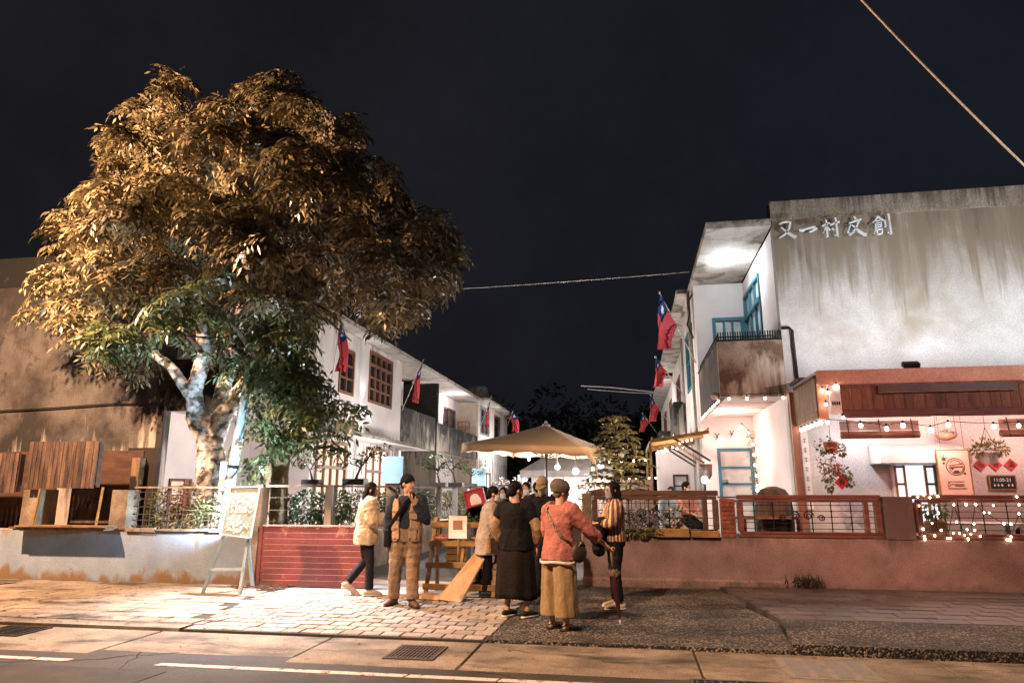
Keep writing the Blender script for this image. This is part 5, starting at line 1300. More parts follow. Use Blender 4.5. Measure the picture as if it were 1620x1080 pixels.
for k in range(14):
    a = k / 14 * 2 * PI; mb.ell((-8.13 + .23 * math.cos(a), 12.4 + .23 * math.sin(a), rnd.uniform(.2, 2.4)), (.07, .07, rnd.uniform(.1, .3)), 8, 6)
o = mb.build('trunk', M_bark, BT); organic(o, .035, 3, .05, .12)
mb = MB(); br_pts = [(-8.4, 12.25, 4.2), (-8.6, 12.3, 5.2), (-9.2, 12.3, 6.4), (-7.2, 12.3, 4.0), (-6.5, 12.4, 5.0), (-5.6, 12.5, 5.8), (-8.0, 12.75, 5.4), (-7.7, 12.75, 7.4), (-10.2, 12.2, 4.7)]
LOBES = [(-11.95, 5.55, .7), (-11.4, 6.4, .8), (-11.95, 7.2, .5), (-11.0, 5.2, .85), (-10.7, 7.5, .95), (-10.4, 6.2, 1.05), (-10.75, 8.75, .75), (-10.05, 9.2, .8), (-9.25, 9.65, .75), (-9.5, 8.2, 1.05),
         (-9.2, 6.8, 1.1), (-9.7, 5.3, 1.0), (-10.6, 4.6, .7), (-8.25, 9.35, .95), (-7.35, 9.55, .85), (-8.0, 8.0, 1.15), (-7.9, 6.5, 1.15), (-8.4, 5.3, .9), (-6.6, 8.85, .95), (-6.5, 7.4, 1.15), (-6.4, 6.0, 1.05),
         (-7.0, 5.0, .8), (-5.6, 8.0, .85), (-5.2, 6.9, 1.05), (-4.9, 5.7, .95), (-5.7, 4.95, .7), (-4.35, 6.7, .85), (-4.1, 5.6, .75), (-4.5, 5.0, .55), (-9.1, 4.55, .6), (-11.3, 4.8, .5), (-3.75, 5.2, .45)]
big = []
for x, z, r in LOBES:
    e_ = min(1, max(0, (math.hypot((x + 8) / 4.6, (z - 6.6) / 3.2) - .35) / .6))
    big.append((x, 12.3 + rnd.uniform(-.4, .4), z, r))
    if e_ < .95:
        f = 1.0 + 1.9 * (1 - e_); k = 1 - f / 12.3
        big.append((x * k + rnd.uniform(-.2, .2), 12.3 - f, 1.55 + (z - 1.55) * k + rnd.uniform(-.2, .2), r * .8))
        big.append((x + rnd.uniform(-.3, .3), 12.3 + f * .9, z + rnd.uniform(-.3, .1), r * .8))
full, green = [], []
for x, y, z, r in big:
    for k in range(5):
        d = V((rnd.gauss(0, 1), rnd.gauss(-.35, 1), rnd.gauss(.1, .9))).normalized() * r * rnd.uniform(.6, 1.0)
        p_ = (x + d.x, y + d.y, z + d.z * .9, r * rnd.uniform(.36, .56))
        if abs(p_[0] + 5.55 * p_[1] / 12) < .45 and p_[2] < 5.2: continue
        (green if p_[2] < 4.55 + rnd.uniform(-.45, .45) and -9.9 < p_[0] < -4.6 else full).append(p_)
for x, y, z, r in big:
    b = min(br_pts, key=lambda q: (V(q) - V((x, y, z))).length); c = V(b).lerp(V((x, y, z)), .5) + V((0, 0, .2))
    mb.tube([b, c, (x, y, z)], [.05, .035, .012], 5)
mb.build('limbs', M_stem, BT)
def whorls(name, lobes, dens, m, parent, leaf=.155, wid=.05, stems=7, pairs=4, stem_len=.36, kind=None, dome=False):
    C, D, U = [], [], []
    for x, y, z, r in lobes:
        n = int(dens * r * r)
        d = NPR.normal(size=(n, 3)); d /= np.linalg.norm(d, axis=1, keepdims=True)
        d[:, 2] = np.where(d[:, 2] < (-.15 if dome else -.75), -d[:, 2], d[:, 2])
        rr = r * NPR.uniform(.72, 1.12, (n, 1)); base = np.array((x, y, z)) + d * rr * np.array((1, 1, .62 if dome else .9))
        for i in range(n):
            ax = d[i] * .75 + np.array((0, 0, .65)) + NPR.normal(size=3) * .25; ax /= np.linalg.norm(ax)
            t1 = np.cross(ax, (.3, .9, .2)); t1 /= np.linalg.norm(t1); t2 = np.cross(ax, t1); ph = NPR.uniform(0, 6.28)
            for s in range(stems):
                a = ph + s * 2 * PI / stems + NPR.uniform(-.25, .25)
                sd = t1 * math.cos(a) + t2 * math.sin(a); L_ = stem_len * NPR.uniform(.7, 1.2)
                for q in range(pairs + 1):
                    f = (q + 1) / (pairs + 1)
                    p = base[i] + sd * L_ * f + ax * (.16 * f - .26 * f * f)
                    tang = sd * .8 + ax * (.16 - .52 * f); side = np.cross(tang, ax); side /= np.linalg.norm(side) + 1e-9
                    if q == pairs: dirs = [tang]
                    else: dirs = [tang * .5 + side * .8, tang * .5 - side * .8]
                    for dd in dirs:
                        C.append(p); D.append(dd + np.array((0, 0, -.28)) + NPR.normal(size=3) * .1); U.append(ax + NPR.normal(size=3) * .2)
    n = len(C)
    return leaves(name, C, D, U, NPR.uniform(.75, 1.2, n) * leaf, NPR.uniform(.8, 1.2, n) * wid, m, parent, kind)
whorls('crown', full, 46, M_leaf_lamplit, BT, .165, .052, 7, 4, .34, dome=True)
M_green_leaf = leafmat('green_leaf', (.04, .065, .026), (.16, .20, .085), .35, .5)
whorls('lower_crown', green, 40, M_green_leaf, BT, .165, .052, 7, 4, .34, dome=True)  # lower lobes coloured green where cool light falls, the rest carry the warm tint
# small tree at the fence
ST = thing('small_tree', 'small drooping green tree growing beside the pale blue pole', 'tree', (-6.55, 12.2, 0))
o = MB().tube([(-6.5, 12.2, -.05), (-6.52, 12.2, 1.0), (-6.55, 12.2, 1.9), (-6.4, 12.2, 2.8), (-6.1, 12.1, 3.6)], [.20, .17, .16, .1, .04], 10).tube([(-6.5, 12.2, 1.5), (-6.75, 12.15, 2.3), (-6.8, 12.1, 3.2)], [.11, .08, .03], 8).build('trunk', mat('brown_bark', (0.25, .16, .09), .9, (.09, .055, .03), 5, .6, 25), ST)
organic(o, .03, 2, .03, .1)
sl = [(-6.75, 11.9, 3.35, .55), (-6.25, 11.9, 3.55, .55), (-5.85, 11.8, 3.1, .55), (-5.55, 11.7, 2.55, .42), (-6.25, 11.7, 2.85, .5), (-6.75, 11.8, 2.55, .38), (-5.9, 11.9, 3.6, .4), (-6.0, 11.7, 2.3, .34), (-6.7, 11.9, 1.95, .28), (-5.35, 11.8, 2.15, .25), (-6.45, 11.6, 3.9, .5), (-7.1, 11.8, 3.75, .4), (-7.0, 11.5, 4.3, .5), (-6.2, 11.5, 4.5, .5), (-5.15, 11.8, 2.9, .3)]
whorls('crown', sl, 42, M_green_leaf, ST, .17, .055)

# ------------------------------------------------------------------ flags
M_flagred = mat('flag_red', (0.66, 0.075, 0.085), 0.65, (0.54, .055, .065), 5, .15, 90)
M_flagblue = mat('flag_blue', (0.012, 0.035, 0.15), 0.65, bump=0)
M_flagwhite = mat('flag_white', (0.75, 0.75, 0.75), 0.65, bump=0)
M_pole = mat('flag_pole', (0.62, 0.56, 0.50), 0.4, metal=.3, bump=0)
def flag(label, base, tip, hang, w=.55, sway=(0.05, 0), group='flags leaning out from the houses', swing=0.0):
    base, tip = V(base), V(tip)
    t = thing('flag', label, 'flag', base, group)
    L_ = (tip - base).length; d = (tip - base).normalized()
    MB().tube([base, tip], [.016, .012], 8).build('pole', M_pole, t, True)
    MB().ell(tip, (.03, .03, .04), 8, 6).build('finial', mat('finial', (.6, .42, .2), .35, metal=.6, bump=0), t, True)
    # cloth gathered along the pole top and hanging down in folds
    nu, nv = 14, 26; g = MB(); hor = V((d.x, d.y, 0)); hor = hor.normalized() if hor.length > .02 else V((1, 0, 0)); sd = V((0, 0, 1)).cross(hor)
    P = []
    for j in range(nv):
        v = j / (nv - 1)
        for i in range(nu):
            u = i / (nu - 1)
            top = tip - d * (.04 + u * w)
            pinch = 1 - .22 * math.sin(min(1, v * 1.3) * PI / 2)
            c = tip - d * (.04 + .5 * w)
            off = (top - c); p = c + V((off.x * pinch, off.y * pinch, off.z * (1 - v * .75)))
            p += V((0, 0, -hang * v * (1 - .18 * u))) + sd * (.10 * math.sin(u * 8 + v * 3) * (.15 + v)) + hor * (-.05 * v * math.sin(u * 5 + 1)) + V((sway[0] * v + swing * math.sin(min(1, v * 1.6) * PI / 2) * (1 - u * .6), sway[1] * v, 0))
            P.append(p)
    for j in range(nv - 1):
        for i in range(nu - 1):
            u, v = (i + .5) / (nu - 1), (j + .5) / (nv - 1)
            g.cur = 1 if (u < .5 and v < .36) else 0
            if g.cur and ((u - .26) / .10) ** 2 + ((v - .18) / .075) ** 2 < 1: g.cur = 2
            o0 = len(g.v)
            g.add([P[j * nu + i], P[j * nu + i + 1], P[(j + 1) * nu + i + 1], P[(j + 1) * nu + i]], [(0, 1, 2, 3)])
    o = g.build('cloth', [M_flagred, M_flagblue, M_flagwhite], t, True)
    bm = bmesh.new(); bm.from_mesh(o.data); bmesh.ops.remove_doubles(bm, verts=bm.verts, dist=.0005); bm.to_mesh(o.data); bm.free()
    s = o.modifiers.new('thick', 'SOLIDIFY'); s.thickness = .004
    return t
flag('large red flag with blue canton nearest the lit balcony', (1.78, 18.3, 4.83), (0.85, 16.9, 6.40), 1.12, 1.0, (.05, 0), swing=-.22)
flag('second red flag on a slanting pole below the largest one', (1.80, 23.2, 4.62), (0.86, 21.3, 5.60), .78, .8, (.0, 0), swing=-.12)
flag('third red flag on the right hand row, blown sideways above the pergola', (1.75, 29.0, 4.0), (0.85, 27.5, 5.25), .85, .8, (.0, 0), swing=-.15)
flag('smallest red flag on the right hand row, farthest down the alley', (1.7, 40.4, 4.5), (0.72, 38.8, 5.75), .85, .8, (-.1, 0), swing=-.2)
flag('red flag half buried in the leaves at the edge of the big tree', (-8.78, 19.0, 4.4), (-7.75, 17.2, 6.2), 1.25, .9, (.02, 0), swing=.2)
flag('red flag on the corner of the white house with the grid window', (-8.78, 25.6, 4.6), (-7.75, 24.9, 6.45), 1.35, .9, (.03, 0), swing=-.12)
flag('red flag hanging before the dark upper windows of the end house', (-8.78, 39.9, 5.2), (-7.7, 37.9, 6.75), 1.5, 1.1, (.05, 0), swing=-.2)
flag('farthest red flag on the left row, just above the parasol', (-8.78, 48.0, 5.6), (-7.8, 45.8, 6.85), 1.3, 1.0, (.05, 0), swing=.35)

# ------------------------------------------------------------------ overhead wires
t = thing('overhead_cable', 'thick bright service cable crossing the sky at the upper right corner', 'cable', (5, 10, 6.9))
pts = []
A0, A1 = V((3.2, 10, 9.95)), V((6.6, 10, 4.62))
for k in range(15):
    q = k / 14; pts.append(A0.lerp(A1, q) + V((0, 0, -.55 * q * (1 - q))))
MB().tube(pts, .016, 6).build('cable', mat('pale_cable', (.75, .68, .62), .6, (.5, .45, .4), 30), t)
t = thing('overhead_wire', 'thin pale wire spanning from the tree to the balcony house', 'cable', (-1.8, 20, 7.7))
MB().tube([(-12 + 13.9 * k / 16, 20, 7.72 + .16 * k / 16 - .35 * (k / 16) * (1 - k / 16)) for k in range(17)], .011, 5).build('wire', MATS['pale_cable'], t)
t = thing('overhead_wire', 'pair of pale wires low over the far end of the alley', 'cable', (-.5, 40, 7.4))
MB().tube([(-2.75, 40, 7.56), (-1, 40, 7.42), (2.1, 40, 7.0)], .03, 5).tube([(-2.4, 40, 7.35), (0, 40, 7.1), (2.1, 40, 6.95)], .018, 5).build('wire', MATS['pale_cable'], t)

# ------------------------------------------------------------------ parasol and stall
PS = thing('parasol', 'large square beige market parasol over the alley stall', 'parasol', (-2.0, 15.1, 0))
M_canvas = mat('beige_canvas', (0.76, 0.53, 0.33), 0.8, (0.66, 0.45, 0.27), 1.2, .2, 90, fine=.12)
cxp, cyp, hs, rot = -1.82, 15.0, 1.37, R(-14)
def pw(a, b, z): return V((cxp + a * math.cos(rot) - b * math.sin(rot), cyp + a * math.sin(rot) + b * math.cos(rot), z - (.055 * a if z > 1.8 else 0)))
g = MB(); n = 16
for side in range(4):
    P = []
    for j in range(13):
        v = j / 12
        for i in range(n + 1):
            u = i / n * 2 - 1
            r_ = .06 + (hs - .06) * v
            a, b = (u * r_, -r_); ca, sa = ((1, 0), (0, 1), (-1, 0), (0, -1))[side]
            z = 2.93 - .50 * v - .03 * math.sin(v * PI) - .09 * (1 - u * u) * v * math.sin(v * PI * .9) + .03 * (1 - u * u) * v
            P.append(pw(a * ca - b * sa, a * sa + b * ca, z))
    for i in range(n + 1):           # valance
        u = i / n * 2 - 1; a, b = (u * hs * 1.004, -hs * 1.004); ca, sa = ((1, 0), (0, 1), (-1, 0), (0, -1))[side]
        P.append(pw(a * ca - b * sa, a * sa + b * ca, 2.43 - .17 + .02 * math.sin(u * 14) + .03 * (1 - u * u)))
    o0 = len(g.v)
    g.add(P, [(j * (n + 1) + i, j * (n + 1) + i + 1, (j + 1) * (n + 1) + i + 1, (j + 1) * (n + 1) + i) for j in range(13) for i in range(n)])
o = g.build('canopy', M_canvas, PS, True)
s = o.modifiers.new('thick', 'SOLIDIFY'); s.thickness = .006
MB().lathe((cxp, cyp, 2.92), [(.10, 0), (.09, .04), (.03, .07), (.035, .11), (.012, .13)], 12).build('finial', M_paper, PS, True)
for a, b in ((-1, -1), (1, -1), (1, 1), (-1, 1)):
    MB().bar(pw(a * .05, b * .05, 2.84), pw(a * hs * .97, b * hs * .97, 2.37), .022, .03).build('rib', M_blackmetal, PS)
    MB().bar(pw(a * .05, b * .05, 2.25), pw(a * hs * .52, b * hs * .52, 2.58), .018, .022).build('strut', M_blackmetal, PS)
MB().tube([pw(0, 0, 0), pw(0, 0, 2.9)], .032, 10).build('pole', M_blackmetal, PS, True)
MB().lathe((cxp, cyp, -.01), [(.32, 0), (.32, .07), (.08, .11), (.06, .3)], 18).build('base', M_blackmetal, PS, True)
MB().prism([pw(hs * .99, -hs * 1.0, 2.42), pw(hs * 1.0, -hs * 1.0, 2.25), pw(hs * 1.12, -hs * .97, 2.08), pw(hs * 1.1, -hs * .95, 2.2)], (0, .02, 0)).build('loose_corner', M_canvas, PS)
MB().bar(pw(hs * 1.11, -hs * .96, 2.10), pw(hs * 1.13, -hs * .96, 1.75), .012).build('tie_cord', M_paper, PS)
for i, (x, y, z, rr, lab) in enumerate(((-1.53, 14.5, 2.02, .06, 'round pale blue lantern hanging left of the man in the cap'), (-1.13, 14.3, 1.93, .075, 'largest round lantern under the parasol, right above the beret'), (-0.80, 14.7, 1.98, .05, 'small pale lantern next to the largest lantern'), (-0.62, 14.4, 2.05, .075, 'bright lantern at the parasol corner near the young tree'), (-0.82, 14.2, 1.80, .045, 'lowest small lantern under the parasol'))):
    t = thing('lantern', lab, 'lantern', (x, y, z), 'lanterns under the parasol')
    MB().ell((x, y, z), (rr, rr, rr), 16, 10).build('globe', M_bulbcool, t, True)
    MB().tube([(x, y, z + rr), (x, y, 2.5)], .011, 6).build('rod', M_paper, t)
    MB().lathe((x, y, z + rr - .01), [(.03, 0), (.03, .04), (.012, .05)], 8).build('cap', M_paper, t)
# stall table behind the group, with jars and flowers
t = thing('stall_table', 'market stall table under the parasol covered with a dark cloth', 'table', (-1.9, 15.2, 0))
MB().box(-3.1, -.7, 14.9, 15.6, .86, .9).build('top', M_tanwood, t); MB().box(-3.12, -.68, 14.88, 14.898, .3, .9).build('cloth', mat('stall_cloth', (.10, .06, .05), .9), t)
for a in (-3.05, -.78):
    for b in (14.95, 15.52): MB().box(a, a + .05, b, b + .05, -.01, .858).build('leg', M_tanwood, t)
t = thing('stall_flowers', 'bank of pale cut flowers on the stall behind the crowd', 'flowers', (-2.6, 15.2, .9))
MB().box(-3.0, -2.2, 15.0, 15.4, .902, 1.2).build('crate', M_ltplank, t)
blob_leaves('flowers', [(-2.85, 15.1, 1.55, .25, .15, .25), (-2.4, 15.1, 1.6, .25, .15, .22)], 170, .07, .06, M_petal, t, 'stuff'); blob_leaves('foliage', [(-2.6, 15.2, 1.35, .45, .2, .25)], 200, .11, .04, M_leaf_green, t)
t = thing('stall_flowers', 'dried pale flowers in a bucket to the right of the beret', 'flowers', (-.85, 13.6, 0))
MB().lathe((-.85, 13.6, -.01), [(.12, 0), (.16, 1.2), (.15, 1.2), (.1, .9)], 12).build('bucket', M_steel, t, True)
blob_leaves('flowers', [(-.85, 13.6, 1.5, .2, .15, .3)], 150, .06, .05, leafmat('beige_petal', (.35, .26, .2), (.6, .5, .42)), t, 'stuff')
# far shop front closing the alley view under the parasol
t = thing('market_stall', 'white market tent stall glowing behind the parasol', 'stall', (-2.4, 26, 0))
MB().prism([(-4.0, 25, 2.25), (-.6, 25, 2.25), (-1.1, 26.5, 2.75), (-3.4, 26.5, 2.75)], (0, .03, 0)).build('roof', mat('tent_cloth', (.60, .54, .50), .8), t)
MB().box(-4.0, -.6, 24.98, 25.0, 2.0, 2.25).build('valance', MATS['tent_cloth'], t)
for x in (-3.95, -2.4, -.65): MB().box(x - .03, x + .03, 25.0, 25.06, 0, 2.25).build('post', M_steel, t)
MB().box(-3.9, -.7, 27.2, 27.3, 0, 2.2).build('back_cloth', MATS['tent_cloth'], t); MB().box(-3.5, -.8, 25.4, 26, .85, .9).build('counter', M_tanwood, t)
lamp('tent_light', 'POINT', (-2.2, 25.8, 1.9), 230, (1, .95, .9), .1)

string('bulbs hung along the far stalls of the alley', [(-4.6, 30, 3.0), (1.2, 30, 2.8)], [(-4.4 + k * .5, 30, 2.92 - .15 * math.sin(k / 11 * PI)) for k in range(12)], r=.05)
for i, (x, y, w_, h_, m_, lab) in enumerate(((-3.6, 14.4, .22, .5, M_tanwood, 'tan wooden crate stood on end left of the parasol pole'), (-3.3, 17.5, .3, .9, M_oldplank, 'tall dark crate behind the stall table'), (-.55, 16.6, .25, 1.0, M_ltplank, 'pale crate stacked near the pink board fence'))):
    t = thing('crate', lab, 'crate', (x, y, 0), 'crates around the stall')
    for q in range(4): MB().box(x - w_, x + w_, y - .2, y - .185, .02 + q * h_ / 4, .02 + (q + .86) * h_ / 4).build('slat', m_, t)
    MB().box(x - w_ + .01, x + w_ - .01, y - .18, y + .2, 0, h_).build('box', M_darkwood, t)

# ------------------------------------------------------------------ display rack with bowls
RK = thing('display_rack', 'tan wooden stepped display rack standing in the opening with bowls on it', 'rack', (-2.6, 10.75, 0))
xL, xR = -3.12, -2.08
for x in (xL, xR):
    MB().bar((x, 10.45, 0), (x, 10.98, 1.12), .055, .05).build('leg', M_tanwood, RK); MB().bar((x, 11.1, 0), (x, 11.02, 1.12), .05).build('leg', M_tanwood, RK)
MB().bar((-2.62, 10.62, .36), (-2.62, 10.98, 1.1), .045).build('upright', M_tanwood, RK)
for z, y in ((1.0, 10.9), (.73, 10.76), (.42, 10.62), (.12, 10.50)):
    MB().box(xL - .05, xR + .05, y - .045, y - .01, z - .03, z + .055).build('front_rail', M_tanwood, RK, bevel=.004)
    if z > .2: MB().box(xL - .03, xR + .03, y - .005, 11.06, z - .02, z + .005).build('shelf', M_tanwood, RK)
MB().box(xR + .03, xR + .05, 10.55, 11.05, .1, 1.05).build('side_panel', M_darkwood, RK)
def bowl(label, x, y, z, r, m, fill=None):
    t = thing('bowl', label, 'bowl', (x, y, z), 'bowls on the display rack')
    MB().lathe((x, y, z), [(r * .5, 0), (r * .85, r * .3), (r, r * .55), (r * .93, r * .55), (r * .6, r * .25), (.01, r * .2)], 16).build('shell', m, t, True)
    if fill:
        mb = MB()
        for k in range(9): a = k * 2.4; mb.ell((x + r * .5 * math.cos(a) * (k / 9), y + r * .5 * math.sin(a) * (k / 9), z + r * .5), (r * .24, r * .24, r * .2), 8, 6)
        mb.build('contents', fill, t, True)
bowl('small pale bowl on top of the display rack at its outer end', -2.28, 10.95, 1.008, .12, M_tanwood)
bowl('dark bowl with a pale ball on top of the display rack, behind the vest', -3.0, 10.97, 1.008, .13, M_potblack, M_paper)
bowl('wide brown bowl heaped with goods on the middle shelf beside the vest', -2.95, 10.86, .738, .20, M_terra, mat('goods', (.35, .14, .08), .6))
bowl('shallow tan bowl on the middle shelf behind the paper sign', -2.38, 10.88, .738, .19, M_tanwood, mat('goods_dark', (.12, .06, .04), .6))
t = thing('plush_toy', 'small white round ornament beside the tan bowl on the rack', 'ornament', (-2.22, 10.98, .738))
MB().ell((-2.22, 10.98, .80), (.07, .06, .065), 10, 8).ell((-2.17, 10.96, .88), (.045, .04, .045), 10, 8).build('body', M_paper, t, True)
t = thing('pot_plant', 'dark small plant on top of the rack behind the paper sign', 'plant', (-2.62, 11.0, 1.008))
MB().lathe((-2.62, 11.0, 1.008), [(.07, 0), (.1, .07), (.09, .07)], 12).build('pot', M_potblack, t, True)
blob_leaves('foliage', [(-2.62, 11, 1.1, .16, .1, .06)], 90, .08, .03, M_leaf_green, t)
t = thing('paper_sign', 'white paper sign with a brown square on a stick at the rack', 'sign', (-2.66, 10.7, .74))
MB().box(-2.84, -2.55, 10.69, 10.70, .82, 1.16).build('sheet', M_paper, t)
MB().box(-2.70, -2.675, 10.702, 10.715, .42, .95).build('stick', M_ltplank, t)
MB().box(-2.77, -2.62, 10.6865, 10.689, .95, 1.09).build('brown_square', mat('brown_card', (.34, .18, .11), .8), t)
t = thing('timber_slab', 'long raw timber slab leaning across the display rack', 'slab', (-2.5, 10.2, 0))
o = MB().hexa([(-2.82, 10.0, .02), (-2.44, 9.9, .0), (-2.42, 9.96, .0), (-2.80, 10.06, .02), (-2.27, 10.66, .80), (-2.12, 10.66, .77), (-2.11, 10.70, .77), (-2.26, 10.70, .80)]).build('slab', mat('raw_timber', (.47, .29, .16), .7, (.33, .19, .095), 1.6, .3, 30, stretch=(3, 1.2, 1.2)), t, bevel=.012)
t = thing('timber_offcut', 'short raw timber offcut lying by the foot of the rack', 'slab', (-3.0, 10.1, 0))
MB().hexa([(-3.16, 10.12, .0), (-2.78, 10.02, 0), (-2.72, 10.3, 0), (-3.05, 10.36, 0), (-3.14, 10.14, .07), (-2.80, 10.05, .06), (-2.74, 10.28, .06), (-3.04, 10.34, .08)]).build('slab', MATS['raw_timber'], t, bevel=.012)
t = thing('bicycle_basket', 'dark wire stand with folded frames behind the woman in the black vest', 'stand', (-1.25, 11.2, 0))
mb = MB()
for k in range(5): mb.bar((-1.42 + k * .09, 11.2, 0), (-1.2 + k * .04, 11.35, .75), .018)
mb.bar((-1.45, 11.2, .12), (-1.0, 11.2, .1), .02); mb.build('frame', M_blackmetal, t)
# weed at the wall foot
t = thing('weed', 'dark tuft of weeds at the foot of the rose wall', 'weed', (2.65, 11.9, .09))
Cs = [(2.65 + rnd.gauss(0, .12), 11.9 + rnd.uniform(-.05, .05), .09) for k in range(90)]
leaves('blades', Cs, [(rnd.gauss(0, .6), rnd.gauss(0, .3) - .2, 1) for k in Cs], [(0, -1, .2)] * 90, NPR.uniform(.08, .24, 90), .018, leafmat('dark_weed', (.015, .02, .01), (.05, .05, .025)), t)

# ------------------------------------------------------------------ people
M_skin = mat('skin', (0.46, 0.27, 0.19), 0.55, (0.41, 0.235, 0.165), 8, .1, 60, fine=.1)
M_eye = mat('eye_dark', (.012, .009, .008), .3, bump=0, fine=0)
M_hair = mat('black_hair', (.006, .005, .005), .55, (.011, .009, .008), 40, .4, 120, stretch=(1, 1, .2), spec=.06)
M_mask = mat('face_mask', (.68, .72, .76), .8, bump=.1)
def cloth(name, c, c2=None, rough=.85, **k): return mat(name, c, rough, c2 or tuple(a * .7 for a in c), k.pop('scale', 5), k.pop('bump', .55), k.pop('bscale', 38), fine=.2, **k)
TORSO = [(.70, .15, .11), (.80, .163, .118), (.90, .168, .12), (1.0, .150, .108), (1.07, .142, .102), (1.18, .158, .112), (1.27, .168, .112), (1.335, .155, .10), (1.375, .105, .08), (1.405, .062, .06)]
def lerp_t(z):
    for i in range(len(TORSO) - 1):
        a, b = TORSO[i], TORSO[i + 1]
        if z <= b[0]:
            q = max(0, (z - a[0]) / (b[0] - a[0])); return (a[1] + (b[1] - a[1]) * q, a[2] + (b[2] - a[2]) * q)
    return TORSO[-1][1:]

def person(label, x, y, fac, H, top, bottom, shoes, hair, arms=None, legs=None, lean=0.0, sway=0.0, head=(0, 0), mask=None, hat=None, z0=0.0, vest=None,
           vo=.012, build_=1.0, low=False, fat=1.0, under=None, sit=None, group=None, glasses=False):
    s = H / 1.65; fr = R(fac); cf, sf = math.cos(fr), math.sin(fr)
    p = thing('person', label, 'person', (x, y, z0), group)
    def W(a): a = V(a) * s; return V((x + a.x * cf - a.y * sf, y + a.x * sf + a.y * cf, z0 + a.z))
    def Dr(a): a = V(a); return V((a.x * cf - a.y * sf, a.x * sf + a.y * cf, a.z))
    RX = Dr((1, 0, 0)); sitz = 0 if sit is None else sit
    def spn(z, dx=0, dy=0):
        k = max(0, z - .92); return V((dx + sway * k, dy + lean * k, z + sitz))
    arms = arms or {}
    legs = legs or {}
    A = {}
    for sd, nm in ((-1, 'L'), (1, 'R')):
        sh = spn(1.335, sd * .165 * build_); el, wr = arms.get(nm, ((sd * .235, -.03, 1.06), (sd * .225, .06, .82)))
        A[nm] = (sh, V(el) + V((0, 0, sitz)), V(wr) + V((0, 0, sitz)))
    Lg = {}
    for sd, nm in ((-1, 'L'), (1, 'R')):
        kn, an, td = legs.get(nm, ((sd * .095, .02, .48), (sd * .10, -.02, .085), (sd * .18, 1, 0)))
        Lg[nm] = (V((sd * .085, 0, .88 + sitz)), V(kn), V(an), V(td).normalized())
    hd = spn(1.53, 0, .02)
    hm = MX.Rotation(fr + R(head[0]), 3, 'Z') @ MX.Rotation(R(-head[1]), 3, 'X')
    HC = W(hd)
    def Hh(a): return HC + hm @ (V(a) * s)
    # --- body: one continuous surface
    b = MB()
    b.ell(Hh((0, -.010, .035)), (.072 * s, .092 * s, .085 * s), 14, 10, hm); b.ell(Hh((0, .022, -.025)), (.059 * s, .072 * s, .086 * s), 14, 10, hm); b.ell(Hh((0, .055, -.085)), (.034 * s, .034 * s, .028 * s), 10, 8, hm)
    b.ell(Hh((0, .094, -.012)), (.013 * s, .018 * s, .026 * s), 8, 6, hm); b.ell(Hh((0, .082, .028)), (.045 * s, .014 * s, .012 * s), 8, 6, hm)
    for sd in (-1, 1): b.ell(Hh((sd * .075, -.008, -.005)), (.013 * s, .022 * s, .032 * s), 8, 6, hm)
    b.tube([W(spn(1.33)), W(spn(1.40, 0, .0)), Hh((0, -.012, -.075)), Hh((0, -.01, .0))], [.062 * s, .052 * s, .052 * s, .05 * s], 12, RX)
    zs = [.80, .90, 1.0, 1.07, 1.18, 1.27, 1.335, 1.375]
    b.tube([W(spn(z)) for z in zs], [(lerp_t(z)[0] * s * .92 * build_, lerp_t(z)[1] * s * .9 * build_) for z in zs], 14, RX)
    hands = []
    for nm in 'LR':
        sh, el, wr = A[nm]
        b.tube([W(sh * .9 + spn(1.3) * .1), W(sh), W(sh.lerp(el, .5)), W(el), W(el.lerp(wr, .4)), W(wr)], [.05 * s, .052 * s, .043 * s, .037 * s, .036 * s, .025 * s], 10)
        dv = (wr - el).normalized(); palm = wr + dv * .05
        sdv = dv.cross(V((0, 1, 0)) if abs(dv.y) < .8 else V((1, 0, 0))).normalized()
        b.tube([W(wr - dv * .01), W(wr + dv * .035), W(wr + dv * .085)], [(.022 * s, .026 * s), (.019 * s, .038 * s), (.014 * s, .037 * s)], 10, Dr(sdv))
        hands.append((nm, wr, dv, sdv))
    for nm in 'LR':
        hp, kn, an, td = Lg[nm]
        b.tube([W(hp), W(hp.lerp(kn, .5)), W(kn), W(kn.lerp(an, .35)), W(an)], [.082 * s, .07 * s, .052 * s, .050 * s, .034 * s], 12)
        heel = an + V((-td.x, -td.y, 0)) * .05; heel.z = an.z - .045; toe = an + td * .15; toe.z = an.z - .055 + td.z * .15
        b.tube([W(heel), W(an + td * .02 + V((0, 0, -.03))), W(an + td * .10 + V((0, 0, -.045 + td.z * .1))), W(toe)], [(.03 * s, .03 * s), (.034 * s, .036 * s), (.036 * s, .022 * s), (.026 * s, .012 * s)], 10)
    body = b.build('body', M_skin, p, True); organic(body, .0105 if not low else .014, 2)
    # five fingers rooted in each palm
    f = MB()
    for nm, wr, dv, sdv in hands:
        nrm = dv.cross(sdv); curl = -1 if nrm.y < 0 else 1
        for k, ln in enumerate((.062, .072, .068, .052)):
            o_ = wr + dv * .078 + nrm * 0 + (dv.cross(nrm)) * 0
            lat = sdv.cross(dv).normalized() * ((k - 1.5) * .018)
            r0 = o_ + lat; m1 = r0 + dv * ln * .55; m2 = r0 + dv * ln * .95 + sdv * .018
            f.tube([W(r0 - dv * .015), W(m1), W(m2)], [.0095 * s, .0085 * s, .006 * s], 6)
        lat = sdv.cross(dv).normalized()
        f.tube([W(wr + dv * .03 - lat * .025), W(wr + dv * .06 - lat * .05 + sdv * .012), W(wr + dv * .092 - lat * .052 + sdv * .022)], [.012 * s, .010 * s, .007 * s], 6)
    bm = bmesh.new(); bm.from_mesh(body.data)
    off = wloc(p); vs = [bm.verts.new(V(q) - off) for q in f.v]
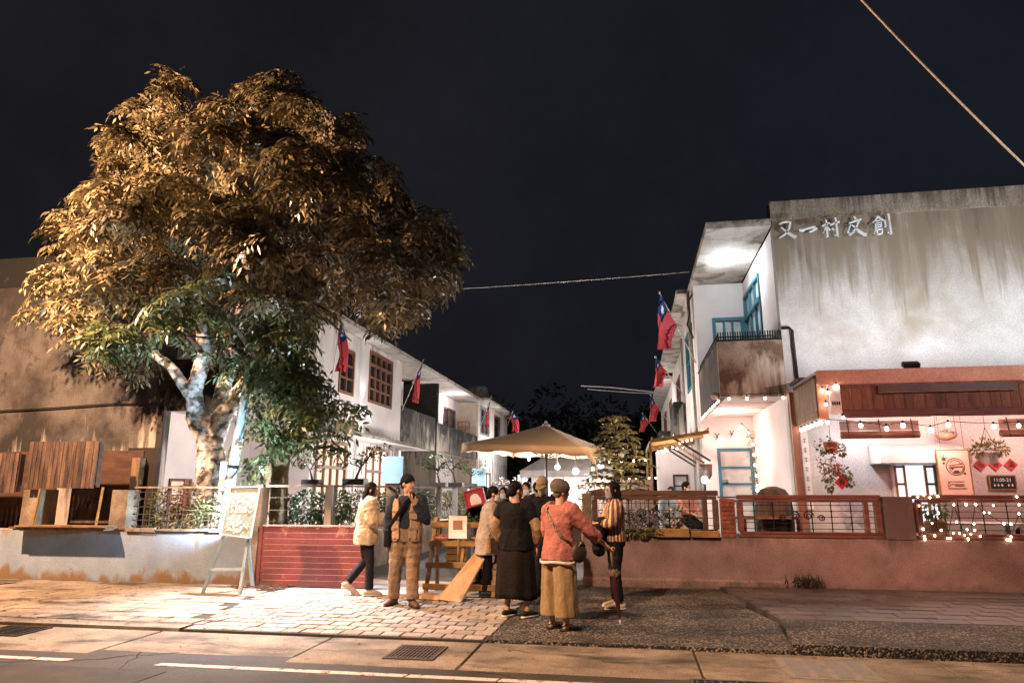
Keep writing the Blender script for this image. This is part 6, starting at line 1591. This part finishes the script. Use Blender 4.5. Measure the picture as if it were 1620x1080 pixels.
    for fc in f.f: 
        try: nf = bm.faces.new([vs[i] for i in fc]); nf.smooth = True
        except ValueError: pass
    bm.to_mesh(body.data); bm.free()
    # --- face
    if not low:
        e = MB()
        for sd in (-1, 1): e.ell(Hh((sd * .028, .085, .010)), (.012 * s, .006 * s, .006 * s), 8, 6, hm)
        e.build('eyes', M_eye, p)
        e = MB()
        for sd in (-1, 1): e.bar(Hh((sd * .014, .092, .030)), Hh((sd * .045, .080, .031)), .007 * s)
        e.build('eyebrows', M_hair, p)
        if not mask:
            e = MB().ell(Hh((0, .088, -.055)), (.022 * s, .006 * s, .006 * s), 8, 6, hm); e.build('mouth', mat('lips', (.30, .10, .09), .5, bump=0), p)
    if glasses:
        e = MB()
        for sd in (-1, 1): e.tube([Hh((sd * .033 + .024 * math.cos(k * .524), .098, .008 + .018 * math.sin(k * .524))) for k in range(13)], .0025, 4); e.bar(Hh((sd * .057, .097, .012)), Hh((sd * .077, .0, .012)), .004)
        e.build('glasses', M_steel, p)
    if mask:
        g = MB(); nu, nv = 12, 7; P = []
        for j in range(nv):
            v = j / (nv - 1)
            for i in range(nu):
                u = i / (nu - 1) * 2 - 1; a = u * 1.25
                zz = .008 - v * .115
                r_ = (.072 - .012 * v, .106 - .014 * abs(v - .4))
                P.append(Hh((math.sin(a) * r_[0] * 1.02, math.cos(a) * r_[1] * (1.0 if abs(u) < .9 else .95), zz + .03 * abs(u) * (v - .35))))
        g.add(P, [(j * nu + i, j * nu + i + 1, (j + 1) * nu + i + 1, (j + 1) * nu + i) for j in range(nv - 1) for i in range(nu - 1)])
        o = g.build('face_mask', mask if mask is not True else M_mask, p, True); o.modifiers.new('t', 'SOLIDIFY').thickness = .003
        e = MB()
        for sd in (-1, 1): e.bar(Hh((sd * .068, .04, -.01)), Hh((sd * .078, -.01, .01)), .004)
        e.build('ear_loop', M_paper, p)
    # --- hair
    style, hm_ = hair if isinstance(hair, tuple) else (hair, M_hair)
    if style:
        h = MB(); h.ell(Hh((0, -.022, .045)), (.084 * s, .096 * s, .092 * s), 14, 10, hm)
        if style == 'long':
            h.tube([Hh((0, -.045, .06)), Hh((0, -.06, -.03)), Hh((0, -.065, -.12)), Hh((0, -.06, -.20)), Hh((0, -.05, -.255))], [(.075 * s, .06 * s), (.088 * s, .058 * s), (.092 * s, .05 * s), (.08 * s, .042 * s), (.05 * s, .025 * s)], 14, hm @ V((1, 0, 0)))
            for sd in (-1, 1): h.tube([Hh((sd * .068, .02, .07)), Hh((sd * .082, .025, 0)), Hh((sd * .085, .0, -.09)), Hh((sd * .075, -.01, -.19))], [.026 * s, .028 * s, .03 * s, .016 * s], 8)
        elif style == 'bob':
            h.tube([Hh((0, -.04, .06)), Hh((0, -.055, -.02)), Hh((0, -.055, -.09))], [(.08 * s, .06 * s), (.088 * s, .055 * s), (.075 * s, .04 * s)], 14, hm @ V((1, 0, 0)))
            for sd in (-1, 1): h.tube([Hh((sd * .066, .03, .07)), Hh((sd * .08, .03, .0)), Hh((sd * .078, .01, -.07))], [.026 * s, .028 * s, .018 * s], 8)
        elif style == 'bun':
            h.ell(Hh((0, -.10, -.035)), (.042 * s, .036 * s, .045 * s), 10, 8, hm); h.ell(Hh((0, -.06, -.02)), (.07 * s, .05 * s, .06 * s), 10, 8, hm)
        elif style == 'short':
            h.ell(Hh((0, -.055, -.01)), (.07 * s, .045 * s, .06 * s), 10, 8, hm)
        o = h.build('hair', hm_, p, True); organic(o, .010, 1, .022, .022)
    if hat:
        kind, hmt = hat; h = MB()
        if kind == 'beret':
            h.ell(Hh((0, -.022, .068)), (.113 * s, .128 * s, .100 * s), 18, 10, hm @ MX.Rotation(R(-14), 3, 'X')); h.tube([Hh((0, -.02, .0)), Hh((0, -.02, .05))], [(.096 * s, .112 * s), (.104 * s, .120 * s)], 18, hm @ V((1, 0, 0)))
            o = h.build('beret', hmt, p, True); organic(o, .01, 3, .012, .03)
        else:
            h.ell(Hh((0, -.010, .055)), (.084 * s, .102 * s, .085 * s), 18, 10, hm); h.tube([Hh((0, -.008, .03)), Hh((0, -.01, .07))], [(.085 * s, .103 * s), (.086 * s, .104 * s)], 18, hm @ V((1, 0, 0)))
            o = h.build('cap', hmt, p, True); organic(o, .01, 2)
            q = 1 if kind == 'cap' else -1
            bm_ = MB(); n = 9; P = []
            for j in range(3):
                for i in range(n):
                    a = -1.15 + 2.3 * i / (n - 1); rr = 1.0 + .34 * j * math.cos(a * .8)
                    P.append(Hh((math.sin(a) * .082 * (1 + .12 * j), q * math.cos(a) * .10 * rr, .045 - .012 * j - .01 * abs(a) * j)))
            bm_.add(P, [(j * n + i, j * n + i + 1, (j + 1) * n + i + 1, (j + 1) * n + i) for j in range(2) for i in range(n - 1)])
            ob = bm_.build('cap_peak', hmt, p, True); ob.modifiers.new('t', 'SOLIDIFY').thickness = .005
    # --- lower garment
    kind, bmat, w, hem = bottom[:4]
    if kind == 'trousers':
        g = MB(); g.tube([W(V((0, 0, .80 + sitz))), W(spn(.90)), W(spn(1.0)), W(spn(1.04))], [(.165 * s * fat, .125 * s * fat), (.18 * s * fat, .135 * s * fat), (.165 * s * fat, .122 * s * fat), (.155 * s * fat, .112 * s * fat)], 16, RX)
        for nm in 'LR':
            hp, kn, an, td = Lg[nm]; e = kn.lerp(an, hem)
            p_, r_ = dens([hp + V((0, 0, .02)), hp.lerp(kn, .5), kn, kn.lerp(an, .5 * hem), e], [.098 * s * min(w, 1.25), .088 * s * w, .070 * s * w, .068 * s * w, .066 * s * w], 4, .05 * w); g.tube([W(q) for q in p_], r_, 20, RX, True, (.045 * w, 4, .45))
        o = g.build('trousers', bmat, p, True); organic(o, .011, 1, .014, .09)
    elif kind == 'culottes':
        g = MB(); g.tube([W(V((0, 0, .72))), W(V((0, 0, .84))), W(spn(.95)), W(spn(1.04))], [(.20 * s, .16 * s), (.195 * s, .155 * s), (.175 * s, .135 * s), (.16 * s, .12 * s)], 18, RX)
        for sd in (-1, 1): g.tube([W((sd * .085, 0, .86)), W((sd * .098, .0, .6)), W((sd * .112, .0, .36)), W((sd * .115, .0, hem))], [(.115 * s, .15 * s), (.118 * s, .15 * s), (.118 * s, .15 * s), (.120 * s, .152 * s)], 40, RX, True, (.035, 7, .25))
        o = g.build('culottes', bmat, p, True); organic(o, .0115, 1, .014, .1)
    else:   # skirt
        g = MB(); P = []; nn = 48; rows_ = 14
        for j in range(rows_):
            v = j / (rows_ - 1); z = 1.05 + (hem - 1.05) * v
            for i in range(nn):
                a = 2 * PI * i / nn; fold = 1 + .055 * v * math.sin(a * 9 + 1.3 * math.sin(a * 2) + v) + .03 * v * math.sin(a * 5 + 2)
                rr = (.150 + (.075 + .0 * v) * min(1, v * 2.4) + (w - 1) * .12 * v) * fold
                P.append(W((math.cos(a) * rr + .0, math.sin(a) * rr * .80 + .02 * v, z + .012 * v * math.sin(a * 3))))
        g.add(P, [(j * nn + i, j * nn + (i + 1) % nn, (j + 1) * nn + (i + 1) % nn, (j + 1) * nn + i) for j in range(rows_ - 1) for i in range(nn)])
        o = g.build('skirt', bmat, p, True); o.modifiers.new('t', 'SOLIDIFY').thickness = .006
    # --- upper garment
    def top_mesh(nm_, m, hemz, th, sleeve, slw=1.0, wr=.018, flare=0.0, smat=None, zt=1.385):
        g = MB(); zz = [hemz + (zt - hemz) * k / 9 for k in range(10)]
        def rr(z):
            a, c = lerp_t(z); fl = flare * max(0, 1.05 - z)
            return ((a + th + fl) * s * build_ * fat, (c + th + fl * .8) * s * build_ * fat)
        g.tube([W(spn(z)) for z in zz], [rr(z) for z in zz], 30, RX, True, (.030, 5 + int(abs(x) * 7) % 3, .35))
        tgt = g
        if sleeve > 0:
            for q in 'LR':
                if smat: tgt = MB()
                sh, el, wrr = A[q]
                pts = [sh * .8 + spn(1.30) * .2, sh, sh.lerp(el, .5), el]; rad = [(.068 + th) * s, (.064 + th * .8) * s * slw, (.058 + th * .7) * s * slw, (.050 + th * .6) * s * slw]
                if sleeve <= 1: pts = pts[:3] + [sh.lerp(el, sleeve)]
                else:
                    pts += [el.lerp(wrr, (sleeve - 1) * .5), el.lerp(wrr, sleeve - 1)]; rad += [(.047 + th * .6) * s * slw, (.036 + th * .6) * s * slw]
                pts, rad = dens(pts, rad, 4, .045); tgt.tube([W(a) for a in pts], rad, 16, None, True, (.04, 3, .9))
        o = g.build(nm_, m, p, True); organic(o, .0105, 1, wr * .9, .09)
        return o
    top_mesh(top.get('name', 'jacket'), top['m'], top['hem'], top.get('th', .018), top.get('sleeve', 1.95), top.get('slw', 1.0), top.get('wr', .02), top.get('flare', 0), top.get('smat'))
    if under:
        for q in 'LR':
            sh, el, wrr = A[q]; g = MB()
            g.tube([W(sh.lerp(el, .42)), W(sh.lerp(el, .7)), W(el), W(el.lerp(wrr, .4)), W(el.lerp(wrr, .8)), W(el.lerp(wrr, .92))], [.060 * s, .070 * s, .074 * s, .072 * s, .058 * s, .036 * s], 12)
            o = g.build('sleeve', under, p, True); organic(o, .0115, 2, .016, .06)
    if vest: vest(W, Dr, spn, s, p, RX, top_mesh)
    # --- shoes
    if shoes:
        sm, solem, kind = shoes
        for nm in 'LR':
            hp, kn, an, td = Lg[nm]; fl = V((td.x, td.y, 0)).normalized(); up = td.z
            def F(d, h, lat=0): return an + fl * d + V((0, 0, h - .085 + up * max(0, d + .05) )) + V((-fl.y, fl.x, 0)) * lat
            lat = Dr(V((-fl.y, fl.x, 0)))
            if kind == 'sandal':
                g = MB()
                for d0, d1 in ((.02, .05), (.07, .11), (.12, .14)): g.tube([W(F(d0, .03, -.045)), W(F((d0 + d1) / 2, .075 - d0 * .25, 0)), W(F(d1, .03, .045))], [(.012 * s, .005 * s)] * 3, 6)
                g.tube([W(F(-.06, .05, 0)), W(F(-.03, .07, -.04)), W(F(.03, .08, 0)), W(F(-.03, .07, .04)), W(F(-.06, .05, 0))], .007 * s, 5)
                o = g.build('sandal_strap', sm, p, True)
                sl = MB().tube([W(F(-.075, .014)), W(F(0, .014)), W(F(.10, .014)), W(F(.18, .014))], [(.034 * s, .014 * s), (.042 * s, .014 * s), (.048 * s, .014 * s), (.03 * s, .012 * s)], 12, lat); sl.build('sole', solem, p, True)
            else:
                hi = .06 if kind == 'flat' else .085
                g = MB().tube([W(F(-.085, .045)), W(F(-.05, .05)), W(F(.02, .055)), W(F(.10, .045)), W(F(.17, .032)), W(F(.195, .028))], [(.024 * s, .03 * s), (.037 * s, hi * .55 * s), (.042 * s, hi * .6 * s), (.047 * s, .036 * s), (.038 * s, .024 * s), (.018 * s, .014 * s)], 14, lat)
                o = g.build('shoe', sm, p, True); organic(o, .009, 2)
                sl = MB().tube([W(F(-.09, .012)), W(F(-.04, .012)), W(F(.08, .012)), W(F(.17, .012)), W(F(.2, .013))], [(.026 * s, .013 * s), (.040 * s, .013 * s), (.049 * s, .013 * s), (.041 * s, .013 * s), (.02 * s, .011 * s)], 14, lat); sl.build('sole', solem, p, True)
    return p, W, Dr, spn, A, Hh

M_cream = cloth('cream_jacket', (.46, .35, .225)); M_jean = cloth('black_jeans', (.012, .012, .014), spec=.2); M_khaki = cloth('khaki_cotton', (.25, .165, .10)); M_tan = cloth('tan_vest', (.38, .255, .155))
M_denim = cloth('dark_denim', (.022, .028, .04), spec=.2); M_black = cloth('black_cloth', (.0075, .007, .008), spec=.15); M_coat = cloth('grey_beige_coat', (.36, .30, .25)); M_choc = cloth('dark_brown_wool', (.0105, .0075, .0068), spec=.15)
M_sleeve = cloth('tan_sleeve', (.33, .21, .12)); M_pink = cloth('coral_jacket', (.40, .145, .122), (.29, .095, .08), scale=8); M_lin = cloth('ochre_linen', (.33, .225, .115), (.22, .145, .07), stretch=(6, 6, 1))
M_shoew = mat('cream_shoe', (.52, .42, .33), .6); M_solew = mat('white_sole', (.6, .55, .5), .6); M_shoebr = mat('brown_shoe', (.11, .06, .04), .5); M_blk = mat('black_rubber', (.012, .012, .012), .6)
M_cap = cloth('black_cap', (.007, .007, .009), spec=.15); M_greycap = cloth('grey_brown_beret', (.115, .095, .075)); M_khcap = cloth('khaki_cap', (.24, .17, .10))
# striped shirt: woven vertical stripes follow the cloth's own coordinates
def striped():
    m = bpy.data.materials.new('striped_shirt'); m.use_nodes = True; t = m.node_tree; N = t.nodes.new; L = t.links.new
    b = t.nodes['Principled BSDF']; b.inputs['Roughness'].default_value = .8
    tcn = N('ShaderNodeTexCoord'); s = N('ShaderNodeSeparateXYZ'); L(tcn.outputs['Object'], s.inputs[0])
    a = N('ShaderNodeMath'); a.operation = 'ARCTAN2'; L(s.outputs['Y'], a.inputs[0]); L(s.outputs['X'], a.inputs[1])
    mu = N('ShaderNodeMath'); mu.operation = 'MULTIPLY'; mu.inputs[1].default_value = 24; L(a.outputs[0], mu.inputs[0])
    sn = N('ShaderNodeMath'); sn.operation = 'SINE'; L(mu.outputs[0], sn.inputs[0])
    r = N('ShaderNodeValToRGB'); r.color_ramp.elements[0].position = .0; r.color_ramp.elements[0].color = (.085, .03, .025, 1); r.color_ramp.elements[1].position = .55; r.color_ramp.elements[1].color = (.48, .30, .15, 1)
    L(sn.outputs[0], r.inputs[0]); L(r.outputs[0], b.inputs['Base Color']); MATS['striped_shirt'] = m; return m
M_stripe = striped()

# 1 woman in a cream jacket walking to the right
P1 = person('woman in loose cream jacket and black jeans walking past the red gate', -4.05, 10.35, -62, 1.66, dict(m=M_cream, hem=.74, th=.05, sleeve=1.9, slw=1.25, flare=.10, wr=.03), ('trousers', M_jean, .95, .97), (M_shoew, M_solew, 'shoe'), 'long',
    arms={'L': ((-.24, -.06, 1.06), (-.20, .10, .86)), 'R': ((.25, .06, 1.08), (.16, .26, 1.14))},
    legs={'R': ((.09, .06, .47), (.09, .06, .085), (.05, 1, 0)), 'L': ((-.09, .02, .50), (-.09, -.24, .19), (-.02, .75, -.55))}, lean=.05, head=(-12, 12))
# 2 man in the tan vest
def tan_vest(W, Dr, spn, s, p, RX, top_mesh):
    for sd in (-1, 1):
        g = MB(); zz = [.80, .92, 1.05, 1.18, 1.28, 1.345]
        n = 9; P = []
        for z in zz:
            a, c = lerp_t(z); a += .052; c += .058
            for i in range(n):
                ang = (.40 + (PI - .40) * i / (n - 1)) * sd if z < 1.3 else (.60 + (PI - .60) * i / (n - 1)) * sd
                q = spn(z); P.append(W(q + V((math.sin(ang) * a, math.cos(ang) * c, 0))))
        g.add(P, [(j * n + i, j * n + i + 1, (j + 1) * n + i + 1, (j + 1) * n + i) for j in range(len(zz) - 1) for i in range(n - 1)])
        o = g.build('vest_half', M_tan, p, True); m = o.modifiers.new('s', 'SUBSURF'); m.levels = 2; m.render_levels = 2; m = o.modifiers.new('t', 'SOLIDIFY'); m.thickness = .022
        m = o.modifiers.new('d', 'DISPLACE'); m.texture = wrinkle_tex(.08); m.strength = .03; m.texture_coords = 'GLOBAL'; bake(o)
        for z, h in ((1.13, .10), (.90, .13)):
            q = spn(z); c_ = W(q + V((sd * .112, .142, 0))); fl = MB().obox(c_, Dr((.052, -.018 * sd, 0)), Dr((.004 * sd, .012, 0)), V((0, 0, h / 2))); fl.build('pocket', M_tan, p, bevel=.006)
            MB().obox(c_ + V((0, 0, h / 2 + .002)) + Dr((0, .012, 0)), Dr((.055, -.019 * sd, 0)), Dr((.002 * sd, .006, 0)), V((0, 0, .018))).build('pocket_flap', M_khaki, p, bevel=.004)
    g = MB()
    for sd in (-1, 1): g.tube([W(spn(1.30, sd * .12, .10)), W(spn(1.385, sd * .11, .03)), W(spn(1.385, sd * .11, -.04)), W(spn(1.28, sd * .12, -.12))], [(.05 * s, .014 * s)] * 4, 8, RX)
    g.build('vest_shoulder', M_tan, p, True)
    g = MB().box(-.01, .01, -.01, .01, 0, .001)
    bl = MB().tube([W(spn(.985)), W(spn(1.025))], [(.166 * s, .124 * s)] * 2, 18, RX); bl.build('belt', M_blk, p, True)
P2 = person('man in tan pocket vest, khaki trousers and backwards black cap, looking aside', -3.14, 9.55, 184, 1.76, dict(m=M_denim, hem=.96, th=.018, sleeve=1.9, name='shirt', slw=1.12, wr=.022), ('trousers', M_khaki, 1.22, .98), (M_shoebr, M_blk, 'shoe'), 'short',
    arms={'R': ((.27, -.03, 1.07), (.24, .04, .83)), 'L': ((-.27, .06, 1.06), (-.12, .17, 1.30))},
    legs={'R': ((.13, .03, .48), (.17, -.06, .085), (.3, .9, 0)), 'L': ((-.10, .04, .48), (-.12, .08, .085), (-.55, .8, 0))}, head=(58, -2), hat=('cap_back', M_cap), vest=tan_vest)
p, W, Dr, spn, A, Hh = P2
t = thing('shoulder_bag', 'black shoulder bag with diagonal strap worn over the tan vest', 'bag', W((.24, .02, .95)))
MB().tube([W((-.10, .06, 1.41)), W((-.02, .175, 1.30)), W((.10, .20, 1.12)), W((.20, .165, .98)), W((.235, .05, .93))], [(.028, .006)] * 5, 8, Dr((.6, .1, .7))).build('strap', M_black, t, True)
o = MB().obox(W((.235, .0, .84)), Dr((.05, 0, 0)), Dr((0, .13, 0)), V((0, 0, .12))).build('pouch', M_black, t, bevel=.03); o.modifiers['bevel'].segments = 3
# 3 woman in grey beige coat with mask, reaching over the rack
P3 = person('woman in pale grey coat and white mask bending towards the rack', -2.22, 10.6, -78, 1.60, dict(m=M_coat, hem=.62, th=.032, sleeve=1.9, slw=1.15, flare=.12, wr=.028, name='coat'), ('trousers', M_black, 1.0, .97), (M_blk, M_blk, 'shoe'), 'bun', lean=.16, head=(-5, 12), mask=True,
    arms={'L': ((-.24, .10, 1.08), (-.18, .26, .92)), 'R': ((.23, .14, 1.08), (.12, .33, .96))})
# 4 woman in black vest from behind
P4 = person('woman in black vest with tan sleeves and long dark skirt, seen from behind', -1.50, 9.0, -14, 1.66, dict(m=M_black, hem=.80, th=.040, sleeve=.58, slw=1.02, flare=.06, wr=.022, name='vest'), ('skirt', M_choc, 1.35, .22), (M_blk, M_solew, 'flat'), 'bun',
    arms={'L': ((-.29, -.02, 1.08), (-.24, .06, .86)), 'R': ((.30, .0, 1.07), (.26, .10, .85))}, head=(-38, 6), fat=1.06, under=M_sleeve,
    legs={'L': ((-.09, .0, .48), (-.10, -.04, .085), (.25, 1, 0)), 'R': ((.12, .0, .48), (.16, -.02, .085), (.35, 1, 0))})
p, W, Dr, spn, A, Hh = P4
t = thing('tote_bag', 'soft tan tote bag hanging from the arm of the woman in the black vest', 'bag', W((-.33, .0, .7)))
o = MB().hexa([W((-.37, -.14, .74)), W((-.29, -.14, .74)), W((-.29, .14, .74)), W((-.37, .14, .74)), W((-.36, -.15, .96)), W((-.30, -.15, .96)), W((-.30, .15, .96)), W((-.36, .15, .96))]).build('bag_body', M_sleeve, t, bevel=.02)
MB().tube([W((-.33, -.11, .95)), W((-.31, -.04, 1.08)), W((-.31, .04, 1.08)), W((-.33, .11, .95))], .010, 6).build('handle', M_sleeve, t, True)
# 5 man in black shirt facing us
P5 = person('man in black shirt with khaki cap and pale mask looking down, facing the street', -1.35, 10.7, 172, 1.74, dict(m=M_black, hem=.82, th=.028, sleeve=1.9, name='shirt', wr=.02, slw=1.1), ('trousers', M_jean, 1.05, .97), (M_blk, M_blk, 'shoe'), 'short', head=(-6, 24), mask=True, hat=('cap', M_khcap), build_=1.06, lean=.05)
p, W, Dr, spn, A, Hh = P5
MB().tube([W(spn(1.385, -.06, .05)), W(spn(1.34, -.02, .125)), W(spn(1.33, 0, .13))], [(.02, .006)] * 3, 6).tube([W(spn(1.385, .06, .05)), W(spn(1.34, .02, .125)), W(spn(1.33, 0, .13))], [(.02, .006)] * 3, 6).build('collar', M_black, p)
# 6 old lady with the umbrella
P6 = person('elderly woman in coral jacket, grey beret and wide ochre trousers leaning on an umbrella', -.87, 8.27, -38, 1.64, dict(m=M_pink, hem=.77, th=.036, sleeve=1.55, slw=1.15, flare=.10, wr=.026), ('culottes', M_lin, 1.2, .15), (M_blk, M_blk, 'sandal'), ('short', mat('grey_hair', (.12, .11, .10), .6, stretch=(1, 1, .2), scale=30)), hat=('beret', M_greycap),
    arms={'R': ((.30, .20, 1.10), (.34, .45, .92)), 'L': ((-.24, .06, 1.07), (-.18, .18, .90))}, head=(-22, 6), lean=.06,
    legs={'L': ((-.10, .0, .46), (-.10, -.02, .085), (.05, 1, 0)), 'R': ((.10, .02, .46), (.11, .0, .085), (.25, 1, 0))})
p, W, Dr, spn, A, Hh = P6
hem = MB(); nn = 30
P = []
for z, e in ((.765, .058), (.735, .064)):
    for i in range(nn):
        a = 2 * PI * i / nn; l_, m_ = lerp_t(z); q = .10 * max(0, 1.05 - z)
        P.append(W((math.cos(a) * (l_ + e + q), math.sin(a) * (m_ + e + q * .8), z + .008 * math.sin(a * 4))))
hem.add(P, [(i, (i + 1) % nn, nn + (i + 1) % nn, nn + i) for i in range(nn)])
o = hem.build('white_hem', cloth('hem_cloth', (.62, .5, .46)), p, True); o.modifiers.new('t', 'SOLIDIFY').thickness = .006
t = thing('crossbody_bag', 'small round dark bag on a patterned strap across the coral jacket', 'bag', W((.22, .10, .9)))
M_strap = mat('patterned_strap', (.30, .2, .12), .7, (.03, .02, .02), 60, bump=0, contrast=(.48, .52))
MB().tube([W(spn(1.40, -.10, .0)), W(spn(1.34, -.09, -.14)), W(spn(1.2, .02, -.165)), W(spn(1.05, .15, -.13)), W((.235, -.02, .95))], [(.020, .006)] * 5, 8, Dr((.7, 0, .7))).build('strap', M_strap, t, True)
o = MB().ell(W((.27, .06, .86)), (.05, .12, .115), 16, 10, MX.Rotation(R(-38), 3, 'Z')).build('pouch', mat('dark_leather', (.05, .035, .028), .5), t, True)
MB().tube([W((.30, .02, .93)), W((.32, .06, .99)), W((.30, .12, .93))], .012, 6).build('flap_trim', M_strap, t, True)
hand = W(A['R'][2] + (A['R'][2] - A['R'][1]).normalized() * .09)
tip = V((-.19, 8.58, 0))
t = thing('umbrella', 'closed dark red umbrella with a pale wooden handle used as a cane', 'umbrella', tip)
d_ = (hand - tip)
def um(q): return tip + d_ * q
MB().tube([um(0), um(.09)], [.007, .010], 8).build('ferrule', M_paper, t, True)
g = MB(); nn = 16; P = []
for q, r_ in ((.09, .012), (.3, .028), (.5, .040), (.62, .046), (.68, .034)):
    for i in range(nn):
        a = 2 * PI * i / nn; rr = r_ * (1 + .22 * math.sin(a * 8)); P.append(um(q) + V((math.cos(a) * rr, math.sin(a) * rr, 0)))
g.add(P, [(j * nn + i, j * nn + (i + 1) % nn, (j + 1) * nn + (i + 1) % nn, (j + 1) * nn + i) for j in range(4) for i in range(nn)])
g.build('canopy', mat('umbrella_cloth', (.085, .02, .025), .6, (.05, .012, .016)), t, True)
g = MB(); P = []
for q, r_ in ((.64, .045), (.69, .075), (.74, .03)):
    for i in range(nn):
        a = 2 * PI * i / nn; rr = r_ * (1 + .3 * math.sin(a * 5)); P.append(um(q) + V((math.cos(a) * rr, math.sin(a) * rr, .01 * math.sin(a * 3))))
g.add(P, [(j * nn + i, j * nn + (i + 1) % nn, (j + 1) * nn + (i + 1) % nn, (j + 1) * nn + i) for j in range(2) for i in range(nn)])
g.build('ruffle', mat('ruffle_cloth', (.22, .13, .08), .7, (.04, .02, .02), 40), t, True)
MB().tube([um(.72), um(.98), um(1.02) + V((.0, 0, .0)), um(1.03) + V((.03, .01, .0)), um(1.0) + V((.05, .015, 0))], [.013, .013, .014, .014, .012], 10).build('handle', mat('bamboo_handle', (.46, .30, .14), .45), t, True)
# 7 woman in the striped shirt
P7 = person('long haired woman in brown striped shirt and grey mask facing the elderly woman', -.25, 9.82, 104, 1.66, dict(m=M_stripe, hem=.86, th=.022, sleeve=1.6, name='shirt', slw=1.15, wr=.02), ('trousers', M_black, 1.0, .95), (M_shoew, M_solew, 'shoe'), 'long',
    arms={'L': ((-.24, .10, 1.10), (-.10, .27, 1.10)), 'R': ((.23, .10, 1.10), (.08, .26, 1.06))}, head=(4, 4), mask=cloth('grey_mask', (.22, .20, .22)), glasses=True,
    legs={'L': ((-.09, .03, .48), (-.10, .0, .085), (-.1, 1, 0)), 'R': ((.09, .02, .48), (.11, -.02, .085), (.25, 1, 0))})
p, W, Dr, spn, A, Hh = P7
t = thing('folded_jacket', 'black folded jacket held against the striped shirt', 'jacket', W((0, .24, .95)))
o = MB().ell(W((0, .25, .97)), (.12, .21, .17), 14, 10, MX.Rotation(R(10), 3, 'Z')).ell(W((.05, .22, .78)), (.10, .15, .12), 12, 8).ell(W((-.08, .2, 1.12)), (.08, .1, .07), 10, 8).build('cloth', M_black, t, True); organic(o, .013, 1, .05, .07)
# 8 to 11 people behind, under the parasol
P8 = person('masked woman at the back of the crowd, just under the second blue screen', -2.5, 13.6, 165, 1.60, dict(m=cloth('olive_top', (.12, .11, .07)), hem=.8, th=.02, sleeve=1.9), ('trousers', M_black, 1.0, .97), (M_blk, M_blk, 'shoe'), 'bob', mask=True, low=True)
P9 = person('dark haired woman with lowered head behind the masked woman in the crowd', -2.28, 13.3, 190, 1.57, dict(m=cloth('taupe_top', (.2, .15, .11)), hem=.8, th=.02, sleeve=1.9), ('trousers', M_black, 1.0, .97), (M_blk, M_blk, 'shoe'), 'bob', head=(0, 25), mask=True, low=True)
P10 = person('short haired man with white mask in the middle of the crowd', -1.87, 12.4, 172, 1.68, dict(m=M_black, hem=.8, th=.022, sleeve=1.9), ('trousers', M_black, 1.0, .97), (M_blk, M_blk, 'shoe'), 'short', mask=True, low=True)
P11 = person('dark haired visitor seen from behind left of the khaki cap', -1.84, 13.6, 20, 1.70, dict(m=M_denim, hem=.8, th=.022, sleeve=1.9), ('trousers', M_black, 1.0, .97), (M_blk, M_blk, 'shoe'), 'short', low=True)
# 12 person in black with the red bag
P12 = person('person in black hiding behind a raised red bag', -2.5, 11.7, 165, 1.60, dict(m=M_black, hem=.7, th=.03, sleeve=1.9), ('trousers', M_black, 1.0, .97), (M_blk, M_blk, 'shoe'), 'bob', low=True, mask=True,
    arms={'L': ((-.22, .14, 1.16), (-.09, .24, 1.38)), 'R': ((.22, .14, 1.14), (.12, .24, 1.36))})
p, W, Dr, spn, A, Hh = P12
cb = W((.02, .30, 1.47)); rb = R(14)
t = thing('red_bag', 'red paper bag with a white blob print held up in the crowd', 'bag', cb)
e1 = V((math.cos(rb), 0, math.sin(rb))); e2 = V((-math.sin(rb), 0, math.cos(rb)))
MB().obox(cb, e1 * .17, V((0, .03, 0)), e2 * .14).build('bag_body', mat('bright_red', (.42, .03, .05), .5, bump=.05), t, bevel=.006)
g = MB(); g.prism([cb + V((0, -.034, 0)) + e1 * a + e2 * b for a, b in ((-.08, -.11), (.10, -.11), (.10, -.03), (.06, .05), (.0, .07), (-.06, .04), (-.085, -.03))], (0, .003, 0)); g.build('white_print', M_paper, t)
MB().obox(cb + V((0, -.033, 0)) + e2 * .118, e1 * .15, V((0, .002, 0)), e2 * .012).obox(cb + V((0, -.033, 0)) - e1 * .145, e1 * .01, V((0, .002, 0)), e2 * .10).build('dark_trim', mat('dark_red', (.2, .015, .03), .5, bump=0), t)
# 13, 14 seated in the yard
sl_ = {'L': ((-.10, .40, .98), (-.10, .42, .62), (0, 1, 0)), 'R': ((.12, .42, .98), (.16, .34, .62), (.1, 1, 0))}
P13 = person('seated child in pink top and dark trousers on the stool behind the railing', 1.0, 13.55, 215, 1.45, dict(m=cloth('pink_top', (.52, .26, .24)), hem=.86, th=.02, sleeve=1.8), ('trousers', M_black, 1.05, .95), (M_solew, M_solew, 'shoe'), 'short', legs=sl_, sit=.28, low=True, arms={'L': ((-.2, .1, 1.08), (-.08, .3, 1.0)), 'R': ((.2, .1, 1.08), (.1, .3, 1.0))}, head=(30, 10), mask=True)
P14 = person('dark haired child in pale top farther back at the yard table', .85, 16.0, 190, 1.62, dict(m=cloth('pale_blue_top', (.4, .5, .55)), hem=.8, th=.02, sleeve=1.8), ('trousers', M_black, 1, .95), (M_blk, M_blk, 'shoe'), 'short', low=True, head=(-30, 5))
P15 = person('woman with long black hair in black seated by the chalkboard', 6.75, 12.98, 60, 1.62, dict(m=M_black, hem=.84, th=.03, sleeve=1.8), ('trousers', M_black, 1, .95), (M_blk, M_blk, 'shoe'), 'long', sit=-.06, low=True, head=(20, 6), z0=.25,
    legs={'L': ((-.10, .40, .62), (-.10, .42, .1), (0, 1, 0)), 'R': ((.12, .42, .62), (.14, .40, .1), (.1, 1, 0))})
